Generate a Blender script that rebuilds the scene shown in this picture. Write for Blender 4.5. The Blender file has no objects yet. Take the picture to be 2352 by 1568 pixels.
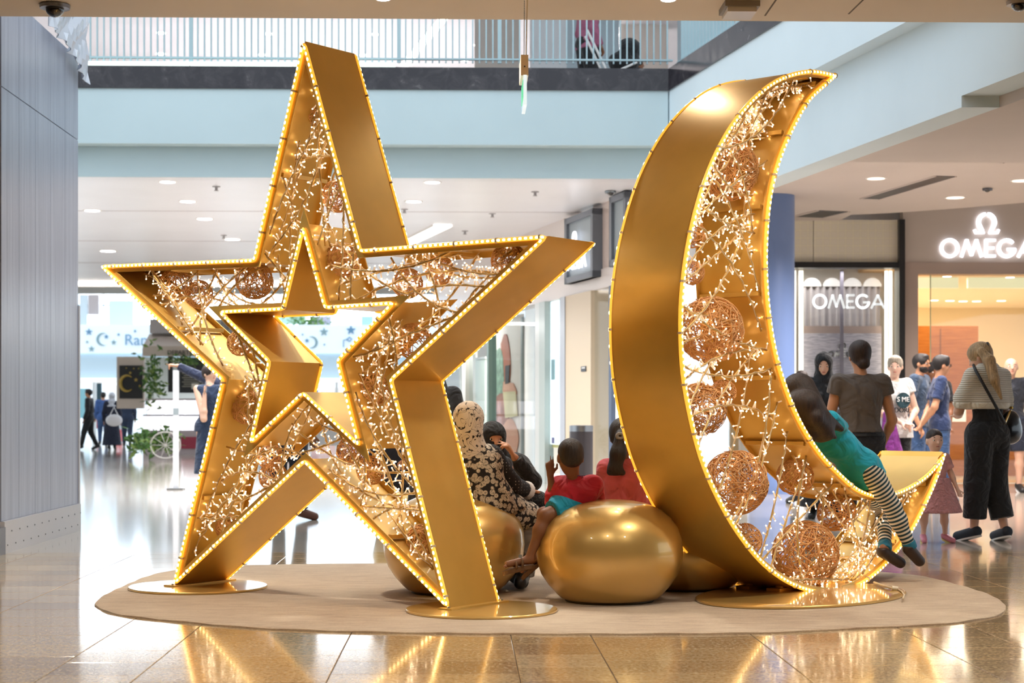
import bpy, bmesh, math, random
import numpy as np
from mathutils import Vector, Matrix
random.seed(7)
rng = np.random.default_rng(7)
PI = math.pi
scene = bpy.context.scene
C = scene.collection

# ------------------------------------------------------------ camera, world, exposure
EYE = 1.05            # lens height above the floor, metres
FPX = 4000.0          # focal length in pixels of a 2352 wide frame
YAW = math.atan(111 / FPX)
HORIZON = 947
cam_data = bpy.data.cameras.new('camera')
cam = bpy.data.objects.new('camera', cam_data)
C.objects.link(cam)
cam.location = (0, 0, EYE)
cam.rotation_euler = (PI / 2, 0, -YAW)
cam_data.sensor_width = 36
cam_data.lens = FPX / 2352 * 36
cam_data.shift_y = (HORIZON - 784) / 2352
cam_data.clip_end = 300
cam_data.dof.use_dof = True
cam_data.dof.focus_distance = 10.2
cam_data.dof.aperture_fstop = 4.0
scene.camera = cam
world = bpy.data.worlds.new('world')
scene.world = world
world.use_nodes = True
bgn = world.node_tree.nodes['Background']
bgn.inputs['Color'].default_value = (0.80, 0.91, 1.0, 1)
bgn.inputs['Strength'].default_value = .95
scene.view_settings.view_transform = 'Standard'
scene.view_settings.look = 'None'
scene.view_settings.gamma = 1
scene.view_settings.use_curve_mapping = False
scene.view_settings.exposure = 0.6
cy = scene.cycles
cy.use_denoising = True
cy.max_bounces = 8
cy.diffuse_bounces = 4
cy.glossy_bounces = 4
cy.transmission_bounces = 6
cy.transparent_max_bounces = 12
cy.sample_clamp_indirect = 6
cy.caustics_reflective = False
cy.caustics_refractive = False

def area(name, loc, target, sx, sy, power, col):
    l = bpy.data.lights.new(name, 'AREA')
    l.shape = 'RECTANGLE'; l.size = sx; l.size_y = sy; l.energy = power; l.color = col
    o = bpy.data.objects.new(name, l); C.objects.link(o)
    o.location = loc
    o.rotation_euler = (Vector(target) - Vector(loc)).to_track_quat('-Z', 'Y').to_euler()
    return o
# area lights: skylight over the atrium void, added shop interior fills (aimed down), the mall hall behind the photographer
area('skylight_lamp', (0, 16.6, 12), (0, 16.6, 0), 16, 8, 300, (0.88, 0.95, 1))
#area('hall_ceiling_lamp', (1, 2.5, 3.6), (1, 7.5, 0.3), 7, 2, 330, (1, 0.9, 0.76))




# ------------------------------------------------------------ pixel -> world helpers (2352 x 1568 frame)
CAM = Vector((0, 0, EYE))
def ray(px, py):
    u = (px - 1176) / FPX; v = (HORIZON - py) / FPX
    s, c = math.sin(YAW), math.cos(YAW)
    return Vector((s + u * c, c - u * s, v))
def at_y(px, py, Y):
    d = ray(px, py); return CAM + d * (Y / d.y)
def at_z(px, py, z):
    d = ray(px, py); return CAM + d * ((z - EYE) / d.z)
def floor_pt(px, py, z=0.0):
    return at_z(px, py, z)
def at_plane(px, py, p0, n):
    d = ray(px, py); return CAM + d * ((p0 - CAM).dot(n) / d.dot(n))

# ------------------------------------------------------------ materials
def lin(c):
    if isinstance(c, str):
        c = [int(c[i:i + 2], 16) / 255 for i in (1, 3, 5)]
    return tuple((x / 12.92 if x <= 0.04045 else ((x + 0.055) / 1.055) ** 2.4) for x in c[:3]) + (1,)
class NT:
    def __init__(s, m):
        s.t = m.node_tree; s.n = s.t.nodes; s.l = s.t.links
        s.b = s.n['Principled BSDF']
    def add(s, t, **k):
        n = s.n.new(t)
        for a, b in k.items():
            if a.startswith('i_'):
                key = a[2:]
                key = int(key) if key.isdigit() else key.replace('_', ' ')
                n.inputs[key].default_value = b
            else:
                setattr(n, a, b)
        return n
    def link(s, a, b): s.l.new(a, b)
    def ramp(s, stops, inp, interp='LINEAR'):
        r = s.n.new('ShaderNodeValToRGB'); e = r.color_ramp; e.interpolation = interp
        while len(e.elements) < len(stops): e.elements.new(0.5)
        for i, (p, c) in enumerate(stops):
            e.elements[i].position = p; e.elements[i].color = c if len(c) == 4 else (*c, 1)
        s.link(inp, r.inputs[0]); return r.outputs[0]
    def mix(s, f, a, b, mode='MIX'):
        m = s.n.new('ShaderNodeMix'); m.data_type = 'RGBA'; m.blend_type = mode
        for sock, v in ((m.inputs[0], f), (m.inputs[6], a), (m.inputs[7], b)):
            if hasattr(v, 'is_linked') or hasattr(v, 'links'): s.link(v, sock)
            else: sock.default_value = v
        return m.outputs[2]
    def noise(s, vec, scale, detail=3, rough=.55, dist=0):
        n = s.add('ShaderNodeTexNoise'); n.inputs['Scale'].default_value = scale
        n.inputs['Detail'].default_value = detail; n.inputs['Roughness'].default_value = rough
        n.inputs['Distortion'].default_value = dist
        if vec is not None: s.link(vec, n.inputs['Vector'])
        return n.outputs['Fac']
    def pos(s): return s.add('ShaderNodeNewGeometry').outputs['Position']
    def obj(s): return s.add('ShaderNodeTexCoord').outputs['Object']
    def mapping(s, vec, sc=(1, 1, 1), rot=(0, 0, 0), loc=(0, 0, 0)):
        m = s.add('ShaderNodeMapping'); m.inputs['Scale'].default_value = sc
        m.inputs['Rotation'].default_value = rot; m.inputs['Location'].default_value = loc
        s.link(vec, m.inputs['Vector']); return m.outputs[0]
    def bump(s, h, st=.2, dist=.01):
        b = s.add('ShaderNodeBump'); b.inputs['Strength'].default_value = st; b.inputs['Distance'].default_value = dist
        s.link(h, b.inputs['Height']); s.link(b.outputs[0], s.b.inputs['Normal'])
MATS = {}
def mat(name, col, rough=.5, metal=0.0, emit=None, estr=0, spec=.5, coat=0, coat_r=.05, alpha=1, trans=0, sss=0, var=0, vscale=6, bump=0, bscale=40):
    if name in MATS: return MATS[name]
    m = bpy.data.materials.new(name); m.use_nodes = True
    t = NT(m); b = t.b
    b.inputs['Base Color'].default_value = lin(col)
    b.inputs['Roughness'].default_value = rough
    b.inputs['Metallic'].default_value = metal
    b.inputs['Specular IOR Level'].default_value = spec
    b.inputs['Coat Weight'].default_value = coat
    b.inputs['Coat Roughness'].default_value = coat_r
    b.inputs['Alpha'].default_value = alpha
    b.inputs['Transmission Weight'].default_value = trans
    if sss:
        b.inputs['Subsurface Weight'].default_value = sss
        b.inputs['Subsurface Radius'].default_value = (.02, .008, .004)
    if emit is not None:
        b.inputs['Emission Color'].default_value = lin(emit)
        b.inputs['Emission Strength'].default_value = estr
    if var or bump:
        o = t.obj()
        if var:
            n = t.noise(o, vscale, 4)
            c = lin(col)
            dk = tuple(max(0, x * (1 - var)) for x in c[:3]) + (1,)
            lt = tuple(min(1, x * (1 + var)) for x in c[:3]) + (1,)
            t.link(t.ramp([(.3, dk), (.7, lt)], n), b.inputs['Base Color'])
        if bump:
            t.bump(t.noise(o, bscale, 3), bump, .004)
    MATS[name] = m
    return m
def new_mat(name):
    m = bpy.data.materials.new(name); m.use_nodes = True; MATS[name] = m
    return m, NT(m)

# ------------------------------------------------------------ mesh helpers (all shapes given in world coordinates)
class MB:
    def __init__(s): s.v = []; s.f = []; s.mi = []
    def add(s, vs, fs, mi=0):
        o = len(s.v); s.v += [tuple(v) for v in vs]
        s.f += [tuple(i + o for i in f) for f in fs]; s.mi += [mi] * len(fs)
    def box(s, c, d, R=None, mi=0):
        c = Vector(c); d = Vector(d) / 2
        vs = []
        for x in (-1, 1):
            for y in (-1, 1):
                for z in (-1, 1):
                    v = Vector((x * d.x, y * d.y, z * d.z))
                    if R is not None: v = R @ v
                    vs.append(c + v)
        s.add(vs, [(0, 1, 3, 2), (4, 6, 7, 5), (0, 4, 5, 1), (2, 3, 7, 6), (0, 2, 6, 4), (1, 5, 7, 3)], mi)
    def hexa(s, vs, mi=0):   # 4 bottom + 4 top corners
        s.add(vs, [(3, 2, 1, 0), (4, 5, 6, 7), (0, 1, 5, 4), (1, 2, 6, 5), (2, 3, 7, 6), (3, 0, 4, 7)], mi)
    def prism(s, poly, off, mi=0):   # extrude a planar polygon by the vector off
        n = len(poly); off = Vector(off)
        vs = [Vector(p) for p in poly] + [Vector(p) + off for p in poly]
        s.add(vs, [tuple(range(n))[::-1], tuple(range(n, 2 * n))] + [(i, (i + 1) % n, n + (i + 1) % n, n + i) for i in range(n)], mi)
    def tube(s, pts, r, n=6, closed=False, caps=True, mi=0):
        pts = [Vector(p) for p in pts]; m = len(pts)
        rr = r if isinstance(r, (list, tuple)) else [r] * m
        vs = []; ref = None
        for i, p in enumerate(pts):
            a = pts[(i - 1) % m] if (closed or i > 0) else p
            b = pts[(i + 1) % m] if (closed or i < m - 1) else p
            t = (b - a)
            t = t.normalized() if t.length > 1e-9 else Vector((0, 0, 1))
            if ref is None:
                ref = t.orthogonal().normalized()
            ref = (ref - t * ref.dot(t))
            ref = ref.normalized() if ref.length > 1e-6 else t.orthogonal().normalized()
            bi = t.cross(ref)
            for k in range(n):
                an = 2 * PI * k / n
                vs.append(p + (ref * math.cos(an) + bi * math.sin(an)) * rr[i])
        fs = []
        for i in range(m if closed else m - 1):
            for k in range(n):
                a = i * n + k; b = i * n + (k + 1) % n
                c = ((i + 1) % m) * n + (k + 1) % n; d = ((i + 1) % m) * n + k
                fs.append((a, b, c, d))
        if not closed and caps:
            fs.append(tuple(range(n))[::-1]); fs.append(tuple(range((m - 1) * n, m * n)))
        s.add(vs, fs, mi)
    def lathe(s, c, prof, n=32, R=None, mi=0):   # prof: (radius, z)
        c = Vector(c); vs = []; m = len(prof)
        for r, z in prof:
            for k in range(n):
                a = 2 * PI * k / n
                v = Vector((r * math.cos(a), r * math.sin(a), z))
                if R is not None: v = R @ v
                vs.append(c + v)
        fs = [(i * n + k, i * n + (k + 1) % n, (i + 1) * n + (k + 1) % n, (i + 1) * n + k) for i in range(m - 1) for k in range(n)]
        fs.append(tuple(range(n))[::-1]); fs.append(tuple(range((m - 1) * n, m * n)))
        s.add(vs, fs, mi)
    def ell(s, c, r, R=None, n=12, m=8, mi=0):
        c = Vector(c); vs = []
        for i in range(m + 1):
            t = PI * i / m
            for k in range(n):
                a = 2 * PI * k / n
                v = Vector((r[0] * math.sin(t) * math.cos(a), r[1] * math.sin(t) * math.sin(a), r[2] * math.cos(t)))
                if R is not None: v = R @ v
                vs.append(c + v)
        fs = [(i * n + k, (i + 1) * n + k, (i + 1) * n + (k + 1) % n, i * n + (k + 1) % n) for i in range(m) for k in range(n)]
        s.add(vs, fs, mi)
    def build(s, name, m, parent=None, smooth=False, label=None, cat=None, group=None, kind=None, angle=None):
        off = parent_off(parent)
        base = Vector((0, 0, 0))
        if parent is None and s.v:     # origin of a single-mesh thing: centre of its footprint
            a = np.array(s.v); base = Vector(((a[:, 0].min() + a[:, 0].max()) / 2, (a[:, 1].min() + a[:, 1].max()) / 2, a[:, 2].min()))
        me = bpy.data.meshes.new(name)
        o0 = off + base
        me.from_pydata([(v[0] - o0.x, v[1] - o0.y, v[2] - o0.z) for v in s.v], [], s.f)
        ms = m if isinstance(m, (list, tuple)) else [m]
        for x in ms: me.materials.append(x)
        if len(ms) > 1: me.polygons.foreach_set('material_index', s.mi)
        if smooth:
            me.polygons.foreach_set('use_smooth', [True] * len(me.polygons))
            if angle: me.set_sharp_from_angle(angle=math.radians(angle))
        me.update()
        o = bpy.data.objects.new(name, me); C.objects.link(o)
        if parent is not None:
            o.parent = parent
        else:
            o.location = base
        tag(o, label, cat, group, kind)
        return o
OFF = {}
def parent_off(p):
    v = Vector((0, 0, 0))
    while p is not None:
        v += p.location; p = p.parent
    return v
def tag(o, label=None, cat=None, group=None, kind=None):
    if label: o['label'] = label
    if cat: o['category'] = cat
    if group: o['group'] = group
    if kind: o['kind'] = kind
    return o
def thing(name, label, cat, loc=(0, 0, 0), group=None, kind=None):
    o = bpy.data.objects.new(name, None); C.objects.link(o)
    o.location = loc; o.empty_display_size = .1
    return tag(o, label, cat, group, kind)
def struct(mb, name, m, parent=None, **k):
    return mb.build(name, m, parent, kind='structure' if parent is None else None, **k)
def copy_thing(root, loc, label=None, group=None):
    r = root.copy(); C.objects.link(r); r.location = loc
    if label: r['label'] = label
    if group: r['group'] = group
    for ch in list(root.children):
        c = ch.copy(); C.objects.link(c); c.parent = r
        for g in list(ch.children):
            d = g.copy(); C.objects.link(d); d.parent = c
    return r
def rot_to(a, b):   # matrix turning Z onto (b - a)
    return (Vector(b) - Vector(a)).to_track_quat('Z', 'Y').to_matrix()

# ------------------------------------------------------------ shared materials
def gold_material(name, base, rough, metal, coat, coat_r=.08):
    m, t = new_mat(name)
    n = t.noise(t.pos(), 3.0, 3)
    c = lin(base)
    t.link(t.ramp([(.3, tuple(x * .93 for x in c[:3])), (.7, tuple(min(1, x * 1.05) for x in c[:3]))], n), t.b.inputs['Base Color'])
    t.b.inputs['Metallic'].default_value = metal
    t.b.inputs['Roughness'].default_value = rough
    t.b.inputs['Coat Weight'].default_value = coat
    t.b.inputs['Coat Roughness'].default_value = coat_r
    t.b.inputs['Coat Tint'].default_value = (1, .93, .8, 1)
    t.bump(t.noise(t.pos(), 900, 2), .04, .001)
    return m
GOLD = gold_material('satin_gold_paint', '#e9c067', .40, .48, .2, .16)
GOLD_BALL = gold_material('glossy_gold_lacquer', '#dfbd78', .33, .52, .7, .06)
GOLD_ROD = gold_material('gold_rod_paint', '#dcb468', .4, .4, .2)
ROPE = mat('lit_rope_light_sleeve', '#ffcf7a', .25, emit='#ffb030', estr=.75, coat=.5)
BULB = mat('rope_light_bulb', '#fff0c8', .3, emit='#ffd890', estr=7)
LEDT = mat('fairy_light_tip', '#fff4e0', .3, emit='#ffe2b8', estr=11)
LEDB = mat('clear_fairy_light_sleeve', '#f6dfc4', .15, emit='#ffdcb4', estr=.3, coat=.6)  # faint emission in the sleeve stands in for light from its tip
CORD = mat('clear_cord', '#ecdabc', .2, coat=.6)
RATTAN = mat('rattan', '#eeb376', .6, var=.25, vscale=30)
WHITEP = mat('white_paint', '#e8e6e4', .5)
BLACK = mat('black_metal', '#1c1a1b', .4)
DARKGREY = mat('dark_grey_metal', '#3a3a3e', .4)
STEEL = mat('brushed_steel', '#a8aaad', .3, metal=.9)
GLASSM, _t = new_mat('shop_glass')
_g = _t.add('ShaderNodeBsdfTransparent'); _gl = _t.add('ShaderNodeBsdfGlossy'); _gl.inputs['Roughness'].default_value = .02
_fr = _t.add('ShaderNodeFresnel'); _fr.inputs['IOR'].default_value = 1.16
_mx = _t.add('ShaderNodeMixShader'); _g.inputs[0].default_value = (.93, .96, .97, 1)
_mx.inputs[0].default_value = .055; _t.link(_g.outputs[0], _mx.inputs[1]); _t.link(_gl.outputs[0], _mx.inputs[2])
_t.link(_mx.outputs[0], _t.n['Material Output'].inputs[0])
# ============================================================ FLOOR
def granite(name, per_object=True):
    m, t = new_mat(name)
    p = t.pos()
    fine = t.noise(t.mapping(p, (1, 1, 1)), 55, 5, .65)
    veins = t.noise(t.mapping(p, (2.2, 7, 1)), 6, 5, .6, 1.2)
    if per_object:
        r = t.add('ShaderNodeObjectInfo').outputs['Random']
    else:
        br = t.add('ShaderNodeTexBrick')
        br.inputs['Scale'].default_value = 1
        br.inputs['Brick Width'].default_value = .757; br.inputs['Row Height'].default_value = .36
        br.inputs['Mortar Size'].default_value = .004
        br.inputs['Color1'].default_value = (0, 0, 0, 1); br.inputs['Color2'].default_value = (1, 1, 1, 1)
        br.inputs['Mortar'].default_value = (.35, .35, .35, 1)
        t.link(p, br.inputs['Vector'])
        r = br.outputs['Color']
    base = t.ramp([(0, lin('#bc9868')), (.22, lin('#dcc29a')), (.4, lin('#8a6c4c')), (.6, lin('#d0b284')), (.8, lin('#9c7b56')), (1, lin('#d4b88e'))], r)
    if not per_object: base = t.mix(.75, base, lin('#b4b6bc'))  # far paving greyed: reflected daylight put into its colour, cooling the bounce
    c = t.mix(t.ramp([(.35, (0, 0, 0)), (.75, (.75, .75, .75) if per_object else (.25, .25, .25))], veins), base, lin('#7d6045'), 'MIX')
    speck = t.noise(t.mapping(p, (1, 1.6, 1)), 22, 4, .75)
    c = t.mix(t.ramp([(.5, (0, 0, 0)), (.66, (.65, .65, .65))], speck), c, lin('#5c4430'))
    c2 = t.mix(t.ramp([(.45, (0, 0, 0)), (.62, (.7, .7, .7))], fine), c, lin('#e6d2ac'))
    t.link(c2, t.b.inputs['Base Color'])
    t.b.inputs['Roughness'].default_value = .11
    t.b.inputs['Specular IOR Level'].default_value = .6
    t.b.inputs['Coat Weight'].default_value = .25
    t.b.inputs['Coat Roughness'].default_value = .05
    return m
GRAN = granite('polished_granite')
GRAN_FAR = granite('polished_granite_far', False)
GROUT = mat('dark_grout', '#4a4038', .7)
TOPY = 13.12
mb = MB()
mb.box((2, 3.46, -.1), (44, 19.32, .192))
fl = struct(mb, 'floor', GROUT)
mb = MB(); mb.box((2, TOPY + 45, -.1), (90, 90, .2))
mb.build('floor_paving', GRAN_FAR, fl)
xs = []
x = -1.672 - 1.894 * 2
seq = [.377, .760, .757]
while x < 6.3:
    for s in seq:
        xs.append(x); x += s
tile_mesh = {}
for ci in range(len(xs) - 1):
    x0, x1 = xs[ci], xs[ci + 1]
    off = .18 if ci % 2 else 0
    y = 5.56 + off
    while y < TOPY - .02:
        y1 = min(y + .36, TOPY)
        cx, cyy = (x0 + x1) / 2, (y + y1) / 2
        u = 1065 + cx / cyy * FPX
        if -330 < u < 2700 and not (cx < -3.75):
            key = (round(x1 - x0, 3), round(y1 - y, 3))
            if key not in tile_mesh:
                w, d = (key[0] - .004) / 2, (key[1] - .004) / 2
                me = bpy.data.meshes.new('tile')
                vs = [(-w, -d, -.01), (w, -d, -.01), (w, d, -.01), (-w, d, -.01), (-w, -d, -.001), (w, -d, -.001), (w, d, -.001), (-w, d, -.001),
                      (-w + .002, -d + .002, 0), (w - .002, -d + .002, 0), (w - .002, d - .002, 0), (-w + .002, d - .002, 0)]
                fs = [(0, 1, 5, 4), (1, 2, 6, 5), (2, 3, 7, 6), (3, 0, 4, 7), (4, 5, 9, 8), (5, 6, 10, 9), (6, 7, 11, 10), (7, 4, 8, 11), (8, 9, 10, 11)]
                me.from_pydata(vs, [], fs); me.materials.append(GRAN)
                tile_mesh[key] = me
            o = bpy.data.objects.new('tile', tile_mesh[key]); C.objects.link(o)
            o.parent = fl; o.location = (Vector((cx, cyy, 0)) - fl.location)
        y = y1

# ============================================================ CEILINGS, FASCIAS, WALLS
ZC = 3.87
def plaster(name, col, rough=.8, v=.03):
    m, t = new_mat(name)
    c = lin(col)
    n = t.noise(t.pos(), .8, 4)
    t.link(t.ramp([(.3, tuple(x * (1 - v) for x in c[:3])), (.7, tuple(min(1, x * (1 + v)) for x in c[:3]))], n), t.b.inputs['Base Color'])
    t.b.inputs['Roughness'].default_value = rough
    t.bump(t.noise(t.pos(), 60, 2), .05, .002)
    return m
PL_NEAR = plaster('beige_plaster', '#e4d3be')
PL_BLUE = plaster('pale_blue_plaster', '#c3d6dc')
PL_BLUE2 = plaster('lit_blue_plaster', '#dbe9f0')  # same plaster, lighter copy: the side fascia's brighter light is in the colour
PL_WHITE = plaster('white_gloss_ceiling', '#f0f0f8', .3)
PL_GREY = plaster('warm_grey_ceiling', '#cdc2bb')
STONE_DK, t = new_mat('dark_polished_stone')
n = t.noise(t.mapping(t.pos(), (1, 1, 1)), 5, 6, .65, .8)
t.link(t.ramp([(.45, lin('#27232a')), (.62, lin('#3b373c')), (.72, lin('#6a6668'))], n), t.b.inputs['Base Color'])
t.b.inputs['Roughness'].default_value = .12

YA, YB = 12.5, 20.7                      # the open void between the two galleries
XC = at_y(1535, 200, YB).x               # corner of the far and side fascias
SL = -.18
def xs_side(Y, inset=0): return XC + inset + SL * (Y - YB)
# near ceiling slab
mb = MB(); mb.box((0, (YA - 6) / 2, ZC + .25), (30, YA + 6, .5)); near_ceiling = struct(mb, 'ceiling', PL_NEAR)
# hall around the photographer: unseen walls added to dim light and reflections from behind
HW = plaster('unseen_hall_wall', '#6b5c4c')
mb = MB(); mb.box((0, -6.1, 1.95), (30, .2, 4.1)); struct(mb, 'wall_back', HW)
mb = MB(); mb.box((-9, 3.2, 1.95), (.2, 18.6, 4.1)); struct(mb, 'wall_left', HW)
mb = MB(); mb.box((10.5, 0.5, 1.95), (.2, 13.4, 4.1)); struct(mb, 'wall_right', HW)
# ceiling seams: two shallow shadow gaps near the right of the slab
for a, b in (((1757, 36), (1782, 0)), ((1949, 32), (1982, 0))):
    p, q = at_z(*a, ZC), at_z(*b, ZC)
    d = (q - p).normalized(); s_ = d.cross(Vector((0, 0, 1))) * .006
    mb = MB(); p2 = p + d * -.0; q2 = p + d * 2.5
    mb.prism([p2 - s_, p2 + s_, q2 + s_, q2 - s_], (0, 0, -.002))
    mb.build('ceiling_joint', mat('shadow_gap', '#6a5a4a', .8), near_ceiling)
# far gallery: dark stone band, blue fascia, recessed lower fascia
z1, z2, z3 = at_y(900, 154, YB).z, at_y(900, 205, YB).z, at_y(900, 331, YB).z
XL = -16
mb = MB(); mb.box(((XL + XC) / 2, YB + .15, (z1 + z2) / 2), (XC - XL, .3, z1 - z2)); struct(mb, 'trim_1', STONE_DK)
mb = MB(); mb.box(((XL + XC) / 2, YB + .2, (z2 + z3) / 2), (XC - XL, .36, z2 - z3)); struct(mb, 'wall_far', PL_BLUE)
mb = MB(); mb.box(((XL + XC) / 2 + .1, YB + .42, (z3 + ZC) / 2 + .1), (XC - XL + .2, .3, z3 - ZC + .2)); struct(mb, 'trim_2', PL_BLUE)
# side gallery running towards the camera
def side_box(mb, y0, y1, za, zb, inset, th=.3):
    a = Vector((xs_side(y0, inset), y0, za)); b = Vector((xs_side(y1, inset), y1, za))
    mb.hexa([a, a + Vector((th, 0, 0)), b + Vector((th, 0, 0)), b,
             Vector((a.x, a.y, zb)), Vector((a.x + th, a.y, zb)), Vector((b.x + th, b.y, zb)), Vector((b.x, b.y, zb))])
ZR = 3.45
mb = MB(); side_box(mb, 9.0, YB, z2, z1, 0); struct(mb, 'trim_3', STONE_DK)
mb = MB(); side_box(mb, 9.0, YB + .3, z3 + .02, z2, .02, .36); struct(mb, 'wall_side', PL_BLUE2)
mb = MB(); side_box(mb, 13.6, YB + .6, ZR, z3 + .1, .2, .3); side_box(mb, 9.0, 13.6, ZR + .09, z3 + .1, .2, .3); struct(mb, 'trim_4', PL_BLUE2)
# far concourse ceiling (ground floor)
YE = 38.0
mb = MB(); mb.box((-6.8, (YB + .3 + YE) / 2, ZC + .15), (19 * 1.0, YE - YB - .3, .3)); far_ceiling = struct(mb, 'ceiling_far', PL_WHITE)
mb = MB(); mb.box((5, (26.2 + 34) / 2, ZC + .15), (4.6, 34 - 26.2, .3)); struct(mb, 'ceiling_middle', PL_WHITE)
for i, yy in enumerate((24.5, 28.8, 33.0)):
    mb = MB(); mb.box((-5, yy, ZC - .002), (15, .03, .004)); mb.build('ceiling_joint', mat('pale_joint', '#c6c2c6', .7), far_ceiling)
# white cove with light at the far edge of the concourse ceiling
mb = MB(); mb.box((-7, YE + .15, ZC + .22), (20, .3, .62)); cove = struct(mb, 'trim_5', WHITEP)
mb = MB(); mb.box((-7, YE - .12, ZC - .03), (20, .16, .05))
mb.build('light_strip', mat('cove_light', '#ffffff', .5, emit='#fff6ea', estr=3.5), cove)
# lower ceiling beside the void, and raised ceiling behind it
mb = MB()
yq = 16.6
mb.hexa([Vector((xs_side(9, .5), 9, ZR)), Vector((16, 9, ZR)), Vector((16, yq, ZR)), Vector((xs_side(yq, .5), yq, ZR)),
         Vector((xs_side(9, .5), 9, ZR + .3)), Vector((16, 9, ZR + .3)), Vector((16, yq, ZR + .3)), Vector((xs_side(yq, .5), yq, ZR + .3))])
struct(mb, 'ceiling_side', PL_GREY)
curve = []
for k in range(25):
    f = k / 24
    curve.append(at_z(1955 + 645 * f, 493 - 52 * f ** 1.3, ZC))
poly = [Vector((xs_side(yq, .5), yq, ZC)), Vector((16, yq, ZC)), Vector((16, curve[-1].y, ZC))] + curve[::-1] + [Vector((curve[0].x, 26.2, ZC)), Vector((xs_side(26.2, 1.0), 26.2, ZC))]
mb = MB(); mb.prism(poly, (0, 0, .3)); struct(mb, 'ceiling_side_raised', PL_GREY)
mb = MB(); mb.box((11, 24, 4.55), (12, 5.6, .2)); struct(mb, 'ceiling_cove', PL_GREY)
# upper gallery: floor slab, back walls and its own ceiling
ZU = z1
mb = MB(); mb.box((0, YB + 11, ZU - .2), (44, 21.5, .3)); struct(mb, 'floor_upper', mat('upper_floor', '#c9c2bc', .3))
mb = MB(); mb.box((2, YB + 13, 8.75), (50, 27, .3)); up_ceiling = struct(mb, 'ceiling_upper', PL_WHITE)
mb = MB(); mb.box((-8, 44.5, 7), (30, .3, 4)); struct(mb, 'wall_upper', WHITEP)
mb = MB(); mb.hexa([Vector((xs_side(9, .5), 9, z1 - .2)), Vector((16, 9, z1 - .2)), Vector((16, YB + 2, z1 - .2)), Vector((xs_side(YB, .5), YB + 2, z1 - .2)),
                    Vector((xs_side(9, .5), 9, z1)), Vector((16, 9, z1)), Vector((16, YB + 2, z1)), Vector((xs_side(YB, .5), YB + 2, z1))])
struct(mb, 'floor_side_gallery', mat('upper_floor', '#c9c2bc', .3))
# walls seen on the upper gallery
cream = mat('cream_wall', '#e6dcd2', .6); pblue = mat('pale_blue_wall', '#cfe0e8', .6)
for k, (xa, xb, Y, m_) in enumerate(((1090, 1192, 30, cream), (1218, 1300, 27, mat('white_wall', '#eef0f2', .6)), (1300, 1420, 29, pblue), (1424, 1532, 34, cream), (1560, 1680, 24, pblue))):
    a, b = at_y(xa, 100, Y), at_y(xb, 100, Y)
    mb = MB(); mb.box(((a.x + b.x) / 2, Y, (ZU + 8.6) / 2), (b.x - a.x, .4, 8.6 - ZU)); struct(mb, 'wall_gallery_%d' % (k + 1), m_)
# left hoarding wall of translucent corrugated panels and the dark pilaster before it
HX = floor_pt(182, 1218).x; HY1 = floor_pt(182, 1218).y; HY0 = floor_pt(22, 1272).y
HOARD, t = new_mat('glossy_white_sheeting')
p = t.pos()
sw = t.noise(t.mapping(p, (1, 5, .25)), 3, 4, .6)
t.link(t.ramp([(.3, lin('#8e95a8')), (.7, lin('#aab0c0'))], sw), t.b.inputs['Base Color'])
t.b.inputs['Roughness'].default_value = .28
t.bump(t.noise(t.mapping(p, (1, 60, .6)), 1, 3), .35, .01)
hz = 4.2
# hoarding leans in very slightly at its base
n_pan = 5
root = thing('hoarding', 'tall glossy white temporary hoarding of vertical sheets beside the shiny floor', 'wall panel', (HX, (HY0 + HY1) / 2, 0), kind='structure')
for k in range(n_pan):
    ya = HY0 + (HY1 - HY0) * k / n_pan; yb_ = HY0 + (HY1 - HY0) * (k + 1) / n_pan
    for zz0, zz1 in ((.24, 3.468), (3.473, hz)):
        mb = MB()
        mb.box((HX - .04, (ya + yb_) / 2, (zz0 + zz1) / 2), (.06, yb_ - ya - .006, zz1 - zz0 - .004))
        mb.build('panel', HOARD, root)
mb = MB(); mb.box((HX - .03, (HY0 + HY1) / 2, .12), (.09, HY1 - HY0, .24)); mb.build('kick_board', mat('white_board', '#c9c6c8', .45), root)
for k in range(22):
    mb = MB(); y_ = HY0 + .08 + (HY1 - HY0 - .1) * k / 21
    mb.lathe((HX + .016, y_, .06 + .1 * (k % 2)), [(.006, 0), (.006, .003), (.001, .004)], 6, R=Matrix.Rotation(PI / 2, 3, 'Y'))
    mb.build('screw', DARKGREY, root)
mb = MB(); mb.box((HX - .55, HY1 + .02, 1.0), (1.1, .05, 2.0)); mb.build('return_board', mat('white_board', '#c9c6c8', .45), root)
mb = MB(); rw = random.Random(2); NY, NZ = 26, 18; vs = []
for i in range(NY + 1):
    yy = HY1 - 1.35 + 1.37 * i / NY
    for k in range(NZ + 1):
        zlow = 4.19 - .22 * (i / NY) ** 2
        zz = zlow + (6.0 - zlow) * k / NZ
        cr = .05 * abs(math.sin(i * .9 + k * .55)) + .035 * abs(math.sin(i * .37 - k * 1.1 + 1)) + rw.uniform(0, .012)
        vs.append((HX + .01 + cr, yy, zz))
nv = len(vs)
vs += [(x_ - .006, y_, z_) for x_, y_, z_ in vs]
fs = []
for i in range(NY):
    for k in range(NZ):
        a_ = i * (NZ + 1) + k; b_ = a_ + NZ + 1
        fs += [(a_, b_, b_ + 1, a_ + 1), (nv + a_, nv + a_ + 1, nv + b_ + 1, nv + b_)]
mb.add(vs, fs); mb.build('plastic_wrap', mat('plastic_film', '#cdd4e0', .22, coat=.8), root)
# the tall dark pilaster before it
mb = MB(); mb.box((HX - .3, HY0 - .6, 2.1), (.56, 1.2, 4.2)); mb.box((HX - .29, HY0 - .6, .1), (.62, 1.22, .2))
struct(mb, 'wall_left', mat('grey_pilaster', '#6d6d75', .35))
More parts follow.
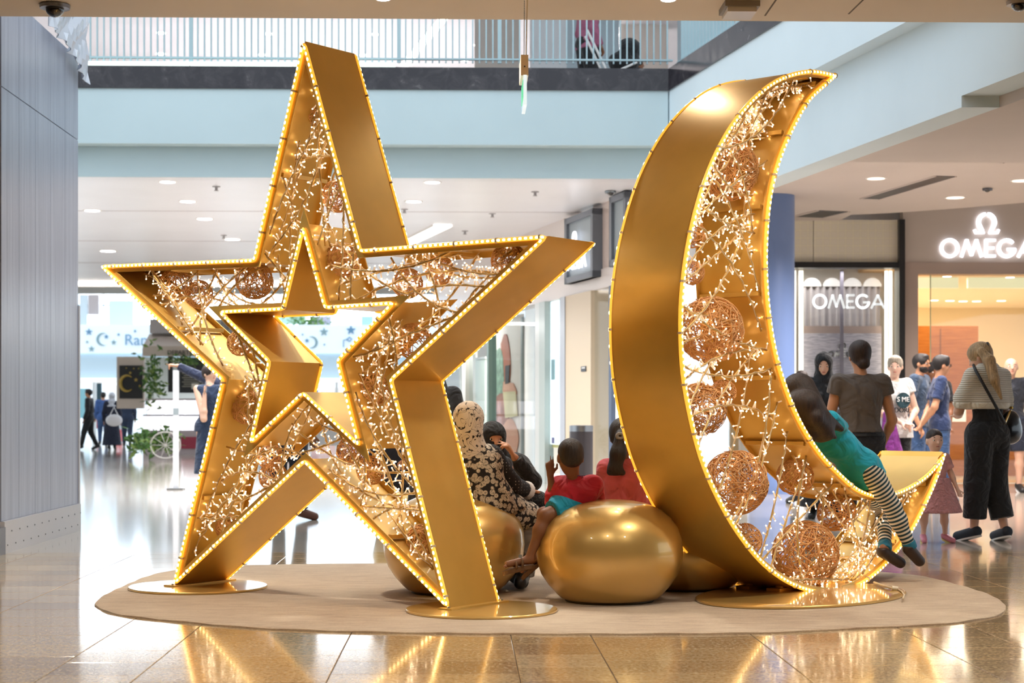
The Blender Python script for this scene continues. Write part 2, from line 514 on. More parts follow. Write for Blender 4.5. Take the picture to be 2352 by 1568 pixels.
# far distant envelope: second atrium with bright glazing
mb = MB(); mb.box((-9, 74.2, 3.0), (30, .3, 6.0)); 
# ============================================================ THE STAR
GOLD_IN = GOLD
def poly_inset(poly, t):
    """poly: list of 2D points, clockwise or counter; moves every edge inwards by t."""
    n = len(poly)
    area_ = sum(poly[i][0] * poly[(i + 1) % n][1] - poly[(i + 1) % n][0] * poly[i][1] for i in range(n))
    sg = 1 if area_ > 0 else -1
    out = []
    for i in range(n):
        p0, p1, p2 = Vector(poly[i - 1]), Vector(poly[i]), Vector(poly[(i + 1) % n])
        d1 = (p1 - p0).normalized(); d2 = (p2 - p1).normalized()
        n1 = Vector((-d1.y, d1.x)) * sg; n2 = Vector((-d2.y, d2.x)) * sg
        b = n1 + n2
        if b.length < 1e-6: b = n1.copy()
        b = b / max(b.length_squared / 2, .12)
        out.append(p1 + b * t)
    return out
def inside(poly, p):
    c = False; n = len(poly); x, y = p
    for i in range(n):
        x1, y1 = poly[i]; x2, y2 = poly[(i + 1) % n]
        if (y1 > y) != (y2 > y) and x < (x2 - x1) * (y - y1) / (y2 - y1) + x1:
            c = not c
    return c
class Plane:
    def __init__(s, o, u, depth):
        s.o = Vector((o.x, o.y, 0)); s.u = Vector((u[0], u[1], 0)).normalized()
        s.w = Vector((-s.u.y, s.u.x, 0))       # away from the camera
        s.d = depth
    def P(s, a, z, w=0): return s.o + s.u * a + Vector((0, 0, z)) + s.w * w
    def from_px(s, px, py, w=0):
        p = at_plane(px, py, s.o + s.w * w, s.w)
        return Vector(((p - s.o).dot(s.u), p.z))
def band_panels(pl, out, inn, name, m, parent, d0, d1):
    n = len(out)
    for i in range(n):
        j = (i + 1) % n
        mb = MB()
        q = [pl.P(*out[i], d0), pl.P(*out[j], d0), pl.P(*inn[j], d0), pl.P(*inn[i], d0)]
        q2 = [pl.P(*out[i], d1), pl.P(*out[j], d1), pl.P(*inn[j], d1), pl.P(*inn[i], d1)]
        mb.hexa(q + q2); mb.build(name, m, parent)
def ring(pl, a, b, w0, w1, name, m, parent):
    mb = MB(); n = len(a)
    vs = [pl.P(*p, w0) for p in a] + [pl.P(*p, w0) for p in b] + [pl.P(*p, w1) for p in a] + [pl.P(*p, w1) for p in b]
    fs = []
    for i in range(n):
        j = (i + 1) % n
        fs += [(i, j, n + j, n + i), (2 * n + i, 3 * n + i, 3 * n + j, 2 * n + j), (i, 2 * n + i, 2 * n + j, j), (n + i, n + j, 3 * n + j, 3 * n + i)]
    mb.add(vs, fs); return mb.build(name, m, parent)
def resample(pts, step, closed=True):
    out = []; n = len(pts)
    segs = [(pts[i], pts[(i + 1) % n]) for i in range(n if closed else n - 1)]
    carry = 0
    for a, b in segs:
        L = (b - a).length
        t = carry
        while t < L:
            out.append((a + (b - a) * (t / L), (b - a).normalized())); t += step
        carry = t - L
    return out
def rope(pl, poly, w, parent, name='rope_light', facing=-1, r=.0115, step=.034):
    pts = [pl.P(*p, w) for p in poly]
    mb = MB()
    # straight runs get short rounded corners
    cl = []
    n = len(pts)
    for i in range(n):
        p = pts[i]; a = pts[i - 1]; b = pts[(i + 1) % n]
        da, db = (a - p), (b - p)
        if da.length > .1 and db.length > .1:
            ra = min(.02, da.length * .3)
            cl += [p + da.normalized() * ra, p + (da.normalized() + db.normalized()) * ra * .25, p + db.normalized() * ra]
        else: cl.append(p)
    mb.tube(cl, r, 8, closed=True)
    rp = mb.build(name, ROPE, parent, smooth=True)
    mb = MB()
    for p, d in resample(cl, step):
        q = p + pl.w * facing * (r * .62)
        R = rot_to((0, 0, 0), d)
        mb.ell(q, (.0075, .0075, .0125), R, 6, 4)
    mb.build('bulbs', BULB, rp, smooth=True, kind='stuff')
    # small clear clips
    mb = MB()
    for p, d in resample(cl, .27):
        mb.tube([p - d * .006, p + d * .006], r * 1.35, 8)
    mb.build('clips', CORD, rp, kind='stuff')
    return rp

SL_ = floor_pt(403, 1344, .03); SR_ = floor_pt(1035, 1397, .03)
star_pl = Plane(SL_, (SR_.x - SL_.x, SR_.y - SL_.y), .405)
outer_px = [(702, 95), (832, 575), (1262, 542), (903, 873), (1035, 1397), (703, 1060), (403, 1343), (515, 873), (235, 611), (588, 597)]
inner_px = [(700, 528), (750, 708), (903, 698), (778, 828), (826, 1018), (700, 900), (582, 1012), (624, 830), (513, 718), (656, 711)]
S_out = [star_pl.from_px(*p) for p in outer_px]
S_in = [star_pl.from_px(*p) for p in inner_px]
star = thing('star', 'giant gold open-framed five-pointed star sculpture outlined in rope lights', 'sculpture', star_pl.P(sum(p.x for p in S_out) / 10, 0, .2))
D = star_pl.d
so_in = poly_inset(S_out, .012); si_out = poly_inset(S_in, -.012)
band_panels(star_pl, S_out, so_in, 'side_panel', GOLD, star, 0, D)
band_panels(star_pl, S_in, si_out, 'inner_panel', GOLD, star, 0, D)
so_l = poly_inset(S_out, .04); si_l = poly_inset(S_in, -.04)
ring(star_pl, S_out, so_l, -.004, .004, 'front_lip', GOLD, star)
ring(star_pl, S_in, si_l, -.004, .004, 'inner_lip', GOLD, star)
ring(star_pl, S_out, so_l, D - .004, D + .004, 'back_lip', GOLD, star)
ring(star_pl, S_in, si_l, D - .004, D + .004, 'inner_back_lip', GOLD, star)
rope(star_pl, poly_inset(S_out, .004), -.012, star)
rope(star_pl, poly_inset(S_in, -.004), -.012, star)
rope(star_pl, poly_inset(S_out, -.0), D + .012, star, facing=1, r=.0075)
rope(star_pl, poly_inset(S_in, .002), D + .012, star, facing=1, r=.009)
# cross ribs at mid length of the arms
for i in range(10):
    a, b = so_in[i], so_in[(i + 1) % 10]
    f = .42
    p = a + (b - a) * f
    nn = Vector((-(b - a).y, (b - a).x)).normalized()
    if not inside(S_out, p + nn * .05): nn = -nn
    mb = MB()
    c0 = star_pl.P(*(p + nn * .02), .02); c1 = star_pl.P(*(p + nn * .02), D - .02)
    mb.tube([c0, c1], .016, 4); mb.build('rib', GOLD, star)
# feet straps and base plates
RUGZ = .012
def disc(mb, c, rx, ry, z0, z1, ang=0, n=72):
    prof = [(.992, z0), (1, z0 + .003), (1, z1 - .004), (.992, z1)]
    vs = []
    for r, z in prof:
        for k in range(n):
            a = 2 * PI * k / n
            x, y = rx * r * math.cos(a), ry * r * math.sin(a)
            vs.append((c.x + x * math.cos(ang) - y * math.sin(ang), c.y + x * math.sin(ang) + y * math.cos(ang), z))
    m_ = len(prof)
    fs = [(i * n + k, i * n + (k + 1) % n, (i + 1) * n + (k + 1) % n, (i + 1) * n + k) for i in range(m_ - 1) for k in range(n)]
    fs += [tuple(range(n))[::-1], tuple(range((m_ - 1) * n, m_ * n))]
    mb.add(vs, fs)
for (cx, cyy, hw, foot) in ((455, 1347, 157, 6), (1106, 1399, 174, 4)):
    c = floor_pt(cx, cyy, .02)
    mb = MB(); disc(mb, c, hw * c.y / FPX, hw * c.y / FPX, RUGZ, .027)
    mb.build('base_plate', GOLD_BALL, star, smooth=True, angle=35)
    a = S_out[foot]
    mb = MB(); p = star_pl.P(a.x, .03, D / 2)
    R = Matrix((star_pl.u, star_pl.w, Vector((0, 0, 1)))).transposed()
    mb.box(star_pl.P(a.x, .031, D / 2), (.09, D + .1, .008), R); mb.build('foot_strap', GOLD, star)
    for w in (-.03, D + .03):
        mb = MB(); mb.lathe(star_pl.P(a.x + .01, .035, w), [(.008, 0), (.008, .006), (.003, .009)], 6); mb.build('bolt', STEEL, star)

# ============================================================ THE CRESCENT MOON
mp0 = at_y(1890, 1362, 10.08)
MZ = mp0.z
moon_pl = Plane(mp0, (math.cos(math.radians(46.6)), math.sin(math.radians(46.6))), .44)
def circ3(a, b, c):
    ax, ay, bx, by, cx, cy_ = a.x, a.y, b.x, b.y, c.x, c.y
    d = 2 * (ax * (by - cy_) + bx * (cy_ - ay) + cx * (ay - by))
    ux = ((ax * ax + ay * ay) * (by - cy_) + (bx * bx + by * by) * (cy_ - ay) + (cx * cx + cy_ * cy_) * (ay - by)) / d
    uy = ((ax * ax + ay * ay) * (cx - bx) + (bx * bx + by * by) * (ax - cx) + (cx * cx + cy_ * cy_) * (bx - ax)) / d
    return Vector((ux, uy)), (Vector((ux, uy)) - a).length
m_out_px = [(1918, 173), (1855, 161), (1790, 176), (1735, 215), (1680, 280), (1632, 370), (1598, 470), (1574, 575), (1560, 680), (1558, 780), (1564, 870), (1582, 960), (1606, 1050), (1642, 1130), (1690, 1212), (1745, 1285), (1800, 1330), (1855, 1355), (1905, 1362), (1955, 1352), (2000, 1323), (2045, 1275), (2090, 1215), (2130, 1135), (2152, 1085), (2167, 1040)]
m_in_px = [(2167, 1040), (2135, 1080), (2100, 1108), (2055, 1130), (2010, 1137), (1965, 1122), (1920, 1083), (1880, 1040), (1838, 975), (1805, 900), (1778, 810), (1763, 720), (1756, 630), (1757, 540), (1766, 450), (1786, 370), (1815, 300), (1852, 235), (1890, 198), (1918, 173)]
def smooth_poly(pts, n):
    """Catmull-Rom through pts, resampled to n points."""
    P_ = [pts[0] * 2 - pts[1]] + pts + [pts[-1] * 2 - pts[-2]]
    dense = []
    for i in range(1, len(P_) - 2):
        for k in range(12):
            t = k / 12
            a, b, c, d = P_[i - 1], P_[i], P_[i + 1], P_[i + 2]
            dense.append(.5 * ((2 * b) + (c - a) * t + (2 * a - 5 * b + 4 * c - d) * t * t + (3 * b - a - 3 * c + d) * t ** 3))
    dense.append(pts[-1])
    L = [0]
    for i in range(1, len(dense)): L.append(L[-1] + (dense[i] - dense[i - 1]).length)
    out = []; j = 0
    for k in range(n):
        s = L[-1] * k / (n - 1)
        while j < len(L) - 2 and L[j + 1] < s: j += 1
        f = (s - L[j]) / max(1e-9, L[j + 1] - L[j])
        out.append(dense[j] + (dense[j + 1] - dense[j]) * f)
    return out
mo = [moon_pl.from_px(*p) for p in m_out_px]
co, ro = circ3(mo[0], mo[9], mo[18])
mi_ = [moon_pl.from_px(*p) for p in m_in_px]
ci, ri = circ3(mi_[0], mi_[12], mi_[19])
def to_circle(pts, c, r, f=.75):
    return [c + (p - c) * ((1 - f) + f * r / (p - c).length) if True else p for p in pts]
print('MOON circles', co, ro, [round((p - co).length, 3) for p in mo], ci, ri, [round((p - ci).length, 3) for p in mi_])
mo = to_circle(mo, co, ro, .5)
M_o = smooth_poly(mo, 97); M_i = smooth_poly(mi_, 73)
M_poly = M_o + M_i[1:-1]
moon = thing('crescent_moon', 'giant gold open-framed crescent moon sculpture filled with wicker balls and fairy lights', 'sculpture', moon_pl.P(0, 0, .2))
DM = moon_pl.d
def curved_band(pl, pts, other_in, t, name, parent):
    # pts: open polyline; thickness t towards the inside
    n = len(pts); inn = []
    for i in range(n):
        a = pts[max(0, i - 1)]; b = pts[min(n - 1, i + 1)]
        d = (b - a).normalized(); inn.append(pts[i] + Vector((-d.y, d.x)) * t * other_in)
    mb = MB()
    vs = []
    for w in (0, pl.d):
        vs += [pl.P(*p, w) for p in pts] + [pl.P(*p, w) for p in inn]
    fs = []
    for i in range(n - 1):
        j = i + 1
        fs += [(i, j, 2 * n + j, 2 * n + i), (n + i, 3 * n + i, 3 * n + j, n + j), (i, n + i, n + j, j), (2 * n + i, 2 * n + j, 3 * n + j, 3 * n + i)]
    mb.add(vs, fs)
    o = mb.build(name, GOLD, parent, smooth=True, angle=40)
    return inn
curved_band(moon_pl, M_o, 1, .012, 'outer_band', moon)
curved_band(moon_pl, M_i, 1, .012, 'inner_band', moon)
def moon_ring_line(off):
    n = len(M_poly); out = []
    return poly_inset(M_poly, off)
ml = moon_ring_line(.035)
ring(moon_pl, M_poly, ml, -.004, .004, 'front_lip', GOLD, moon)
ring(moon_pl, M_poly, ml, DM - .004, DM + .004, 'back_lip', GOLD, moon)
rope(moon_pl, moon_ring_line(.006), -.012, moon, r=.013)
rope(moon_pl, moon_ring_line(.0), DM + .012, moon, facing=1, r=.007, step=.09)
# stiffening ribs across the inside
for k in range(4, 93, 8):
    p = M_o[k]; d = (M_o[k + 1] - M_o[k - 1]).normalized(); nn = Vector((-d.y, d.x))
    mb = MB()
    R = Matrix((moon_pl.u, moon_pl.w, Vector((0, 0, 1)))).transposed()
    q = p + nn * .03
    mb.tube([moon_pl.P(*q, .02), moon_pl.P(*q, DM - .02)], .016, 4); mb.build('rib', GOLD, moon)
for k in range(5, 70, 8):
    p = M_i[k]; d = (M_i[k + 1] - M_i[k - 1]).normalized(); nn = Vector((-d.y, d.x))
    q = p + nn * .03
    mb = MB(); mb.tube([moon_pl.P(*q, .02), moon_pl.P(*q, DM - .02)], .016, 4); mb.build('rib', GOLD, moon)
cpl = floor_pt(1843, 1366, .02)
mb = MB(); disc(mb, cpl, .76, .50, RUGZ, .028, math.radians(46.6)); mb.build('base_plate', GOLD_BALL, moon, smooth=True, angle=35)
def moon_bottom(a):   # height of the outer curve over plane coordinate a
    best = None
    for i in range(len(M_o) - 1):
        p, q = M_o[i], M_o[i + 1]
        if p.y < .9 and (p.x - a) * (q.x - a) <= 0: best = p.y
    return best if best is not None else .1
for a, w in ((-.27, .12), (-.27, .33), (.3, .12), (.3, .33)):
    zt = moon_bottom(a)
    mb = MB(); c = moon_pl.P(a, 0, w)
    mb.lathe(c, [(.024, .04), (.024, zt + .004)], 16)
    mb.build('leg', GOLD, moon, smooth=True, angle=40)
    mb = MB(); mb.box(moon_pl.P(a, .036, w), (.14, .09, .016), Matrix((moon_pl.u, moon_pl.w, Vector((0, 0, 1)))).transposed()); mb.build('foot_plate', GOLD, moon)

# transformer box and cable inside the moon
bx = moon_pl.from_px(1960, 1290, .3)
mb = MB(); R = Matrix((moon_pl.u, moon_pl.w, Vector((0, 0, 1)))).transposed()
mb.box(moon_pl.P(bx.x, bx.y, .3), (.34, .12, .075), R); mb.box(moon_pl.P(bx.x, bx.y - .03, .3), (.37, .15, .02), R)
mb.build('transformer_box', GOLD, moon)
mb = MB()
pts = [moon_pl.from_px(*p) for p in ((1985, 1292), (1993, 1305), (1992, 1318))]
mb.tube([moon_pl.P(p.x, p.y, .2) for p in pts] , .005, 6)
mb.build('cable', mat('cream_cable', '#e6d4b4', .4), moon, smooth=True)
cb = [floor_pt(*p, .04) for p in ((2008, 1337), (2030, 1345), (2048, 1350))]
cb2 = [floor_pt(*p, .035) for p in ((2048, 1350), (2062, 1352), (2072, 1358), (2077, 1366), (2074, 1374))]
root = thing('power_cable', 'cream power cable with an inline connector lying on the oval plate under the moon', 'cable', cb[1])
mb = MB(); mb.tube(cb, .007, 8); mb.build('cord', mat('cream_cable', '#e6d4b4', .4), root, smooth=True)
mb = MB(); mb.tube([cb[2], cb2[1]], .014, 10); mb.build('connector', mat('cream_plug', '#efe2c8', .35), root, smooth=True, angle=40)
mb = MB(); mb.tube(cb2[1:], .005, 8); mb.build('cord', mat('cream_cable', '#e6d4b4', .4), root, smooth=True)

# ============================================================ WIRE BRANCHES WITH FAIRY LIGHTS
def branch_set(pl, out, holes, seeds, parent, n_led, wmax, rnd, tip_pairs=()):
    """Curved gold rods spanning the frame, cord and tiny lamps wrapped round them."""
    tips = MB(); bodies = MB(); cords = MB()
    def ok(p): return inside(out, p) and not any(inside(h, p) for h in holes)
    rods = []
    tries = 0
    border = [p for p, d in resample([Vector(q) for q in out], .11)]
    inner_b = []
    for h in holes: inner_b += [p for p, d in resample([Vector(q) for q in h], .11)]
    allp = border + inner_b
    while len(rods) < seeds and tries < 6000:
        tries += 1
        a = rnd.choice(allp); b = rnd.choice(allp)
        L = (a - b).length
        if not (.28 < L < 1.05): continue
        if not all(ok(a + (b - a) * t) for t in (.08, .25, .5, .75, .92)): continue
        nn = Vector((-(b - a).y, (b - a).x)).normalized() * rnd.uniform(-.13, .13) * L
        w0 = rnd.uniform(.01, wmax); w1 = rnd.uniform(.01, wmax)
        pts = []
        good = True
        for k in range(13):
            t = k / 12
            q = a + (b - a) * t + nn * (4 * t * (1 - t))
            if 0 < k < 12 and not ok(q): good = False; break
            pts.append((q, w0 + (w1 - w0) * t))
        if not good: continue
        mid = pts[6][0]
        if sum((r_[6][0] - mid).length < .13 for r_ in rods) >= 3: continue
        rods.append(pts)
    for pts in rods:
        P3 = [pl.P(*q, w) for q, w in pts]
        mb = MB(); mb.tube(P3, .0056, 6); mb.build('branch', GOLD_ROD, parent, smooth=True)
        # cord wound round the rod
        cp = []
        for i in range(len(P3) - 1):
            for k in range(3):
                f = k / 3
                p = P3[i] + (P3[i + 1] - P3[i]) * f
                an = (i * 3 + k) * 1.1
                cp.append(p + (pl.u * math.cos(an) + Vector((0, 0, 1)) * math.sin(an)) * .008 + pl.w * -.004)
        cords.tube(cp, .0024, 4)
        # little lamps
        total = sum((P3[i + 1] - P3[i]).length for i in range(len(P3) - 1))
        m = int(total / n_led)
        for k in range(m):
            s = (k + rnd.random() * .8) / m * (len(P3) - 1)
            i = min(int(s), len(P3) - 2); p = P3[i] + (P3[i + 1] - P3[i]) * (s - i)
            d = (P3[i + 1] - P3[i]).normalized()
            perp = d.cross(pl.w).normalized() * rnd.choice((-1, 1))
            v = (perp * rnd.uniform(.5, 1) + d * rnd.uniform(-.9, .9) - pl.w * rnd.uniform(-.3, .6)).normalized()
            L = rnd.uniform(.028, .04)
            a = p + v * .006; b = p + v * L
            bodies.tube([a, b], .0042, 5)
            tips.ell(b, (.0043, .0043, .006), rot_to(a, b), 5, 4)
    c = cords.build('light_cord', CORD, parent, smooth=True, kind='stuff')
    bodies.build('fairy_light_sleeves', LEDB, parent, smooth=True, kind='stuff')
    tips.build('fairy_lights', LEDT, parent, kind='stuff')
rnd = random.Random(11)
branch_set(star_pl, so_l, [si_l], 78, star, .036, .16, rnd)
rnd = random.Random(5)
branch_set(moon_pl, ml, [], 64, moon, .034, .16, rnd)

# ============================================================ WICKER BALLS
def wicker_mesh(n_strand, seed, r=.011, arc=(1.2, 3.4)):
    rr = random.Random(seed); mb = MB()
    for _ in range(n_strand):
        a = Vector((rr.gauss(0, 1), rr.gauss(0, 1), rr.gauss(0, 1))).normalized()
        b = a.orthogonal().normalized(); b = Matrix.Rotation(rr.uniform(0, 6.28), 3, a) @ b
        c = a.cross(b)
        rad = rr.uniform(.9, 1.0); tilt = rr.uniform(-.35, .35)
        A = rr.uniform(*arc); st = rr.uniform(0, 6.28); m = 14
        pts = []
        for k in range(m):
            t = st + A * k / (m - 1)
            v = (b * math.cos(t) + c * math.sin(t)) * math.cos(tilt + .12 * math.sin(t * 3)) + a * math.sin(tilt + .12 * math.sin(t * 3))
            pts.append(v * rad)
        mb.tube(pts, r, 4, caps=False)
    me = bpy.data.meshes.new('wicker')
    me.from_pydata(mb.v, [], mb.f); me.materials.append(RATTAN)
    me.polygons.foreach_set('use_smooth', [True] * len(me.polygons)); me.update()
    return me
wk_small = [wicker_mesh(84, 1, .026), wicker_mesh(78, 2, .027), wicker_mesh(88, 3, .025)]
wk_big = [wicker_mesh(270, 4, .0165, (.7, 2.4)), wicker_mesh(285, 5, .0155, (.7, 2.4))]
star_balls = [(712, 262, 30, 'wicker ball at the very top inside the upper point of the star'),
 (776, 450, 38, 'wicker ball midway down the upper point of the star'),
 (786, 597, 41, 'wicker ball at the notch where the upper point joins the side arm'),
 (1009, 621, 35, 'wicker ball midway along the star arm that reaches towards the moon'),
 (936, 650, 36, 'shadowed wicker ball hanging low beside the notch in the moonward star arm'),
 (1168, 598, 42, 'wicker ball wedged in the tip of the star arm nearest the moon'),
 (951, 783, 43, 'large wicker ball under the moonward arm beside the inner star'),
 (860, 893, 38, 'wicker ball in the waist of the star above its front leg'),
 (585, 644, 44, 'round wicker ball beside the top of the inner star, over the bright glazing'),
 (404, 655, 40, 'wicker ball in the tip of the star arm nearest the hoarding'),
 (457, 676, 33, 'smaller wicker ball tucked against its neighbour in the hoarding-side arm'),
 (552, 787, 31, 'small wicker ball above the pointing arm, beside the inner star'),
 (566, 934, 40, 'wicker ball in the waist of the star beside the woman on the phone'),
 (622, 1050, 31, 'upper of two wicker balls over the rear leg of the star'),
 (628, 1094, 34, 'lower of two wicker balls over the rear leg of the star'),
 (806, 1035, 34, 'wicker ball just below the inner star point'),
 (852, 1080, 34, 'wicker ball over the crotch of the front leg of the star'),
 (972, 1243, 40, 'wicker ball low in the front leg of the star beside the gold pouf'),
 (524, 1212, 30, 'wicker ball low in the rear leg of the star')]
moon_balls = [(1703, 283, 29, 0, 'small wicker ball near the upper tip of the moon'),
 (1672, 390, 72, 1, 'large dense wicker ball high in the moon'),
 (1590, 538, 32, 0, 'wicker ball half hidden behind the moon rim, below the highest big ball'),
 (1590, 626, 29, 0, 'small wicker ball above the big ball at mid height of the moon'),
 (1632, 757, 78, 1, 'largest dense wicker ball at mid height of the moon'),
 (1608, 940, 62, 1, 'dense wicker ball against the moon rim below mid height'),
 (1662, 900, 30, 0, 'small wicker ball touching the dense ball against the moon rim'),
 (1690, 1108, 76, 1, 'big dense wicker ball low in the moon above the pouf'),
 (1826, 1095, 44, 0, 'open wicker ball beside the big low ball, under the girl in teal'),
 (1712, 1240, 40, 0, 'wicker ball beside the lowest big ball, against the moon rim'),
 (1850, 1272, 78, 1, 'lowest big dense wicker ball resting in the bottom of the moon'),
 (1922, 1176, 46, 0, 'open wicker ball above the transformer box in the moon'),
 (2085, 1168, 38, 0, 'small wicker ball in the lower tip of the moon beyond the striped leggings')]
def put_ball(pl, px, py, rp, me, label, group, parentless=True):
    w = .2
    p = at_plane(px, py, pl.o + pl.w * w, pl.w)
    r = rp * p.y / FPX
    o = bpy.data.objects.new('wicker_ball', me); C.objects.link(o)
    o.location = p; o.scale = (r, r, r); o.rotation_euler = (rnd.uniform(0, 6), rnd.uniform(0, 6), rnd.uniform(0, 6))
    tag(o, label, 'wicker ball', group)
for i, (px, py, r, lb) in enumerate(star_balls):
    put_ball(star_pl, px, py, r, wk_small[i % 3], lb, 'wicker balls in the star')
for i, (px, py, r, big, lb) in enumerate(moon_balls):
    put_ball(moon_pl, px, py, r, wk_big[i % 2] if big else wk_small[i % 3], lb, 'wicker balls in the moon')

# ============================================================ RUG AND POUFS
rug_px = [(217, 1390), (235, 1372), (290, 1345), (350, 1322), (445, 1307), (600, 1300), (800, 1297), (1000, 1297), (1300, 1297), (1600, 1299), (1850, 1303), (2010, 1315), (2120, 1326), (2200, 1345), (2270, 1367), (2305, 1388), (2309, 1402), (2290, 1416), (2230, 1427), (2150, 1436), (1950, 1446), (1760, 1455), (1400, 1458), (1000, 1456), (640, 1447), (430, 1431), (290, 1416), (240, 1404)]
rp_ = [floor_pt(*p, 0.0) for p in rug_px]
R2 = [Vector((p.x, p.y)) for p in rp_]
sp = smooth_poly(R2 + [R2[0]], 161)[:-1]
RUG, t = new_mat('worn_beige_rug')
p = t.pos()
a = t.noise(t.mapping(p, (1.6, 5, 1)), 3.2, 6, .72)
b = t.noise(p, 110, 3, .7)
c = t.noise(p, .9, 3)
col = t.ramp([(.3, lin('#a88e76')), (.5, lin('#c8b196')), (.7, lin('#d9c7ae'))], a)
col = t.mix(t.ramp([(.4, (0, 0, 0)), (.7, (.45, .45, .45))], b), col, lin('#9c7d60'))
col = t.mix(t.ramp([(.35, (0, 0, 0)), (.7, (.35, .35, .35))], c), col, lin('#e2cfb4'))
t.link(col, t.b.inputs['Base Color']); t.b.inputs['Roughness'].default_value = .95
t.b.inputs['Sheen Weight'].default_value = .3
t.bump(b, .6, .006)
mb = MB(); n = len(sp)
vs = []
for i, q in enumerate(sp):
    bump_ = .006 * (math.sin(i * .9) + math.sin(i * 2.3 + 1))
    vs.append((q.x, q.y, .0005))
for i, q in enumerate(sp): vs.append((q.x, q.y, .008 + .002 * math.sin(i * 1.7)))
ctr = sum(sp, Vector((0, 0))) / n
for i, q in enumerate(sp):
    v = q + (ctr - q).normalized() * .02; vs.append((v.x, v.y, RUGZ))
fs = [tuple(range(n))[::-1]] + [(i, (i + 1) % n, n + (i + 1) % n, n + i) for i in range(n)] + [(n + i, n + (i + 1) % n, 2 * n + (i + 1) % n, 2 * n + i) for i in range(n)] + [tuple(range(2 * n, 3 * n))]
mb.add(vs, fs)
rug = mb.build('rug', RUG, label='large oval worn beige rug spread under the star and the moon', cat='rug')
mb = MB(); e = [Vector((q.x, q.y, .008)) for q in sp]; mb.tube(e, .006, 6, closed=True); mb.build('bound_edge', mat('rug_binding', '#8f7358', .9), rug, smooth=True) if False else None

def pouf(px, py, R, H, label, lean=0.0):
    front = floor_pt(px, py, RUGZ)
    c = Vector((front.x * (front.y + .26) / front.y, front.y + .26, 0))
    root = thing('pouf', label, 'pouf', (c.x, c.y, RUGZ), 'gold poufs on the rug')
    prof_ = [(.0, .0), (.62, .0), (.66, .012), (.72, .05), (.83, .14), (.93, .25), (.985, .37), (1.0, .48), (.985, .60), (.93, .72), (.83, .82), (.70, .90), (.52, .96), (.33, .99), (.15, 1.0), (.0, 1.0)]
    mb = MB(); n = 56; vs = []
    for r, z in prof_[1:-1]:
        for k in range(n):
            a = 2 * PI * k / n
            zz = z * H * (1 + lean * math.cos(a) * r * z)
            vs.append((c.x + r * R * math.cos(a), c.y + r * R * math.sin(a), RUGZ + .012 + zz))
    m_ = len(prof_) - 2
    fs = [(i * n + k, i * n + (k + 1) % n, (i + 1) * n + (k + 1) % n, (i + 1) * n + k) for i in range(m_ - 1) for k in range(n)]
    fs += [tuple(range(n))[::-1], tuple(range((m_ - 1) * n, m_ * n))]
    mb.add(vs, fs); mb.build('shell', GOLD_BALL, root, smooth=True)
    mb = MB(); mb.lathe((c.x, c.y, RUGZ), [(R * .6, 0), (R * .61, .006), (R * .6, .02)], 48); mb.build('foot_ring', mat('dark_foot', '#5a4a2a', .6), root, smooth=True, angle=40)
    return c
cA = pouf(1400, 1391, .405, .545, 'glossy gold pouf the boy in red sits on, mirroring the moon lights')
cB = pouf(1043, 1370, .41, .56, 'glossy gold pouf behind the front leg of the star, under the woman in floral top')
cC = pouf(1580, 1361, .40, .40, 'glossy gold pouf partly hidden behind the crescent moon', 0)
# ============================================================ LETTERING
def strokes(mb, frame, segs, th, depth):
    """frame: (origin, right, up, normal towards the viewer); segs: list of polylines in letter units."""
    o, rx, up, nn = frame
    for poly in segs:
        for i in range(len(poly) - 1):
            a, b = Vector(poly[i]), Vector(poly[i + 1])
            d = (b - a).normalized(); s = Vector((-d.y, d.x)) * th / 2
            e = d * th * .22 if len(poly) > 2 else d * 0
            q = [a - e - s, b + e - s, b + e + s, a - e + s]
            P3 = [o + rx * p.x + up * p.y for p in q]
            mb.prism(P3, nn * depth)
def arc_pts(cx, cyy, rx, ry, a0, a1, n=18):
    return [(cx + rx * math.cos(math.radians(a0 + (a1 - a0) * k / n)), cyy + ry * math.sin(math.radians(a0 + (a1 - a0) * k / n))) for k in range(n + 1)]
GL = {
    'O': (.97, [arc_pts(.48, .47, .4, .4, 0, 360, 28)]),
    'M': (1.1, [[(.06, .06), (.31, .86), (.55, .14), (.79, .86), (1.04, .06)]]),
    'E': (.62, [[(.56, .86), (.12, .86), (.12, .09), (.56, .09)], [(.12, .48), (.52, .48)]]),
    'G': (.96, [arc_pts(.48, .47, .39, .4, 42, 352, 24), [(.92, .42), (.5, .42)]]),
    'A': (.92, [[(.06, .06), (.46, .86), (.86, .06)], [(.22, .3), (.7, .3)]]),
}
def word(parent, text, frame, height, th, depth, m, name='letter', gap=.1):
    o, rx, up, nn = frame
    x = 0
    for ch in text:
        w, segs = GL[ch]
        mb = MB(); strokes(mb, (o + rx * x, rx, up, nn), [[(a * height, b * height) for a, b in s] for s in segs], th * height, depth)
        mb.build(name, m, parent)
        x += (w + gap) * height
    return x
def omega_sym(parent, frame, h, m, depth):
    o, rx, up, nn = frame
    for sgn in (-1, 1):
        mb = MB()
        pts = [(sgn * p[0], p[1]) for p in arc_pts(0, .55, .36, .42, 90, 90 - 0, 1)]
        ring_ = [(sgn * abs(p[0]), p[1]) for p in arc_pts(0, .56, .37, .37, 78, -38, 14)] + [(sgn * .2, .16)]
        strokes(mb, frame, [[(a * h, b * h) for a, b in ring_]], .15 * h, depth)
        foot = [(sgn * .12, .07), (sgn * .5, .07), (sgn * .56, .2)]
        strokes(mb, frame, [[(a * h, b * h) for a, b in foot]], .1 * h, depth)
        mb.build('symbol_half', m, parent)
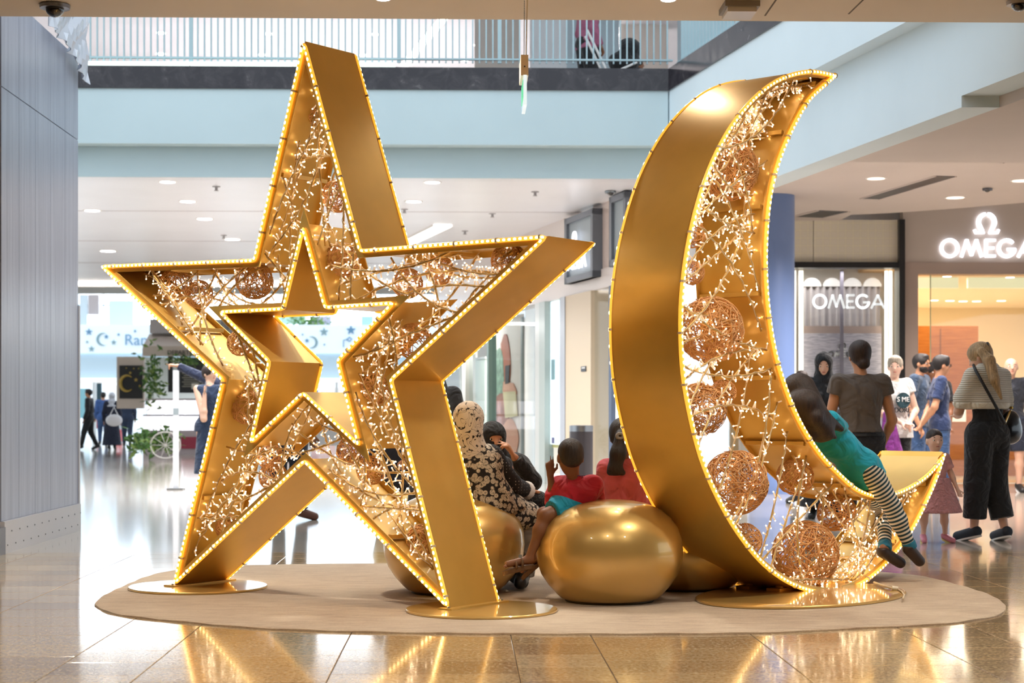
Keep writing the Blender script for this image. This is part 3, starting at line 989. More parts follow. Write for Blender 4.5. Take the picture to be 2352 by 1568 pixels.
def text_mesh(s, frame, size, depth, m, name, parent, align='LEFT'):
    o, rx, up, nn = frame
    cu = bpy.data.curves.new(name, 'FONT'); cu.body = s; cu.size = size; cu.extrude = depth / 2; cu.align_x = align
    tmp = bpy.data.objects.new('tmp_text', cu)
    me = bpy.data.meshes.new_from_object(tmp)
    bpy.data.objects.remove(tmp); 
    off = parent_off(parent)
    M = Matrix((rx, up, nn)).transposed()
    for v in me.vertices: v.co = M @ v.co + o - off
    me.materials.clear(); me.materials.append(m); me.name = name
    ob = bpy.data.objects.new(name, me); C.objects.link(ob); ob.parent = parent
    return ob
X3, Y3, Z3 = Vector((1, 0, 0)), Vector((0, 1, 0)), Vector((0, 0, 1))

# ============================================================ RAILINGS OF THE UPPER GALLERY
RAILM = mat('pale_blue_rail', '#a6c0c8', .35)
rail = thing('railing', 'pale blue metal railing of thin upright bars along the far upper gallery', 'railing', (0, YB + .1, ZU))
nb = 0
px = 208.0
bar_me = None
while px < 1535:
    q = at_y(px, 150, YB + .1)
    wide = abs((px - 436) % 237) < 8
    r = .010
    mb = MB(); mb.box((q.x, YB + .1, ZU + .62), (.045 if wide else .017, .03, 1.1))
    mb.build('post' if wide else 'baluster', RAILM, rail)
    px += 15.4; nb += 1
for z_, h_ in ((ZU + 1.2, .06), (ZU + .115, .02)):
    mb = MB(); a, b = at_y(200, 100, YB + .1), at_y(1545, 100, YB + .1)
    mb.box(((a.x + b.x) / 2, YB + .1, z_), (b.x - a.x, .05, h_)); mb.build('rail_bar', RAILM, rail)
a, b = at_y(198, 100, YB + .1), at_y(930, 100, YB + .1)
strip = thing('edge_light', 'thin white light strip along the foot of the far upper railing', 'light strip', ((a.x + b.x) / 2, YB + .06, ZU))
for (xa, xb) in ((198, 434), (437, 671), (674, 908)):
    p_, q_ = at_y(xa, 150, YB + .05), at_y(xb, 150, YB + .05)
    mb = MB(); mb.box(((p_.x + q_.x) / 2, YB + .05, ZU + .035), (q_.x - p_.x, .03, .045)); mb.build('tube', mat('cool_strip', '#f2fff8', .4, emit='#e8fff4', estr=1.3), strip)
rail2 = thing('railing', 'pale blue metal railing running above the slanting dark stone of the side gallery', 'railing', (xs_side(15, .1), 15, z1))
y_ = YB - .15
while y_ > 12.3:
    mb = MB(); mb.box((xs_side(y_, .12), y_, z1 + .6), (.03, .022, 1.15)); mb.build('baluster', RAILM, rail2); y_ -= .12
mb = MB(); side_box(mb, 12, YB, z1 + 1.17, z1 + 1.23, .1, .05); mb.build('rail_bar', RAILM, rail2)
mb = MB(); side_box(mb, 12, YB, z1 + .05, z1 + .08, .1, .04); mb.build('rail_bar', RAILM, rail2)

# ============================================================ LIGHT FITTINGS
LAMPW = mat('downlight_lens', '#ffffff', .4, emit='#fffaf2', estr=9)
def downlight(px, py, z, rpx, label, group, em=LAMPW, power=0, col=(1, .95, .88)):
    p = at_z(px, py, z); r = max(.045, min(.16, rpx * p.y / FPX))
    root = thing('downlight', label, 'ceiling light', p, group)
    mb = MB(); n = 20
    prof_ = [(r * 1.0, -.001), (r * 1.0, -.006), (r * 1.22, -.008), (r * 1.25, 0)]
    mb.lathe(p, prof_, n); mb.build('trim_ring', WHITEP, root, smooth=True, angle=40)
    mb = MB(); mb.lathe(p + Vector((0, 0, -.0085)), [(r * .98, 0), (r * .98, -.002)], n); mb.build('lens', em, root)
    if power:
        l = bpy.data.lights.new('downlight_beam', 'SPOT'); l.energy = power; l.spot_size = 2.4; l.spot_blend = .8; l.shadow_soft_size = r; l.color = col
        lo = bpy.data.objects.new('downlight_beam', l); C.objects.link(lo); lo.parent = root; lo.location = (0, 0, -.06)
    return root
fd = [(385, 417, 'downlight nearest the pale fascia on the white concourse ceiling'), (431, 462, 'second downlight in the slanting row behind the hoarding end'),
      (470, 502, 'third downlight in the slanting row on the white ceiling'), (534, 549, 'deepest downlight between the star and the hoarding'),
      (212, 483, 'downlight close beside the edge of the hoarding'), (248, 576, 'low downlight above the star arm tip beside the hoarding'),
      (993, 418, 'downlight by the fascia just beyond the star top panel'), (950, 462, 'second downlight behind the upper arm of the star'), (905, 499, 'third downlight touching the edge of the upper star arm'),
      (505, 640, 'far downlight over the left arm of the star')]
for px, py, lb in fd:
    downlight(px, py, ZC, 17, lb.replace('left arm', 'hoarding-side arm'), 'downlights of the white concourse ceiling', power=280, col=(.95, .98, 1))
ud = [(370, 75), (369, 123), (619, 77), (602, 125), (860, 78), (838, 126), (1068, 137), (1425, 65), (1092, 103)]
wu = ['above the hoarding edge, upper of its pair', 'beside the hoarding edge, lower of its pair', 'mid way to the star top, upper of its pair', 'next to the star tip, lower of its pair', 'above the gold top of the star', 'beside the gold top of the star',
      'beside the cream pillar', 'above the pushchair', 'tiny, beside the cream pillar']
for (px, py), w_ in zip(ud, wu):
    downlight(px, py, 8.6, 11 if px != 1092 else 5, 'upper gallery downlight ' + w_, 'downlights of the upper gallery ceiling', power=380, col=(.97, .98, 1))
# linear lights
def linear(px0, py0, px1, py1, z, wpx, label, m):
    a, b = at_z(px0, py0, z), at_z(px1, py1, z)
    d = (b - a).normalized(); s = d.cross(Z3).normalized() * wpx * ((a.y + b.y) / 2) / FPX / 2
    root = thing('linear_light', label, 'ceiling light', (a + b) / 2)
    mb = MB(); mb.prism([a - s, a + s, b + s, b - s], (0, 0, -.02)); mb.build('diffuser', m, root)
    mb = MB()
    s2 = s * 1.12
    mb.prism([a - s2, a - s, b - s, b - s2], (0, 0, -.03)); mb.prism([a + s, a + s2, b + s2, b + s], (0, 0, -.03)); mb.build('frame', WHITEP, root)
LIN = mat('linear_diffuser', '#ffffff', .4, emit='#fffef6', estr=2.2)
linear(1018, 40, 926, 150, 8.6, 22, 'slanting bright line light on the upper gallery ceiling', LIN)
linear(1017, 516, 885, 580, ZC, 40, 'bright slanting line light above the moonward star arm', LIN)
# near ceiling fittings; this loop adds unseen downlights to light rug, star and moon
for k, (dx_, dy_) in enumerate(((-2.4, 5.2), (0.2, 5.4), (2.6, 5.2), (2.3, 8.0), (3.9, 9.4), (4.7, 11.4), (1.25, 10.9), (-.35, 11.3), (-2.5, 9.6))):
    q_ = Vector((dx_, dy_, ZC)); d_ = q_ - CAM
    root = thing('downlight', 'added unseen downlight of the beige ceiling above the rug, row %s' % ['one, hoarding end', 'one, middle', 'one, shop end', 'two, before the moon', 'two, beside the moon', 'three, beyond the moon', 'three, between star and moon', 'three, behind the star', 'two, hoarding end'][k], 'ceiling light', q_, 'added downlights over the rug')
    mb = MB(); mb.lathe(q_, [(.07, -.001), (.07, -.006), (.085, -.008), (.088, 0)], 20); mb.build('trim_ring', WHITEP, root, smooth=True, angle=40)
    mb = MB(); mb.lathe(q_ + Vector((0, 0, -.0085)), [(.068, 0), (.068, -.002)], 20); mb.build('lens', LAMPW, root)
    l = bpy.data.lights.new('downlight_beam', 'SPOT'); l.energy = (150, 150, 150, 150, 110, 140, 42, 170, 200)[k]; l.spot_size = 2.3; l.spot_blend = .9; l.shadow_soft_size = .07; l.color = (1, .93, .82)
    lo = bpy.data.objects.new('downlight_beam', l); C.objects.link(lo); lo.parent = root; lo.location = (0, 0, -.06)
downlight(880, -4, ZC, 12, 'small warm downlight on the beige ceiling before the star', 'downlights of the near beige ceiling', power=30)
downlight(1535, -2, ZC, 12, 'small warm downlight on the beige ceiling between star and moon', 'downlights of the near beige ceiling', power=30)
def dome(px, py, z, rpx, label, tint='#2a2422', housing='#8a8a90'):
    p = at_z(px, py, z); r = rpx * p.y / FPX
    root = thing('security_camera', label, 'camera', p)
    mb = MB(); mb.lathe(p, [(r * .9, 0), (r * 1.45, -.006), (r * 1.4, -.03), (r * .95, -r * .35), (r * .9, -r * .36)], 28); mb.build('housing', mat('dome_housing' + housing, housing, .35, metal=.6), root, smooth=True, angle=40)
    mb = MB(); mb.ell(p + Vector((0, 0, -r * .42)), (r * .88, r * .88, r * .82), None, 24, 14); mb.build('dome', mat('smoked_dome', tint, .05, coat=1), root, smooth=True)
dome(126, 10, ZC, 24, 'dome camera with silver collar on the beige ceiling above the hoarding')
dome(2340, 2, ZC, 20, 'dome camera on the beige ceiling at the edge above the shop lettering', housing='#b8aca0')
dome(1402, 438, ZC, 9, 'small grey dome camera on the white ceiling beside the moon', '#3a4048', '#9aa0a4')
dome(2268, 432, ZC, 8, 'small grey sensor dome on the warm ceiling above the shop sign', '#5a5a5e', '#77777c')
p = at_z(1698, 12, ZC)
root = thing('emergency_light', 'flat rectangular emergency light on the beige ceiling above the moon', 'ceiling light', p)
mb = MB(); mb.box(p + Vector((0, 0, -.02)), (.24, .3, .04)); mb.build('housing', mat('grey_housing', '#8d8378', .5), root)
mb = MB(); mb.box(p + Vector((0, 0, -.055)), (.2, .26, .035)); mb.build('cover', mat('milky_cover', '#d9cdbf', .3), root)
sp_ = [(1131, 490), (1229, 440), (929, 480), (1068, 530), (497, 428), (514, 540)]
for k, (px, py) in enumerate(sp_):
    p = at_z(px, py, ZC)
    root = thing('sprinkler', ['small sprinkler head on the white ceiling over the moonward star arm', 'sprinkler head near the fascia between star and moon', 'grey detector disc beside the star top arm', 'far sprinkler head above the moonward star arm tip', 'sprinkler head near the fascia behind the hoarding side of the star', 'small sprinkler deep on the ceiling beside the star'][k], 'sprinkler', p, 'sprinklers on the white ceiling')
    mb = MB(); mb.lathe(p, [(.05, 0), (.05, -.008), (.018, -.012), (.018, -.05)], 12); mb.build('escutcheon', mat('sprinkler_grey', '#a9a6aa', .4), root)
    mb = MB(); mb.lathe(p + Vector((0, 0, -.05)), [(.03, 0), (.03, -.006)], 10); mb.build('deflector', mat('sprinkler_grey', '#a9a6aa', .4), root)
# warm-grey ceiling fittings: slots and downlights
def slot(pa, pb, z, wpx, label, m=None):
    a, b = at_z(*pa, z), at_z(*pb, z)
    d = (b - a).normalized(); s = d.cross(Z3).normalized() * wpx
    root = thing('slot_vent', label, 'vent', (a + b) / 2)
    mb = MB(); mb.prism([a - s, a + s, b + s, b - s], (0, 0, -.006)); mb.build('opening', m or mat('slot_dark', '#3d3a3c', .5), root)
    for f in (-1, 1):
        mb = MB(); o_ = s * f
        mb.prism([a + o_, a + o_ * 1.2, b + o_ * 1.2, b + o_], (0, 0, -.012)); mb.build('edge', PL_GREY, root)
slot((1998, 456), (2172, 404), ZC, .12, 'long dark slot diffuser in the warm grey ceiling')
slot((1856, 498), (1914, 484), ZC, .22, 'short dark slot diffuser near the blue column')
slot((2285, 372), (2400, 341), ZR if False else ZC, .10, 'slot diffuser with brown louvre in the warm grey ceiling', mat('slot_brown', '#8a7460', .5))
for px, py, lb in ((2166, 359, 'oval-looking downlight near the long slot on the warm grey ceiling'), (2345, 303, 'downlight highest over the shop sign'), (2012, 409, 'dim downlight over the blue column'),
                   (2194, 453, 'dim downlight just above the shop sign symbol'), (2345, 414, 'dim downlight over the end of the shop sign')):
    downlight(px, py, ZC, 20, lb, 'downlights of the warm grey ceiling', em=mat('dim_lens', '#fff0e0', .4, emit='#ffe6cc', estr=1.6), power=330, col=(1, .92, .88))

# exit sign hanging edge-on from the near ceiling
YS = 11.0
p = at_y(1206, 127, YS)
root = thing('exit_sign', 'edge-on hanging exit sign on two bead chains between the star and the moon', 'sign', (p.x, YS, p.z))
mb = MB(); cc = at_y(1205, 150, YS); mb.box((cc.x, YS + .16, cc.z), (.047, .34, .13)); hs = mb.build('housing', mat('cream_box', '#f6e4c6', .4), root)
mb = MB(); mb.lathe((cc.x, YS - .012, cc.z - .01), [(.005, 0), (.005, .004)], 8, R=Matrix.Rotation(PI / 2, 3, 'X')); mb.build('screw', DARKGREY, root)
pl_ = at_y(1206, 207, YS)
PLATE = mat('edge_lit_acrylic', '#e4f4f6', .08, emit='#dff6ff', estr=.55, coat=1)
mb = MB(); mb.box((pl_.x, YS + .16, pl_.z), (.022, .34, .19)); mb.build('acrylic_plate', PLATE, root)
mb = MB(); mb.box((pl_.x - .0125, YS + .16, pl_.z + .01), (.002, .30, .12)); mb.build('green_panel', mat('exit_green', '#2f9c6a', .3, emit='#1fae68', estr=.25), root)
for k, dy in enumerate((.02, .3)):
    a = Vector((cc.x - .004 + .01 * k, YS + dy, cc.z + .065)); b = Vector((a.x + .004, a.y, ZC))
    mb = MB(); n_ = int((b.z - a.z) / .011)
    for i in range(n_):
        q = a + (b - a) * (i / n_); mb.ell(q, (.0035, .0035, .0045), None, 5, 3)
    mb.build('bead_chain', STEEL, root, kind='stuff')
mb = MB(); mb.tube([Vector((cc.x + .012, YS + .1, cc.z + .06)), Vector((cc.x + .022, YS + .1, cc.z + .5)), Vector((cc.x + .012, YS + .1, ZC))], .0035, 6); mb.build('wire', mat('cream_cable', '#e6d4b4', .4), root)

# blue column
c_ = at_y(1771, 600, 22.6)
mb = MB(); mb.lathe((c_.x, 22.6, 0), [(.31, 0), (.31, .14), (.305, .15), (.305, ZC)], 48)
struct(mb, 'column', mat('lilac_blue_column', '#6f87b8', .35), smooth=True, angle=30)

# ============================================================ CORNER SHOP (frontal facade)
YO = 25.5
def fz(py): return at_y(1800, py, YO).z
def fx(px): return at_y(px, 600, YO).x
FASC, t = new_mat('patterned_beige_fascia')
p = t.pos()
vo = t.add('ShaderNodeTexVoronoi'); vo.feature = 'DISTANCE_TO_EDGE'; vo.inputs['Scale'].default_value = 9; vo.inputs['Randomness'].default_value = .0
t.link(p, vo.inputs['Vector'])
t.link(t.ramp([(.0, lin('#f2ead0')), (.06, lin('#e2dac4')), (.2, lin('#e6decb'))], vo.outputs['Distance']), t.b.inputs['Base Color'])
t.b.inputs['Roughness'].default_value = .5
shop = thing('shop_front', 'beige corner watch boutique front with black steel frame and white lettering', 'shop front', (fx(2080), YO, 0), kind='structure')
def fbox(x0, x1, y0, y1, dy, th, m, name, parent=shop):
    mb = MB(); a, b = fx(x0), fx(x1); za, zb = fz(y1), fz(y0)
    mb.box(((a + b) / 2, YO + dy, (za + zb) / 2), (b - a, th, zb - za)); return mb.build(name, m, parent)
fbox(1700, 1866, 505, 604, .05, .2, FASC, 'fascia_panel'); fbox(1867.5, 2060, 505, 604, .05, .2, FASC, 'fascia_panel')
fbox(2072, 2560, 440, 602, .05, .2, mat('taupe_fascia', '#c9bdb2', .5), 'fascia_panel')
fbox(1700, 2060, 603, 616, .0, .28, BLACK, 'frame_bar'); fbox(2060, 2073, 505, 1111.0, .0, .3, BLACK, 'frame_bar')
fbox(2073, 2560, 602, 629, .03, .2, mat('stone_surround', '#b3a195', .5), 'lintel')
fbox(2073, 2106, 629, 1111, .03, .2, mat('stone_surround', '#b3a195', .5), 'jamb')
fbox(1700, 2060, 1085, 1111, .05, .2, mat('stone_surround', '#b3a195', .5), 'window_sill')
LETW = mat('lit_letter', '#ffffff', .4, emit='#eceefc', estr=.95)
sign = thing('shop_sign', 'large white lit lettering with a horseshoe-shaped symbol over the boutique door', 'sign', (fx(2230), YO - .1, fz(592)))
hL = fz(544) - fz(593)
word(sign, 'OMEGA', (Vector((fx(2155), YO - .06, fz(592))), X3, Z3, -Y3), hL * .96, .135, .05, LETW, gap=.04)
omega_sym(sign, (Vector((fx(2262), YO - .06, fz(538))), X3, Z3, -Y3), (fz(488) - fz(538)), LETW, .05)
# display window: glass, gauze curtain with lettering, poster, light strips
fbox(1700, 2060, 616, 1085, 0, .012, GLASSM, 'window_glass')
CURT, t = new_mat('grey_gauze')
p = t.pos()
wv = t.noise(t.mapping(p, (14, 1, .05)), 1.6, 3)
t.link(t.ramp([(.3, lin('#9b9192')), (.7, lin('#c4bab8'))], wv), t.b.inputs['Base Color'])
mb = MB(); xa, xb = fx(1852), fx(2040)
def fold_sheet(mb, xa, xb, y, za, zb, n=60, amp=.025):
    vs = []
    for k in range(n + 1):
        x_ = xa + (xb - xa) * k / n; yy = y + amp * math.sin(k * 1.3)
        vs += [(x_, yy, za), (x_, yy, zb), (x_, yy + .006, za), (x_, yy + .006, zb)]
    fs = []
    for k in range(n):
        a = 4 * k; b = 4 * (k + 1)
        fs += [(a, b, b + 1, a + 1), (b + 2, a + 2, a + 3, b + 3), (a + 1, b + 1, b + 3, a + 3), (b, a, a + 2, b + 2)]
    mb.add(vs, fs)
cur = thing('gauze_curtain', 'pale gauze curtain with scalloped top hanging inside the boutique window', 'curtain', ((xa + xb) / 2, YO + .5, 0))
fold_sheet(mb, xa, xb, YO + .5, fz(1085), fz(650)); mb.build('cloth', CURT, cur, smooth=True)
for k in range(4):
    mb = MB(); cxk = fx(1880 + 47 * k)
    pts = [(cxk + .14 * math.cos(a), YO + .47, fz(652) + .13 * math.sin(a)) for a in [PI * i / 12 for i in range(13)]]
    mb.prism(pts, (0, .012, 0)); mb.build('scallop', mat('white_gauze', '#e6e0dd', .7), cur)
wp = thing('window_poster', 'sea-view poster with small white lettering low in the boutique window', 'poster', (fx(1945), YO + .44, 0))
SEA, t = new_mat('sea_print')
p = t.pos()
sn = t.noise(t.mapping(p, (2, 1, 16)), 4, 4)
t.link(t.ramp([(.35, lin('#a9a4b4')), (.65, lin('#d8d2dc'))], sn), t.b.inputs['Base Color'])
fbox(1853, 2040, 762, 1085, .42, .02, SEA, 'sheet', wp); fbox(1853, 2040, 745, 762, .42, .02, mat('dune_print', '#b29d97', .6), 'sky_band', wp)
WLET = mat('window_letter', '#ffffff', .4, emit='#ffffff', estr=.5)  # weak emission added for contrast; the letters are not lamps
wl = thing('window_lettering', 'big pale white lettering across the boutique window glass', 'sign', (fx(1945), YO + .1, 0))
word(wl, 'OMEGA', (Vector((fx(1866), YO + .03, fz(709))), X3, Z3, -Y3), fz(672) - fz(709), .13, .01, WLET, gap=.0)
wl2 = thing('poster_lettering', 'small white lettering and symbol printed on the sea-view poster', 'sign', (fx(1945), YO + .38, 0))
word(wl2, 'OMEGA', (Vector((fx(1914), YO + .39, fz(818))), X3, Z3, -Y3), fz(803) - fz(818), .2, .01, mat('white_print', '#ffffff', .5), gap=.05)
omega_sym(wl2, (Vector((fx(1948), YO + .39, fz(801))), X3, Z3, -Y3), fz(783) - fz(801), mat('white_print', '#ffffff', .5), .01)
STRIPW = mat('warm_light_strip', '#fff8ea', .4, emit='#fff2dc', estr=1.6)
ls = thing('window_light', 'upright warm light strips at the sides of the boutique window', 'light strip', (fx(1945), YO + .3, 0))
for x0_, x1_ in ((1826, 1835), (1843, 1852), (2042, 2048), (2052, 2058)):
    fbox(x0_, x1_, 618, 1085, .25, .05, STRIPW, 'strip', ls)
fbox(1940, 1947, 616, 900, .3, .05, mat('grey_upright', '#8f8794', .5), 'mullion', shop)
area('window_fill', (fx(1930), YO + .2, 3.14), (fx(1940), YO + .5, 1.2), 1.5, .1, 5, (1, .97, .95))  # faint area fill added to brighten the window, no fitting
mb = MB(); mb.box((fx(1890), YO + .9, 1.8), (fx(2060) - fx(1720), .1, 3.6)); mb.build('window_back', mat('cream_wall', '#e6dcd2', .6), shop)
# shop interior
IW = mat('warm_cream_wall', '#f0dcb8', .6)
YI = 37.5; YM = (YO + YI) / 2; DI = YI - YO; YCB = 30.0
inn_ = thing('boutique_room', 'warm lit boutique room behind the open door', 'room', (fx(2250), YO + 3, 0), kind='structure')
mb = MB(); mb.box((11, YI, 1.9), (10.5, .2, 3.8)); mb.build('back_wall', IW, inn_)
mb = MB(); mb.box((fx(2073) + .1, YM, 1.9), (.12, DI, 3.8)); mb.build('partition', IW, inn_)
mb = MB(); mb.box((11, YM + .05, 3.36), (10, DI, .1)); struct(mb, 'ceiling_boutique', mat('peach_ceiling', '#f6e6d0', .6))
mb = MB(); mb.box((11, YO + .75, 3.225), (10, 1.3, .1)); struct(mb, 'ceiling_boutique_step', mat('peach_drop', '#e6bd8a', .6))
mb = MB(); mb.box((11, YM + .1, .005), (10, DI, .01)); mb.build('room_floor', mat('cream_floor', '#e7d6bb', .15), inn_)
WOODP, t = new_mat('amber_wood')
t.link(t.ramp([(.3, lin('#b0661e')), (.7, lin('#c87c30'))], t.noise(t.mapping(t.pos(), (1, 1, 12)), 3, 4)), t.b.inputs['Base Color']); t.b.inputs['Roughness'].default_value = .35
area('room_fill', (fx(2280) + 1.2, YO + 6.5, 3.28), (fx(2280) + 1.2, YO + 6.5, 0), 3.5, 6, 230, (1, .88, .7))  # broad area fill added to brighten the room beyond its downlights
a = at_y(2100, 748, YCB); b = at_y(2248, 1088, YCB)
wc = thing('wood_cabinet', 'tall amber wood display cabinet inside the boutique', 'cabinet', ((a.x + b.x) / 2, YCB + .2, 0))
mb = MB(); mb.box(((a.x + b.x) / 2, YCB + .2, a.z / 2), (b.x - a.x, .35, a.z)); mb.build('body', WOODP, wc)
mb = MB(); mb.box(((a.x + b.x) / 2 - .1, YCB + .02, a.z / 2 + .05), (.012, .01, a.z - .2)); mb.build('joint', mat('wood_joint', '#8a5a28', .6), wc)
for k, (px_, rw) in enumerate(((2150, .9), (2330, 1.2))):
    c0 = at_y(px_, 960, 28.6)
    r_ = thing('display_counter', ['lit watch display counter beside the amber cabinet', 'lit watch display counter further along the boutique'][k], 'counter', (c0.x, 28.6, 0))
    mb = MB(); mb.box((c0.x, 28.6, .45), (rw, .5, .9)); mb.build('body', WOODP, r_)
    mb = MB(); mb.box((c0.x, 28.6, 1.0), (rw * .96, .46, .2)); mb.build('glass_case', mat('case_glow', '#fff3dc', .2, emit='#ffeccc', estr=.4), r_)
SHL = mat('shop_lens', '#fff4e0', .4, emit='#fff0d8', estr=6)
for k, (px_, py_, z_) in enumerate(((2175, 634, 3.178), (2320, 636, 3.178), (2145, 689, 3.313), (2182, 690, 3.313), (2212, 691, 3.313), (2243, 691, 3.313), (2300, 690, 3.313))):
    downlight(px_, py_, z_, 10, 'boutique ceiling downlight ' + ['over the door beside the stone jamb', 'over the door under the lettering', 'deep inside beside the glass door edge', 'deep inside, second from the door edge', 'deep inside, third from the door edge', 'deep inside above the cabinet end', 'deep inside over the counter'][k], 'downlights inside the boutique', em=SHL, power=70, col=(1, .88, .7))
mb = MB(); a = at_y(2137, 640, YO + .12); mb.box((a.x + .8, YO + .12, 1.6), (1.6, .012, 3.1)); g_ = mb.build('glass_door', GLASSM, shop)
mb = MB(); mb.box((a.x, YO + .12, 1.6), (.012, .02, 3.1)); mb.build('glass_edge', mat('green_glass_edge', '#b9cfae', .2), shop)
mb = MB(); mb.box((a.x - .02, YO + .12, 3.12), (.1, .05, .05)); mb.build('glass_clamp', DARKGREY, shop)
# greenish clerestory grilles in the shop
for k, (x0_, x1_) in enumerate(((2107, 2200), (2222, 2400))):
    a = at_y(x0_, 645, 29); b = at_y(x1_, 668, 29)
    mb = MB(); mb.box(((a.x + b.x) / 2, 29, (a.z + 3.32) / 2 * .5 + (b.z + 3.31) / 4), (b.x - a.x, .08, .22)); mb.build('grille', mat('pale_green_grille', '#dfe6c4', .5, emit='#eef2d4', estr=.35), inn_)

# ============================================================ ANGLED SHOP ROW (glass windows)
FA = at_z(1400, 460, ZC); FB = at_z(1250, 520, ZC)
fdir = Vector((FA.x - FB.x, FA.y - FB.y, 0)).normalized()        # towards the camera side
fn = Vector((-fdir.y, fdir.x, 0))
if fn.y > 0: fn = -fn                                           # faces the concourse / camera
row = thing('shop_row', 'glass shop windows in a pale frame receding beside the concourse', 'shop front', (FB.x, FB.y, 0), kind='structure')
def RP(px, py, off=0): return at_plane(px, py, Vector((FB.x, FB.y, 0)) + fn * off, fn)
def rbox(x0, x1, y0, y1, off, th, m, name, parent=row, full=False):
    a, b = RP(x0, 900, off), RP(x1, 900, off)
    if full: za, zb = full
    else:
        xm = (x0 + x1) / 2; za = RP(xm, y1, off).z; zb = RP(xm, y0, off).z
    mb = MB(); q = [Vector((a.x, a.y, za)), Vector((b.x, b.y, za)), Vector((b.x, b.y, zb)), Vector((a.x, a.y, zb))]
    mb.prism(q, -fn * th); return mb.build(name, m, parent)
PINK = mat('pinkish_stone', '#d9cfcb', .3)
zt = RP(1330, 640).z
rbox(1362, 1398, 0, 0, .0, .3, mat('rosy_stone', '#cdbcb4', .3), 'pier', full=(2.98, ZC))
rbox(1000, 1440, 0, 0, .02, .25, PINK, 'transom', full=(2.72, 2.98))
rbox(1000, 1296, 0, 0, .0, .25, PINK, 'fascia', full=(2.98, ZC))
# framed sign boxes above the glass
GREYF = mat('grey_blue_frame', '#70757f', .4)
def sign_box(x0, x1, z0, z1, label, letters):
    a = RP(x0, 900, .12); b = RP(x1, 900, .12)
    root = thing('sign_box', label, 'sign', ((a.x + b.x) / 2, (a.y + b.y) / 2, z0))
    rbox(x0, x1, 0, 0, .1, .1, mat('blue_grey_panel', '#98a3aa', .4), 'panel', root, full=(z0, z1))
    for (xa_, xb_, za_, zb_) in ((x0, x0 + 5, z0, z1), (x1 - 5, x1, z0, z1), (x0, x1, z0, z0 + .08), (x0, x1, z1 - .08, z1)):
        rbox(xa_, xb_, 0, 0, .14, .16, GREYF, 'frame', root, full=(za_, zb_))
    if letters:
        o = RP(x0 + 0, 900, .15); L = (b - a).length
        o = Vector((a.x, a.y, z0 + .16)) + (b - a).normalized() * .1 + fn * .04
        rx = (b - a).normalized()
        Wd = L - .2; s_ = Wd / 5.0
        word(root, 'OMEGA', (o, rx, Z3, fn), s_, .12, .02, LETW, gap=.06)
        omega_sym(root, (o + rx * (Wd * .5) + Z3 * (s_ * 1.3), rx, Z3, fn), s_ * .9, LETW, .02)
sign_box(1296, 1361, 2.88, 3.8, 'grey framed side sign with white lit lettering above the shop windows', True)
sign_box(1399, 1436, 2.95, 3.85, 'grey framed blank sign panel beside the moon rim', False)
# glazing bays
rbox(1000, 1300, 0, 0, .0, .012, GLASSM, 'glass', full=(.12, 2.72))
rbox(1357, 1400, 0, 0, .0, .012, GLASSM, 'glass', full=(.12, 2.72))
rbox(1000, 1300, 0, 0, .02, .12, PINK, 'plinth', full=(0, .14)); rbox(1357, 1440, 0, 0, .02, .12, PINK, 'plinth', full=(0, .14))
for x0_, x1_, m_ in ((1061, 1069, mat('grey_mullion', '#b9bab6', .4)), (1118, 1122, mat('green_mullion', '#7d9a92', .4)), (1229, 1238, mat('pale_mullion', '#c6c8c4', .3)), (1238, 1251, mat('sage_mullion', '#a9b3ae', .3)),
                     (1398, 1404, mat('navy_post', '#3a4a66', .3)), (1286, 1297, mat('silver_mullion', '#a9adb6', .3))):
    rbox(x0_, x1_, 0, 0, .06, .14, m_, 'mullion', full=(0, 2.72))
PIER = mat('cream_pier', '#d0bda2', .4)
rbox(1299, 1357, 0, 0, .05, .4, PIER, 'pier', full=(0, 2.72))
rbox(1404, 1440, 0, 0, .0, .2, mat('lit_white_panel', '#fff8ee', .4, emit='#fff6ea', estr=.7), 'lit_panel', full=(0, 2.72))
a = RP(1339, 846, .07)
root = thing('wall_plate', 'small dark square plate on the cream pier', 'wall plate', a)
rbox(1334, 1345, 841, 853, .062, .02, DARKGREY, 'plate', root)
rbox(1336, 1343, 843, 846, .066, .01, WHITEP, 'label', root)
# interior behind the row
rbox(1000, 1300, 0, 0, -1.6, .1, mat('bright_shop_wall', '#f3efe9', .5), 'shop_back_wall', full=(0, 2.9))
rbox(1340, 1400, 0, 0, -1.4, .1, mat('bluish_shop_wall', '#dfe6f0', .5), 'shop_back_wall', full=(0, 2.9))
cpos = (RP(1180, 900, -.8)); 
area('window_display_fill', (cpos.x, cpos.y, 2.68), (cpos.x, cpos.y, 0), 5, 1.0, 210, (1, .96, .92))  # area fill added to brighten the display behind the glass, no fitting
# lightbox with yellow frame
lb = thing('lightbox', 'tall narrow white lightbox with yellow frame in the shop window', 'lightbox', RP(1269, 1025, -.1))
rbox(1253, 1286, 684, 1027, -.06, .08, mat('yellow_frame', '#d9c878', .4), 'frame', lb)
rbox(1256, 1283, 692, 1020, -.03, .05, mat('lightbox_face', '#eef6fb', .4, emit='#e8f4fa', estr=.75), 'face', lb)
rbox(1266, 1274, 825, 872, -.025, .01, mat('teal_print', '#9ab8c0', .5), 'print', lb); rbox(1267, 1273, 1004, 1018, -.025, .01, mat('violet_print', '#6a5a8a', .5), 'print', lb)
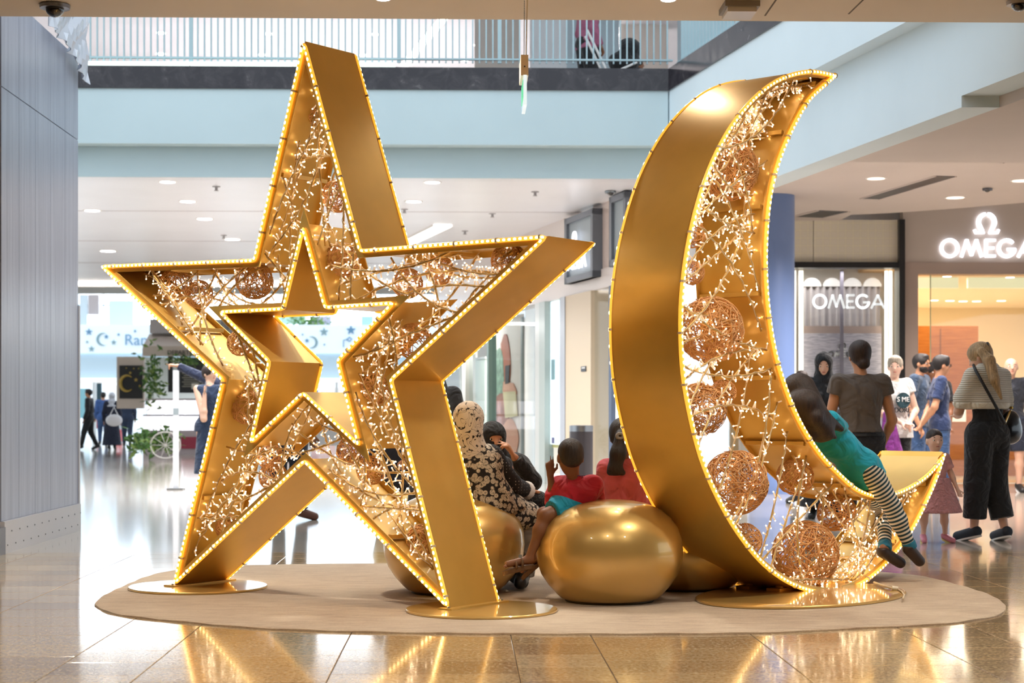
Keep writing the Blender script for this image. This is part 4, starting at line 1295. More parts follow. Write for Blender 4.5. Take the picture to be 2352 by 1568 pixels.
# large fashion poster
FP = thing('window_poster', 'tall fashion poster of a person holding a cream handbag in the shop window', 'poster', RP(1165, 900, -.4))
rbox(1128, 1200, 728, 1080, -.36, .03, mat('poster_cream', '#eee2d6', .5), 'sheet', FP)
rbox(1196, 1200, 728, 1080, -.34, .03, mat('poster_frame', '#8f938e', .4), 'frame', FP)
def rpoly(pts, off, m, name, parent):
    v2 = [Vector(p_) for p_ in pts]; pts = smooth_poly(v2 + [v2[0]], 41)[:-1] if len(pts) > 5 else pts
    q = [RP(a_, b_, off) for a_, b_ in pts]
    mb = MB(); mb.prism(q, -fn * .01); return mb.build(name, m, parent)
PSK = mat('poster_skin', '#d9a184', .6)
rpoly([(1150, 790), (1160, 765), (1168, 790), (1172, 840), (1168, 880), (1156, 870)], -.345, mat('poster_auburn', '#b5623c', .6), 'printed_hair', FP)
rpoly([(1122, 830), (1150, 800), (1158, 880), (1162, 960), (1150, 985), (1124, 930), (1118, 870)], -.34, mat('poster_green_print', '#7f9a84', .6, var=.5, vscale=9), 'printed_jacket', FP)
rpoly([(1128, 920), (1160, 905), (1170, 1000), (1160, 1060), (1140, 1055), (1132, 980)], -.338, mat('poster_rust', '#9c6450', .6, var=.4, vscale=9), 'printed_skirt', FP)
rpoly([(1150, 985), (1172, 960), (1190, 1000), (1182, 1050), (1168, 1078), (1156, 1078), (1166, 1040)], -.336, PSK, 'printed_leg', FP)
rpoly([(1156, 876), (1178, 880), (1186, 900), (1184, 912), (1154, 900)], -.335, PSK, 'printed_hand', FP)
rpoly([(1155, 900), (1184, 898), (1188, 955), (1160, 960)], -.333, mat('poster_bag', '#ded0a2', .6), 'printed_handbag', FP)
rpoly([(1160, 840), (1170, 838), (1168, 880), (1160, 882)], -.332, mat('poster_black', '#3a3534', .6), 'printed_top', FP)
# pale secondary panels seen through the glass
for k, (x0_, x1_, y0_, y1_, c_, e_) in enumerate(((1010, 1055, 700, 1075, '#d8dee0', 0), (1072, 1092, 740, 1080, '#e6e2d8', 0), (1092, 1114, 820, 1080, '#c9d2c8', 0), (1206, 1226, 700, 1070, '#eef2f4', .3))):
    r_ = thing('display_screen', ['pale grey display screen nearest the star leg in the shop window', 'cream display screen in the shop window', 'sage display screen beside the fashion poster', 'white lit display screen beyond the fashion poster'][k], 'panel', RP((x0_ + x1_) / 2, y1_, -.5), 'display panels in the shop windows')
    rbox(x0_, x1_, y0_, y1_, -.5, .04, mat('disp%d' % k, c_, .4, emit=c_ if e_ else None, estr=e_), 'sheet', r_)
    rbox(x0_, x1_, y0_, y0_ + 5, -.48, .05, mat('grey_mullion', '#b9bab6', .4), 'head_rail', r_)
# wooden jointed display hand
hm = thing('display_hand', 'pale wooden jointed hand display behind the shop glass', 'ornament', RP(1380, 1000, -.3))
WD = mat('pale_wood', '#ecc9a0', .5)
for pts in (((1363, 925), (1370, 880), (1378, 860)), ((1378, 900), (1388, 860), (1396, 835)), ((1362, 925), (1360, 960))):
    q = [RP(a_, b_, -.3) for a_, b_ in pts]
    mb = MB(); mb.tube(q, [.03, .026, .016][:len(q)], 8); mb.build('finger', WD, hm, smooth=True)
# steel-topped bin
bp = at_y(1335, 1000, 20.6); 
root = thing('litter_bin', 'dark cylindrical litter bin with steel rim in front of the cream pier', 'bin', (bp.x, 20.6, 0))
zt_ = at_y(1335, 977, 20.6).z
mb = MB(); mb.lathe((bp.x, 20.6, 0), [(.135, 0), (.14, .02), (.14, zt_ - .07)], 32); mb.build('body', mat('bin_dark', '#4a4346', .35), root, smooth=True, angle=40)
mb = MB(); mb.lathe((bp.x, 20.6, 0), [(.142, zt_ - .07), (.142, zt_), (.12, zt_ + .004), (.11, zt_ - .02)], 32); mb.build('rim', STEEL, root, smooth=True, angle=40)

# ============================================================ FAR ATRIUM AND CONCOURSE
YW = 74
glz = thing('atrium_glazing', 'bright window wall of the far atrium behind the banner', 'window', (-12, YW, 0), kind='structure')
def wy(px, py, Y): return at_y(px, py, Y)
# upper far gallery (white slab), banner, walkway under it
YG = 70
def gbox(x0, x1, y0, y1, Y, th, m, name, parent=None, **k):
    a, b = at_y(x0, y1, Y), at_y(x1, y0, Y)
    mb = MB(); mb.box(((a.x + b.x) / 2, Y + th / 2, (a.z + b.z) / 2), (b.x - a.x, th, b.z - a.z))
    return mb.build(name, m, parent, **k)
GWH = mat('far_white', '#eef4f8', .6)
gl_root = thing('far_gallery', 'white upper gallery slab crossing the far atrium', 'gallery', at_y(500, 870, YG), kind='structure')
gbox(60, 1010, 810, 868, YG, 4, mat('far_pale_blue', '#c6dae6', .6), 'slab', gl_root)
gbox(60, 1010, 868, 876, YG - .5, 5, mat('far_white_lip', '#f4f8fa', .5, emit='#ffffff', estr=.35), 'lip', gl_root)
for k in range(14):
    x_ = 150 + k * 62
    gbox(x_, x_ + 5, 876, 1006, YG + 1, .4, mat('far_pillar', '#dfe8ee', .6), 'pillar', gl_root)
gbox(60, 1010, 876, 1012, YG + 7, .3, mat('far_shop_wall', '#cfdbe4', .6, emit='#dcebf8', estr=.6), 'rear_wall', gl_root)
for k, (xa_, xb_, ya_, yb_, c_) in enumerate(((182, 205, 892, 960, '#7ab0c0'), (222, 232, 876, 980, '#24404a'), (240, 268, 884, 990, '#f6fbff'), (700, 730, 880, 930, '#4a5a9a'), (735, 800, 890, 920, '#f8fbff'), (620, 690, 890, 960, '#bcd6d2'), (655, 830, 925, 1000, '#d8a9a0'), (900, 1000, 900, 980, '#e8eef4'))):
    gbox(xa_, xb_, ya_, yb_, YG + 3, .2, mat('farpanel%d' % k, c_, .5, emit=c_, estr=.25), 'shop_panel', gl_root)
gbox(-80, 1010, 655, 672, 40, .4, mat('far_beam', '#dfe6ea', .6), 'beam', gl_root)
for k, (xa_, xb_, ya_, yb_, c_) in enumerate(((183, 200, 676, 745, '#d2dade'), (203, 227, 676, 722, '#b9a8a4'), (250, 306, 690, 748, '#dcecec'), (620, 700, 724, 744, '#c4dfcf'), (712, 760, 726, 748, '#cfc2dc'), (830, 856, 726, 748, '#b4d6dc'), (850, 1010, 600, 660, '#dfe9ea'))):
    gbox(xa_, xb_, ya_, yb_, YG + 2, .3, mat('farwin%d' % k, c_, .5), 'window_panel', glz)
for k in range(16):
    x_ = 120 + 58 * k
    gbox(x_, x_ + 2.5, 560, 750, YW, .2, mat('far_mullion', '#d8e2e8', .5), 'mullion', glz)
gbox(60, 1010, 560, 748, YW + .4, .05, mat('daylight_pane', '#f4faff', .4, emit='#e6f3ff', estr=5), 'pane', glz)
for y_ in (585, 640, 700):
    gbox(60, 1010, y_, y_ + 3, YW, .2, mat('far_mullion', '#d8e2e8', .5), 'mullion', glz)
# banner with moons and stars
ban = thing('festive_banner', 'long pale banner with blue moons, stars and a greeting on the far gallery', 'banner', at_y(500, 810, YG - .3))
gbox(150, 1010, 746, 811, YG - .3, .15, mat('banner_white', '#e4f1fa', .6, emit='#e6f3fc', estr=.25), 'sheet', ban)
BB = mat('banner_blue', '#6f9fc4', .6); BG = mat('banner_grey', '#94b4c0', .6)
def fpt(px, py): 
    q = at_y(px, py, YG - .36); return q
def star_pts(cx, cyy, r):
    return [fpt(cx + r * (1 if k % 2 == 0 else .42) * math.sin(PI * k / 5), cyy - r * (1 if k % 2 == 0 else .42) * math.cos(PI * k / 5)) for k in range(10)]
for cx, cyy, r, m_ in ((204, 762, 9, BB), (200, 785, 4, BG), (210, 801, 8, BG), (244, 773, 6, BB), (261, 786, 7, BG), (272, 768, 4, BB), (310, 760, 4, BB), (695, 768, 3, BB), (705, 782, 6, BB), (744, 762, 11, BG), (745, 791, 3, BB), (806, 758, 12, BB), (865, 792, 5, BB), (160, 780, 6, BG)):
    mb = MB(); mb.prism(star_pts(cx, cyy, r), (0, .03, 0)); mb.build('printed_star', m_, ban)
def crescent(cx, cyy, r, sgn, m_):
    o_ = [fpt(cx + sgn * r * math.cos(a), cyy + r * math.sin(a)) for a in [PI * (-.5 + k / 16) * 1.15 for k in range(17)]]
    i_ = [fpt(cx - sgn * r * .35 + sgn * r * .95 * math.cos(a), cyy + r * .88 * math.sin(a)) for a in [PI * (.5 - k / 16) * 1.1 for k in range(17)]]
    mb = MB(); n = len(o_)
    for k in range(n - 1):
        mb.prism([o_[k], o_[k + 1], i_[n - 2 - k], i_[n - 1 - k]], (0, .03, 0))
    mb.build('printed_moon', m_, ban)
crescent(236, 779, 15, -1, BG); crescent(716, 786, 14, 1, BG)
text_mesh('Ramadan Kareem', (fpt(285, 792), X3, Z3, -Y3), .62, .04, mat('banner_text', '#8ab4d6', .6), 'greeting', ban)
q0 = [fpt(*p) for p in ((789, 797), (789, 781), (796, 779), (803, 784), (808, 778), (803, 774), (797, 779))]
mb = MB(); mb.tube(q0, .03, 4); mb.build('script', mat('banner_text', '#8ab4d6', .6), ban)

# ---- pop-up kiosk with awning, plants and lit cubes
YK = 44
kiosk = thing('kiosk', 'cream pop-up kiosk with awning, black menu board and lit white display cubes', 'kiosk', at_y(440, 1040, YK))
KC = mat('kiosk_cream', '#e2d6cc', .6)
gbox(344, 560, 733, 765, YK, .5, mat('kiosk_grey', '#c9c6c8', .6), 'roof_sign', kiosk)
def kpoly(pts, Y, th, m, name):
    mb = MB(); mb.prism([at_y(a_, b_, Y) for a_, b_ in pts], (0, th, 0)); return mb.build(name, m, kiosk)
mb = MB()
qa = [at_y(343, 772, YK + .3), at_y(600, 772, YK + .3), at_y(612, 800, YK - .8), at_y(328, 800, YK - .8)]
mb.prism(qa, (0, .0, .06)); mb.build('awning', KC, kiosk)
gbox(327, 612, 800, 818, YK - .8, .05, KC, 'valance', kiosk)
q = at_y(384, 814, YK - .86)
text_mesh('DEPARTMENT', (q, X3, Z3, -Y3), .15, .02, mat('sign_print', '#5a5150', .6), 'lettering', kiosk)
q = at_y(473, 757, YK - .1)
text_mesh('NS', (at_y(506, 757, YK - .1), X3, Z3, -Y3), .3, .02, mat('grey_print', '#8f9296', .6), 'lettering', kiosk)
gbox(386, 396, 818, 900, YK, .1, mat('kiosk_black', '#2a2b2c', .5), 'post', kiosk)
gbox(412, 480, 822, 902, YK, .1, mat('menu_black', '#33353a', .5), 'menu_board', kiosk)
for k in range(7):
    gbox(418 + (k % 2) * 4, 452 + (k * 7) % 20, 856 + 5 * k, 858 + 5 * k, YK - .03, .02, mat('chalk', '#a8a69c', .6), 'chalk_line', kiosk)
gbox(440, 456, 880, 893, YK - .05, .04, mat('card_white', '#f2f0e6', .6), 'card', kiosk)
CUBE = mat('lit_cube', '#ffffff', .4, emit='#fbf6ff', estr=.9)
for (x0_, x1_, y0_, y1_) in ((338, 379, 919, 951), (383, 396, 919, 951), (410, 422, 919, 951), (427, 462, 919, 951), (330, 371, 956, 987), (375, 396, 956, 987), (410, 417, 956, 987), (420, 460, 956, 987), (472, 510, 919, 951), (472, 510, 956, 987)):
    gbox(x0_, x1_, y0_, y1_, YK, .5, CUBE, 'display_cube', kiosk)
gbox(328, 512, 915, 919, YK - .02, .55, mat('shelf_grey', '#b9b2b6', .5), 'shelf', kiosk); gbox(328, 512, 951.5, 955.5, YK - .02, .55, mat('shelf_grey', '#b9b2b6', .5), 'shelf', kiosk)
gbox(328, 512, 988, 1043, YK, .6, mat('kiosk_base', '#cfc6cc', .6), 'base', kiosk); gbox(416, 460, 1003, 1030, YK - .05, .1, mat('kiosk_red', '#b3415a', .5), 'base_panel', kiosk)
gbox(330, 480, 820, 915, YK + 1.2, .1, mat('kiosk_back', '#dce6e0', .6), 'back_panel', kiosk)
board = thing('poster_board', 'beige board with a black poster of a gold crescent moon and stars', 'poster', at_y(300, 938, YK - .3))
gbox(268, 330, 819, 938, YK - .3, .2, KC, 'board', board); gbox(274, 327, 839, 915, YK - .34, .03, mat('poster_night', '#26282a', .5), 'print', board)
GOLDP = mat('gold_print', '#cdb05a', .5)
o_ = []
for k in range(17):
    a = math.radians(-60 - 240 * k / 16); o_.append((292 + 15 * math.cos(a), 881 - 17 * math.sin(a) * -1))
q = [at_y(a_, b_, YK - .37) for a_, b_ in [(292 + 16 * math.cos(math.radians(50 + 260 * k / 20)), 880 + 18 * math.sin(math.radians(50 + 260 * k / 20))) for k in range(21)]]
mb = MB(); mb.tube(q, [.01 + .035 * math.sin(PI * k / 20) for k in range(21)], 5); mb.build('gold_crescent', GOLDP, board)
for cx, cyy, r in ((312, 872, 5), (299, 856, 4), (321, 886, 3), (307, 846, 2), (290, 845, 2), (318, 846, 2)):
    mb = MB(); mb.prism([at_y(cx + r * (1 if k % 2 == 0 else .42) * math.sin(PI * k / 5), cyy - r * (1 if k % 2 == 0 else .42) * math.cos(PI * k / 5), YK - .37) for k in range(10)], (0, .02, 0)); mb.build('gold_star', GOLDP, board)
# foliage
LEAF = [mat('leaf_green', '#4f7a3a', .5, var=.3, vscale=4), mat('leaf_light', '#8aa85a', .5, var=.3, vscale=4)]
def foliage(label, cx, cyy, wpx, hpx, Y, n, seed, name='hanging_plant', lpx=10, pot=None):
    rr = random.Random(seed)
    c = at_y(cx, cyy + hpx / 2, Y)
    root = thing(name, label, 'plant', (c.x, Y, c.z))
    mbs = [MB(), MB()]
    s = Y / FPX
    for _ in range(n):
        px_, py_ = cx + rr.gauss(0, .3) * wpx, cyy + rr.gauss(0, .3) * hpx
        b = at_y(px_, py_, Y) + Vector((0, rr.uniform(-.3, .3), 0))
        L = lpx * s * rr.uniform(.6, 1.4); an = rr.uniform(0, 6.28)
        d = Vector((math.cos(an), rr.uniform(-.5, .5), math.sin(an) * .8 - .3)).normalized(); w = d.cross(Vector((rr.gauss(0, 1), rr.gauss(0, 1), rr.gauss(0, 1)))).normalized() * L * .2
        nn = d.cross(w).normalized() * L * .06
        mbs[0 if rr.random() < .65 else 1].add([b, b + d * L * .45 + w, b + d * L, b + d * L * .45 - w, b + d * L * .5 + nn], [(0, 1, 4), (1, 2, 4), (2, 3, 4), (3, 0, 4), (0, 3, 2, 1)])
    for k in (0, 1): mbs[k].build('foliage', LEAF[k], root, kind='stuff')
    mb = MB()
    for k in range(5):
        a_ = at_y(cx + rr.uniform(-.2, .2) * wpx, cyy - hpx / 2, Y); b_ = at_y(cx + rr.uniform(-.4, .4) * wpx, cyy + hpx / 2, Y)
        mb.tube([a_, (a_ + b_) / 2 + Vector((.05, 0, 0)), b_], .008, 4)
    mb.build('stem', LEAF[0], root, kind='stuff')
    return root
foliage('leafy plant trailing down the corner of the kiosk below its awning', 352, 868, 36, 110, YK - 1.2, 170, 3, lpx=16)
foliage('dark leafy plant hanging across the kiosk menu board', 425, 828, 90, 22, YK - .9, 120, 4, lpx=12)
foliage('bushy plant round the white wheel at the foot of the kiosk', 365, 1010, 70, 50, YK - 5, 200, 5, 'potted_plant', lpx=16)
foliage('spiky plant at the outer corner of the kiosk', 318, 1012, 40, 40, YK - 6, 90, 6, 'potted_plant', lpx=22)
wh = at_y(380, 1022, YK - 6)
root = thing('garden_wheel', 'thin white wire wheel ornament standing among the kiosk plants', 'ornament', (wh.x, YK - 6, wh.z - .3))
mb = MB(); s = (YK - 6) / FPX
mb.tube([wh + Vector((34 * s * math.cos(2 * PI * k / 28), 0, 30 * s * math.sin(2 * PI * k / 28))) for k in range(28)], .018, 5, closed=True); mb.build('rim', WHITEP, root)
for k in range(5):
    a_ = PI * k / 5
    mb = MB(); dv = Vector((34 * s * math.cos(a_), 0, 30 * s * math.sin(a_))); mb.tube([wh - dv, wh + dv], .009, 4); mb.build('spoke', WHITEP, root)
b0 = floor_pt(404, 1124); 
root = thing('marker_post', 'slim white post standing on the floor in front of the kiosk', 'post', b0)
tz = at_y(404, 850, b0.y).z
mb = MB(); mb.box((b0.x, b0.y, tz / 2), (.072, .05, tz)); mb.build('shaft', mat('post_white', '#e2e2e6', .4), root)
mb = MB(); mb.box((b0.x, b0.y, .01), (.22, .22, .02)); mb.build('foot', STEEL, root)
mb = MB(); zz = at_y(404, 945, b0.y).z; mb.box((b0.x, b0.y - .001, zz), (.075, .052, .09)); mb.build('band', mat('post_band', '#9aa4a8', .4), root)
# pink flower hanging display and parked white car far behind the star
gbox(690, 735, 752, 811, YG + 1.2, .6, mat('planter_white', '#e6edf0', .6), 'planter', gl_root)
foliage('leafy flower display standing before the far glazing', 712, 740, 95, 24, YG + 1.5, 160, 8, 'flower_display', lpx=12)
cb_ = floor_pt(752, 1047)
car = thing('car', 'white display car glimpsed through the star beneath its inner point', 'car', (cb_.x, cb_.y + .5, 0))
WC = mat('car_white', '#e9edf2', .2, coat=1)
prof2 = [(-2.0, .25), (-2.05, .6), (-1.6, .85), (-.9, .95), (-.3, 1.38), (.9, 1.4), (1.6, .98), (2.05, .9), (2.1, .5), (2.0, .25)]
mb = MB(); mb.prism([Vector((cb_.x + a_, cb_.y, b_)) for a_, b_ in prof2], (0, 1.6, 0)); mb.build('body', WC, car)
mb = MB(); mb.prism([Vector((cb_.x + a_, cb_.y - .01, b_)) for a_, b_ in ((-.75, .97), (-.25, 1.32), (.8, 1.33), (1.3, 1.0))], (0, .02, 0)); mb.build('window', mat('car_glass', '#30363c', .05), car)
for dx in (-1.35, 1.35):
    mb = MB(); mb.lathe((cb_.x + dx, cb_.y - .05, .32), [(.3, 0), (.32, .02), (.32, .2), (.3, .22)], 24, R=Matrix.Rotation(-PI / 2, 3, 'X')); w_ = mb.build('wheel', mat('tyre', '#1e1e20', .7), car)
    mb = MB(); mb.lathe((cb_.x + dx, cb_.y - .06, .32), [(.2, 0), (.2, .02)], 16, R=Matrix.Rotation(-PI / 2, 3, 'X')); mb.build('hub', STEEL, w_)
# ============================================================ PEOPLE: smooth bodies from blended volumes
class SDF:
    def __init__(s, vox=.01, k=.03):
        s.p = []; s.vox = vox; s.k = k; s.subs = []; s.cuts = []; s.along = None
    def cap(s, a, b, ra, rb, k=None, sq=None, cuts=None):
        a = np.array(a, float); b = np.array(b, float); m = max(ra, rb)
        s.p.append(('c', a, b, ra, rb, k if k is not None else s.k, sq, cuts, np.minimum(a, b) - m * 1.05, np.maximum(a, b) + m * 1.05)); return s
    def ell(s, c, r, R=None, k=None, cuts=None):
        c = np.array(c, float); r = np.array(r, float); R = np.eye(3) if R is None else np.array(R)
        e = np.abs(R) @ r
        s.p.append(('e', c, r, R, None, k if k is not None else s.k, None, cuts, c - e, c + e)); return s
    def sub(s, c, r, R=None):
        s.subs.append((np.array(c, float), np.array(r, float), np.eye(3) if R is None else np.array(R))); return s
    def cut(s, p, n):       # remove everything on the side n points to
        n = np.array(n, float); s.cuts.append((np.array(p, float), n / np.linalg.norm(n))); return s
    @staticmethod
    def _ell(q, r, R):
        l = q @ R            # R columns = local axes
        k0 = np.sqrt(((l / r) ** 2).sum(-1)); k1 = np.sqrt(((l / r ** 2) ** 2).sum(-1)) + 1e-9
        return k0 * (k0 - 1) / k1
    def mesh(s):
        v = s.vox
        lo = np.min([p[8] for p in s.p], 0) - 3 * v; hi = np.max([p[9] for p in s.p], 0) + 3 * v
        n = np.ceil((hi - lo) / v).astype(int) + 1
        D = np.full(n, .2, np.float32)
        ax = [lo[i] + v * np.arange(n[i]) for i in range(3)]
        for p in s.p:
            mg = max(p[5], 2 * v) + v
            i0 = np.clip(np.floor((p[8] - mg - lo) / v).astype(int), 0, n - 1); i1 = np.clip(np.ceil((p[9] + mg - lo) / v).astype(int) + 1, 1, n)
            sl = tuple(slice(a, b) for a, b in zip(i0, i1))
            P = np.stack(np.meshgrid(*[ax[i][i0[i]:i1[i]] for i in range(3)], indexing='ij'), -1)
            if p[0] == 'c':
                a, b = p[1], p[2]; ba = b - a; L2 = (ba ** 2).sum() + 1e-12
                pa = P - a; t = np.clip((pa @ ba) / L2, 0, 1)
                q = pa - t[..., None] * ba
                if p[6] is not None:
                    f, sc = np.array(p[6][0], float), p[6][1]
                    q = q + f * ((q @ f) * (sc - 1))[..., None]
                d = np.sqrt((q ** 2).sum(-1)) - (p[3] + t * (p[4] - p[3]))
            else:
                d = SDF._ell(P - p[1], p[2], p[3])
            if p[7]:
                for cp, cn in p[7]: d = np.maximum(d, (P - np.array(cp)) @ (np.array(cn, float) / np.linalg.norm(cn)))
            o = D[sl]; k = p[5]
            if k > 0:
                h = np.maximum(k - np.abs(o - d), 0) / k
                D[sl] = np.minimum(o, d) - h * h * k * .25
            else: D[sl] = np.minimum(o, d)
        if s.subs or s.cuts:
            P = np.stack(np.meshgrid(*ax, indexing='ij'), -1)
            for c, r, R in s.subs: D = np.maximum(D, -SDF._ell(P - c, r, R))
            for cp, cn in s.cuts: D = np.maximum(D, (P - cp) @ cn)
        D = D.astype(np.float64); D[np.abs(D) < 1e-9] = 1e-9
        I = D < 0
        m = n - 1
        def cs(a, i, j, k): return a[i:i + m[0], j:j + m[1], k:k + m[2]]
        cnt = sum(cs(I, i, j, k).astype(np.int8) for i in (0, 1) for j in (0, 1) for k in (0, 1))
        act = (cnt > 0) & (cnt < 8)
        idx = np.full(m, -1, np.int64); ids = np.argwhere(act); idx[act] = np.arange(len(ids))
        acc = np.zeros((len(ids), 3)); w = np.zeros(len(ids))
        for axd in range(3):
            for u in (0, 1):
                for t in (0, 1):
                    o0 = [0, 0, 0]; oth = [i for i in range(3) if i != axd]
                    o0[oth[0]] = u; o0[oth[1]] = t; o1 = list(o0); o1[axd] = 1
                    A = D[tuple((ids + o0).T)]; B = D[tuple((ids + o1).T)]
                    x = (A < 0) != (B < 0)
                    f = np.where(x, A / (A - B + 1e-15), 0)
                    pt = np.array(o0, float)[None, :].repeat(len(ids), 0); pt[:, axd] = f
                    acc[x] += pt[x]; w[x] += 1
        V = lo + v * (ids + acc / np.maximum(w, 1)[:, None])
        F = []
        for axd in range(3):
            o1, o2 = [(1, 2), (2, 0), (0, 1)][axd]
            a = I.take(range(0, m[axd]), axd); b = I.take(range(1, n[axd]), axd)
            e = np.argwhere(a != b); fl = a[tuple(e.T)]
            ok = (e[:, o1] > 0) & (e[:, o2] > 0) & (e[:, o1] < m[o1]) & (e[:, o2] < m[o2])
            e = e[ok]; fl = fl[ok]
            def g(d1, d2):
                q = e.copy(); q[:, o1] += d1; q[:, o2] += d2; return idx[tuple(q.T)]
            q = np.stack([g(-1, -1), g(0, -1), g(0, 0), g(-1, 0)], 1)
            q[~fl] = q[~fl][:, ::-1]
            F.append(q[(q >= 0).all(1)])
        F = np.concatenate(F)
        # one light smoothing pass
        S = np.zeros_like(V); c = np.zeros(len(V))
        for i in range(4):
            np.add.at(S, F[:, i], V[F[:, (i + 1) % 4]]); np.add.at(c, F[:, i], 1)
            np.add.at(S, F[:, i], V[F[:, (i - 1) % 4]]); np.add.at(c, F[:, i], 1)
        V = V * .5 + .5 * S / np.maximum(c, 1)[:, None]
        return V, F
    def build(s, name, m, parent, attr=None, **k):
        V, F = s.mesh()
        me = bpy.data.meshes.new(name)
        off = np.array(parent_off(parent))
        me.vertices.add(len(V)); me.vertices.foreach_set('co', (V - off).astype(np.float32).ravel())
        me.loops.add(len(F) * 4); me.polygons.add(len(F))
        me.loops.foreach_set('vertex_index', F.ravel().astype(np.int32))
        me.polygons.foreach_set('loop_start', np.arange(0, len(F) * 4, 4, dtype=np.int32))
        me.polygons.foreach_set('use_smooth', np.ones(len(F), bool))
        if attr is not None:
            at = me.attributes.new('along', 'FLOAT', 'POINT'); at.data.foreach_set('value', attr(V).astype(np.float32))
        me.update(calc_edges=True); me.validate()
        me.materials.append(m)
        o = bpy.data.objects.new(name, me); C.objects.link(o); o.parent = parent
        tag(o, **k)
        return o
def npv(v): return np.array([v[0], v[1], v[2]], float)
def unit(v): v = npv(v); return v / (np.linalg.norm(v) + 1e-12)

def skin_mat(name, c): return mat(name, c, .5, sss=.12)
SK = {'light': skin_mat('skin_light', '#dcae94'), 'tan': skin_mat('skin_tan', '#c48e6c'), 'olive': skin_mat('skin_olive', '#b98562'), 'brown': skin_mat('skin_brown', '#8a5a3c'), 'pale': skin_mat('skin_pale', '#e6bca6')}
LIPS = {'light': mat('lip_light', '#b8665c', .4), 'tan': mat('lip_tan', '#a4584c', .4), 'olive': mat('lip_olive', '#98564a', .4), 'brown': mat('lip_brown', '#6a3a30', .4), 'pale': mat('lip_pale', '#c0726a', .4)}
EYEW = mat('eye_white', '#e8e2dc', .2); EYED = mat('eye_dark', '#241a14', .15)
def hair_mat(name, c):
    if name in MATS: return MATS[name]
    m, t = new_mat(name); n = t.noise(t.mapping(t.obj(), (70, 70, 5)), 1.5, 3)
    l = lin(c); t.link(t.ramp([(.3, tuple(x * .6 for x in l[:3])), (.7, tuple(min(1, x * 1.5) for x in l[:3]))], n), t.b.inputs['Base Color'])
    t.b.inputs['Roughness'].default_value = .58; t.bump(n, .7, .006); return m
HB = hair_mat('hair_black', '#1d1715'); HBR = hair_mat('hair_dark_brown', '#2c1c16'); HBL = hair_mat('hair_blonde', '#a88c66'); HGR = hair_mat('hair_grey_blonde', '#9c9080')
def cloth(name, c, rough=.85, var=.12, b=.5, sc=9):
    if name in MATS: return MATS[name]
    m, t = new_mat(name); l = lin(c); o = t.obj()
    n = t.noise(o, sc, 3, .5, .5)
    t.link(t.ramp([(.3, tuple(x * (1 - var) for x in l[:3])), (.7, tuple(min(1, x * (1 + var)) for x in l[:3]))], n), t.b.inputs['Base Color'])
    t.b.inputs['Roughness'].default_value = rough; t.b.inputs['Sheen Weight'].default_value = .15
    t.bump(t.noise(o, sc * .9, 2, .45, 1.6), min(1, b * 1.5), .05); return m

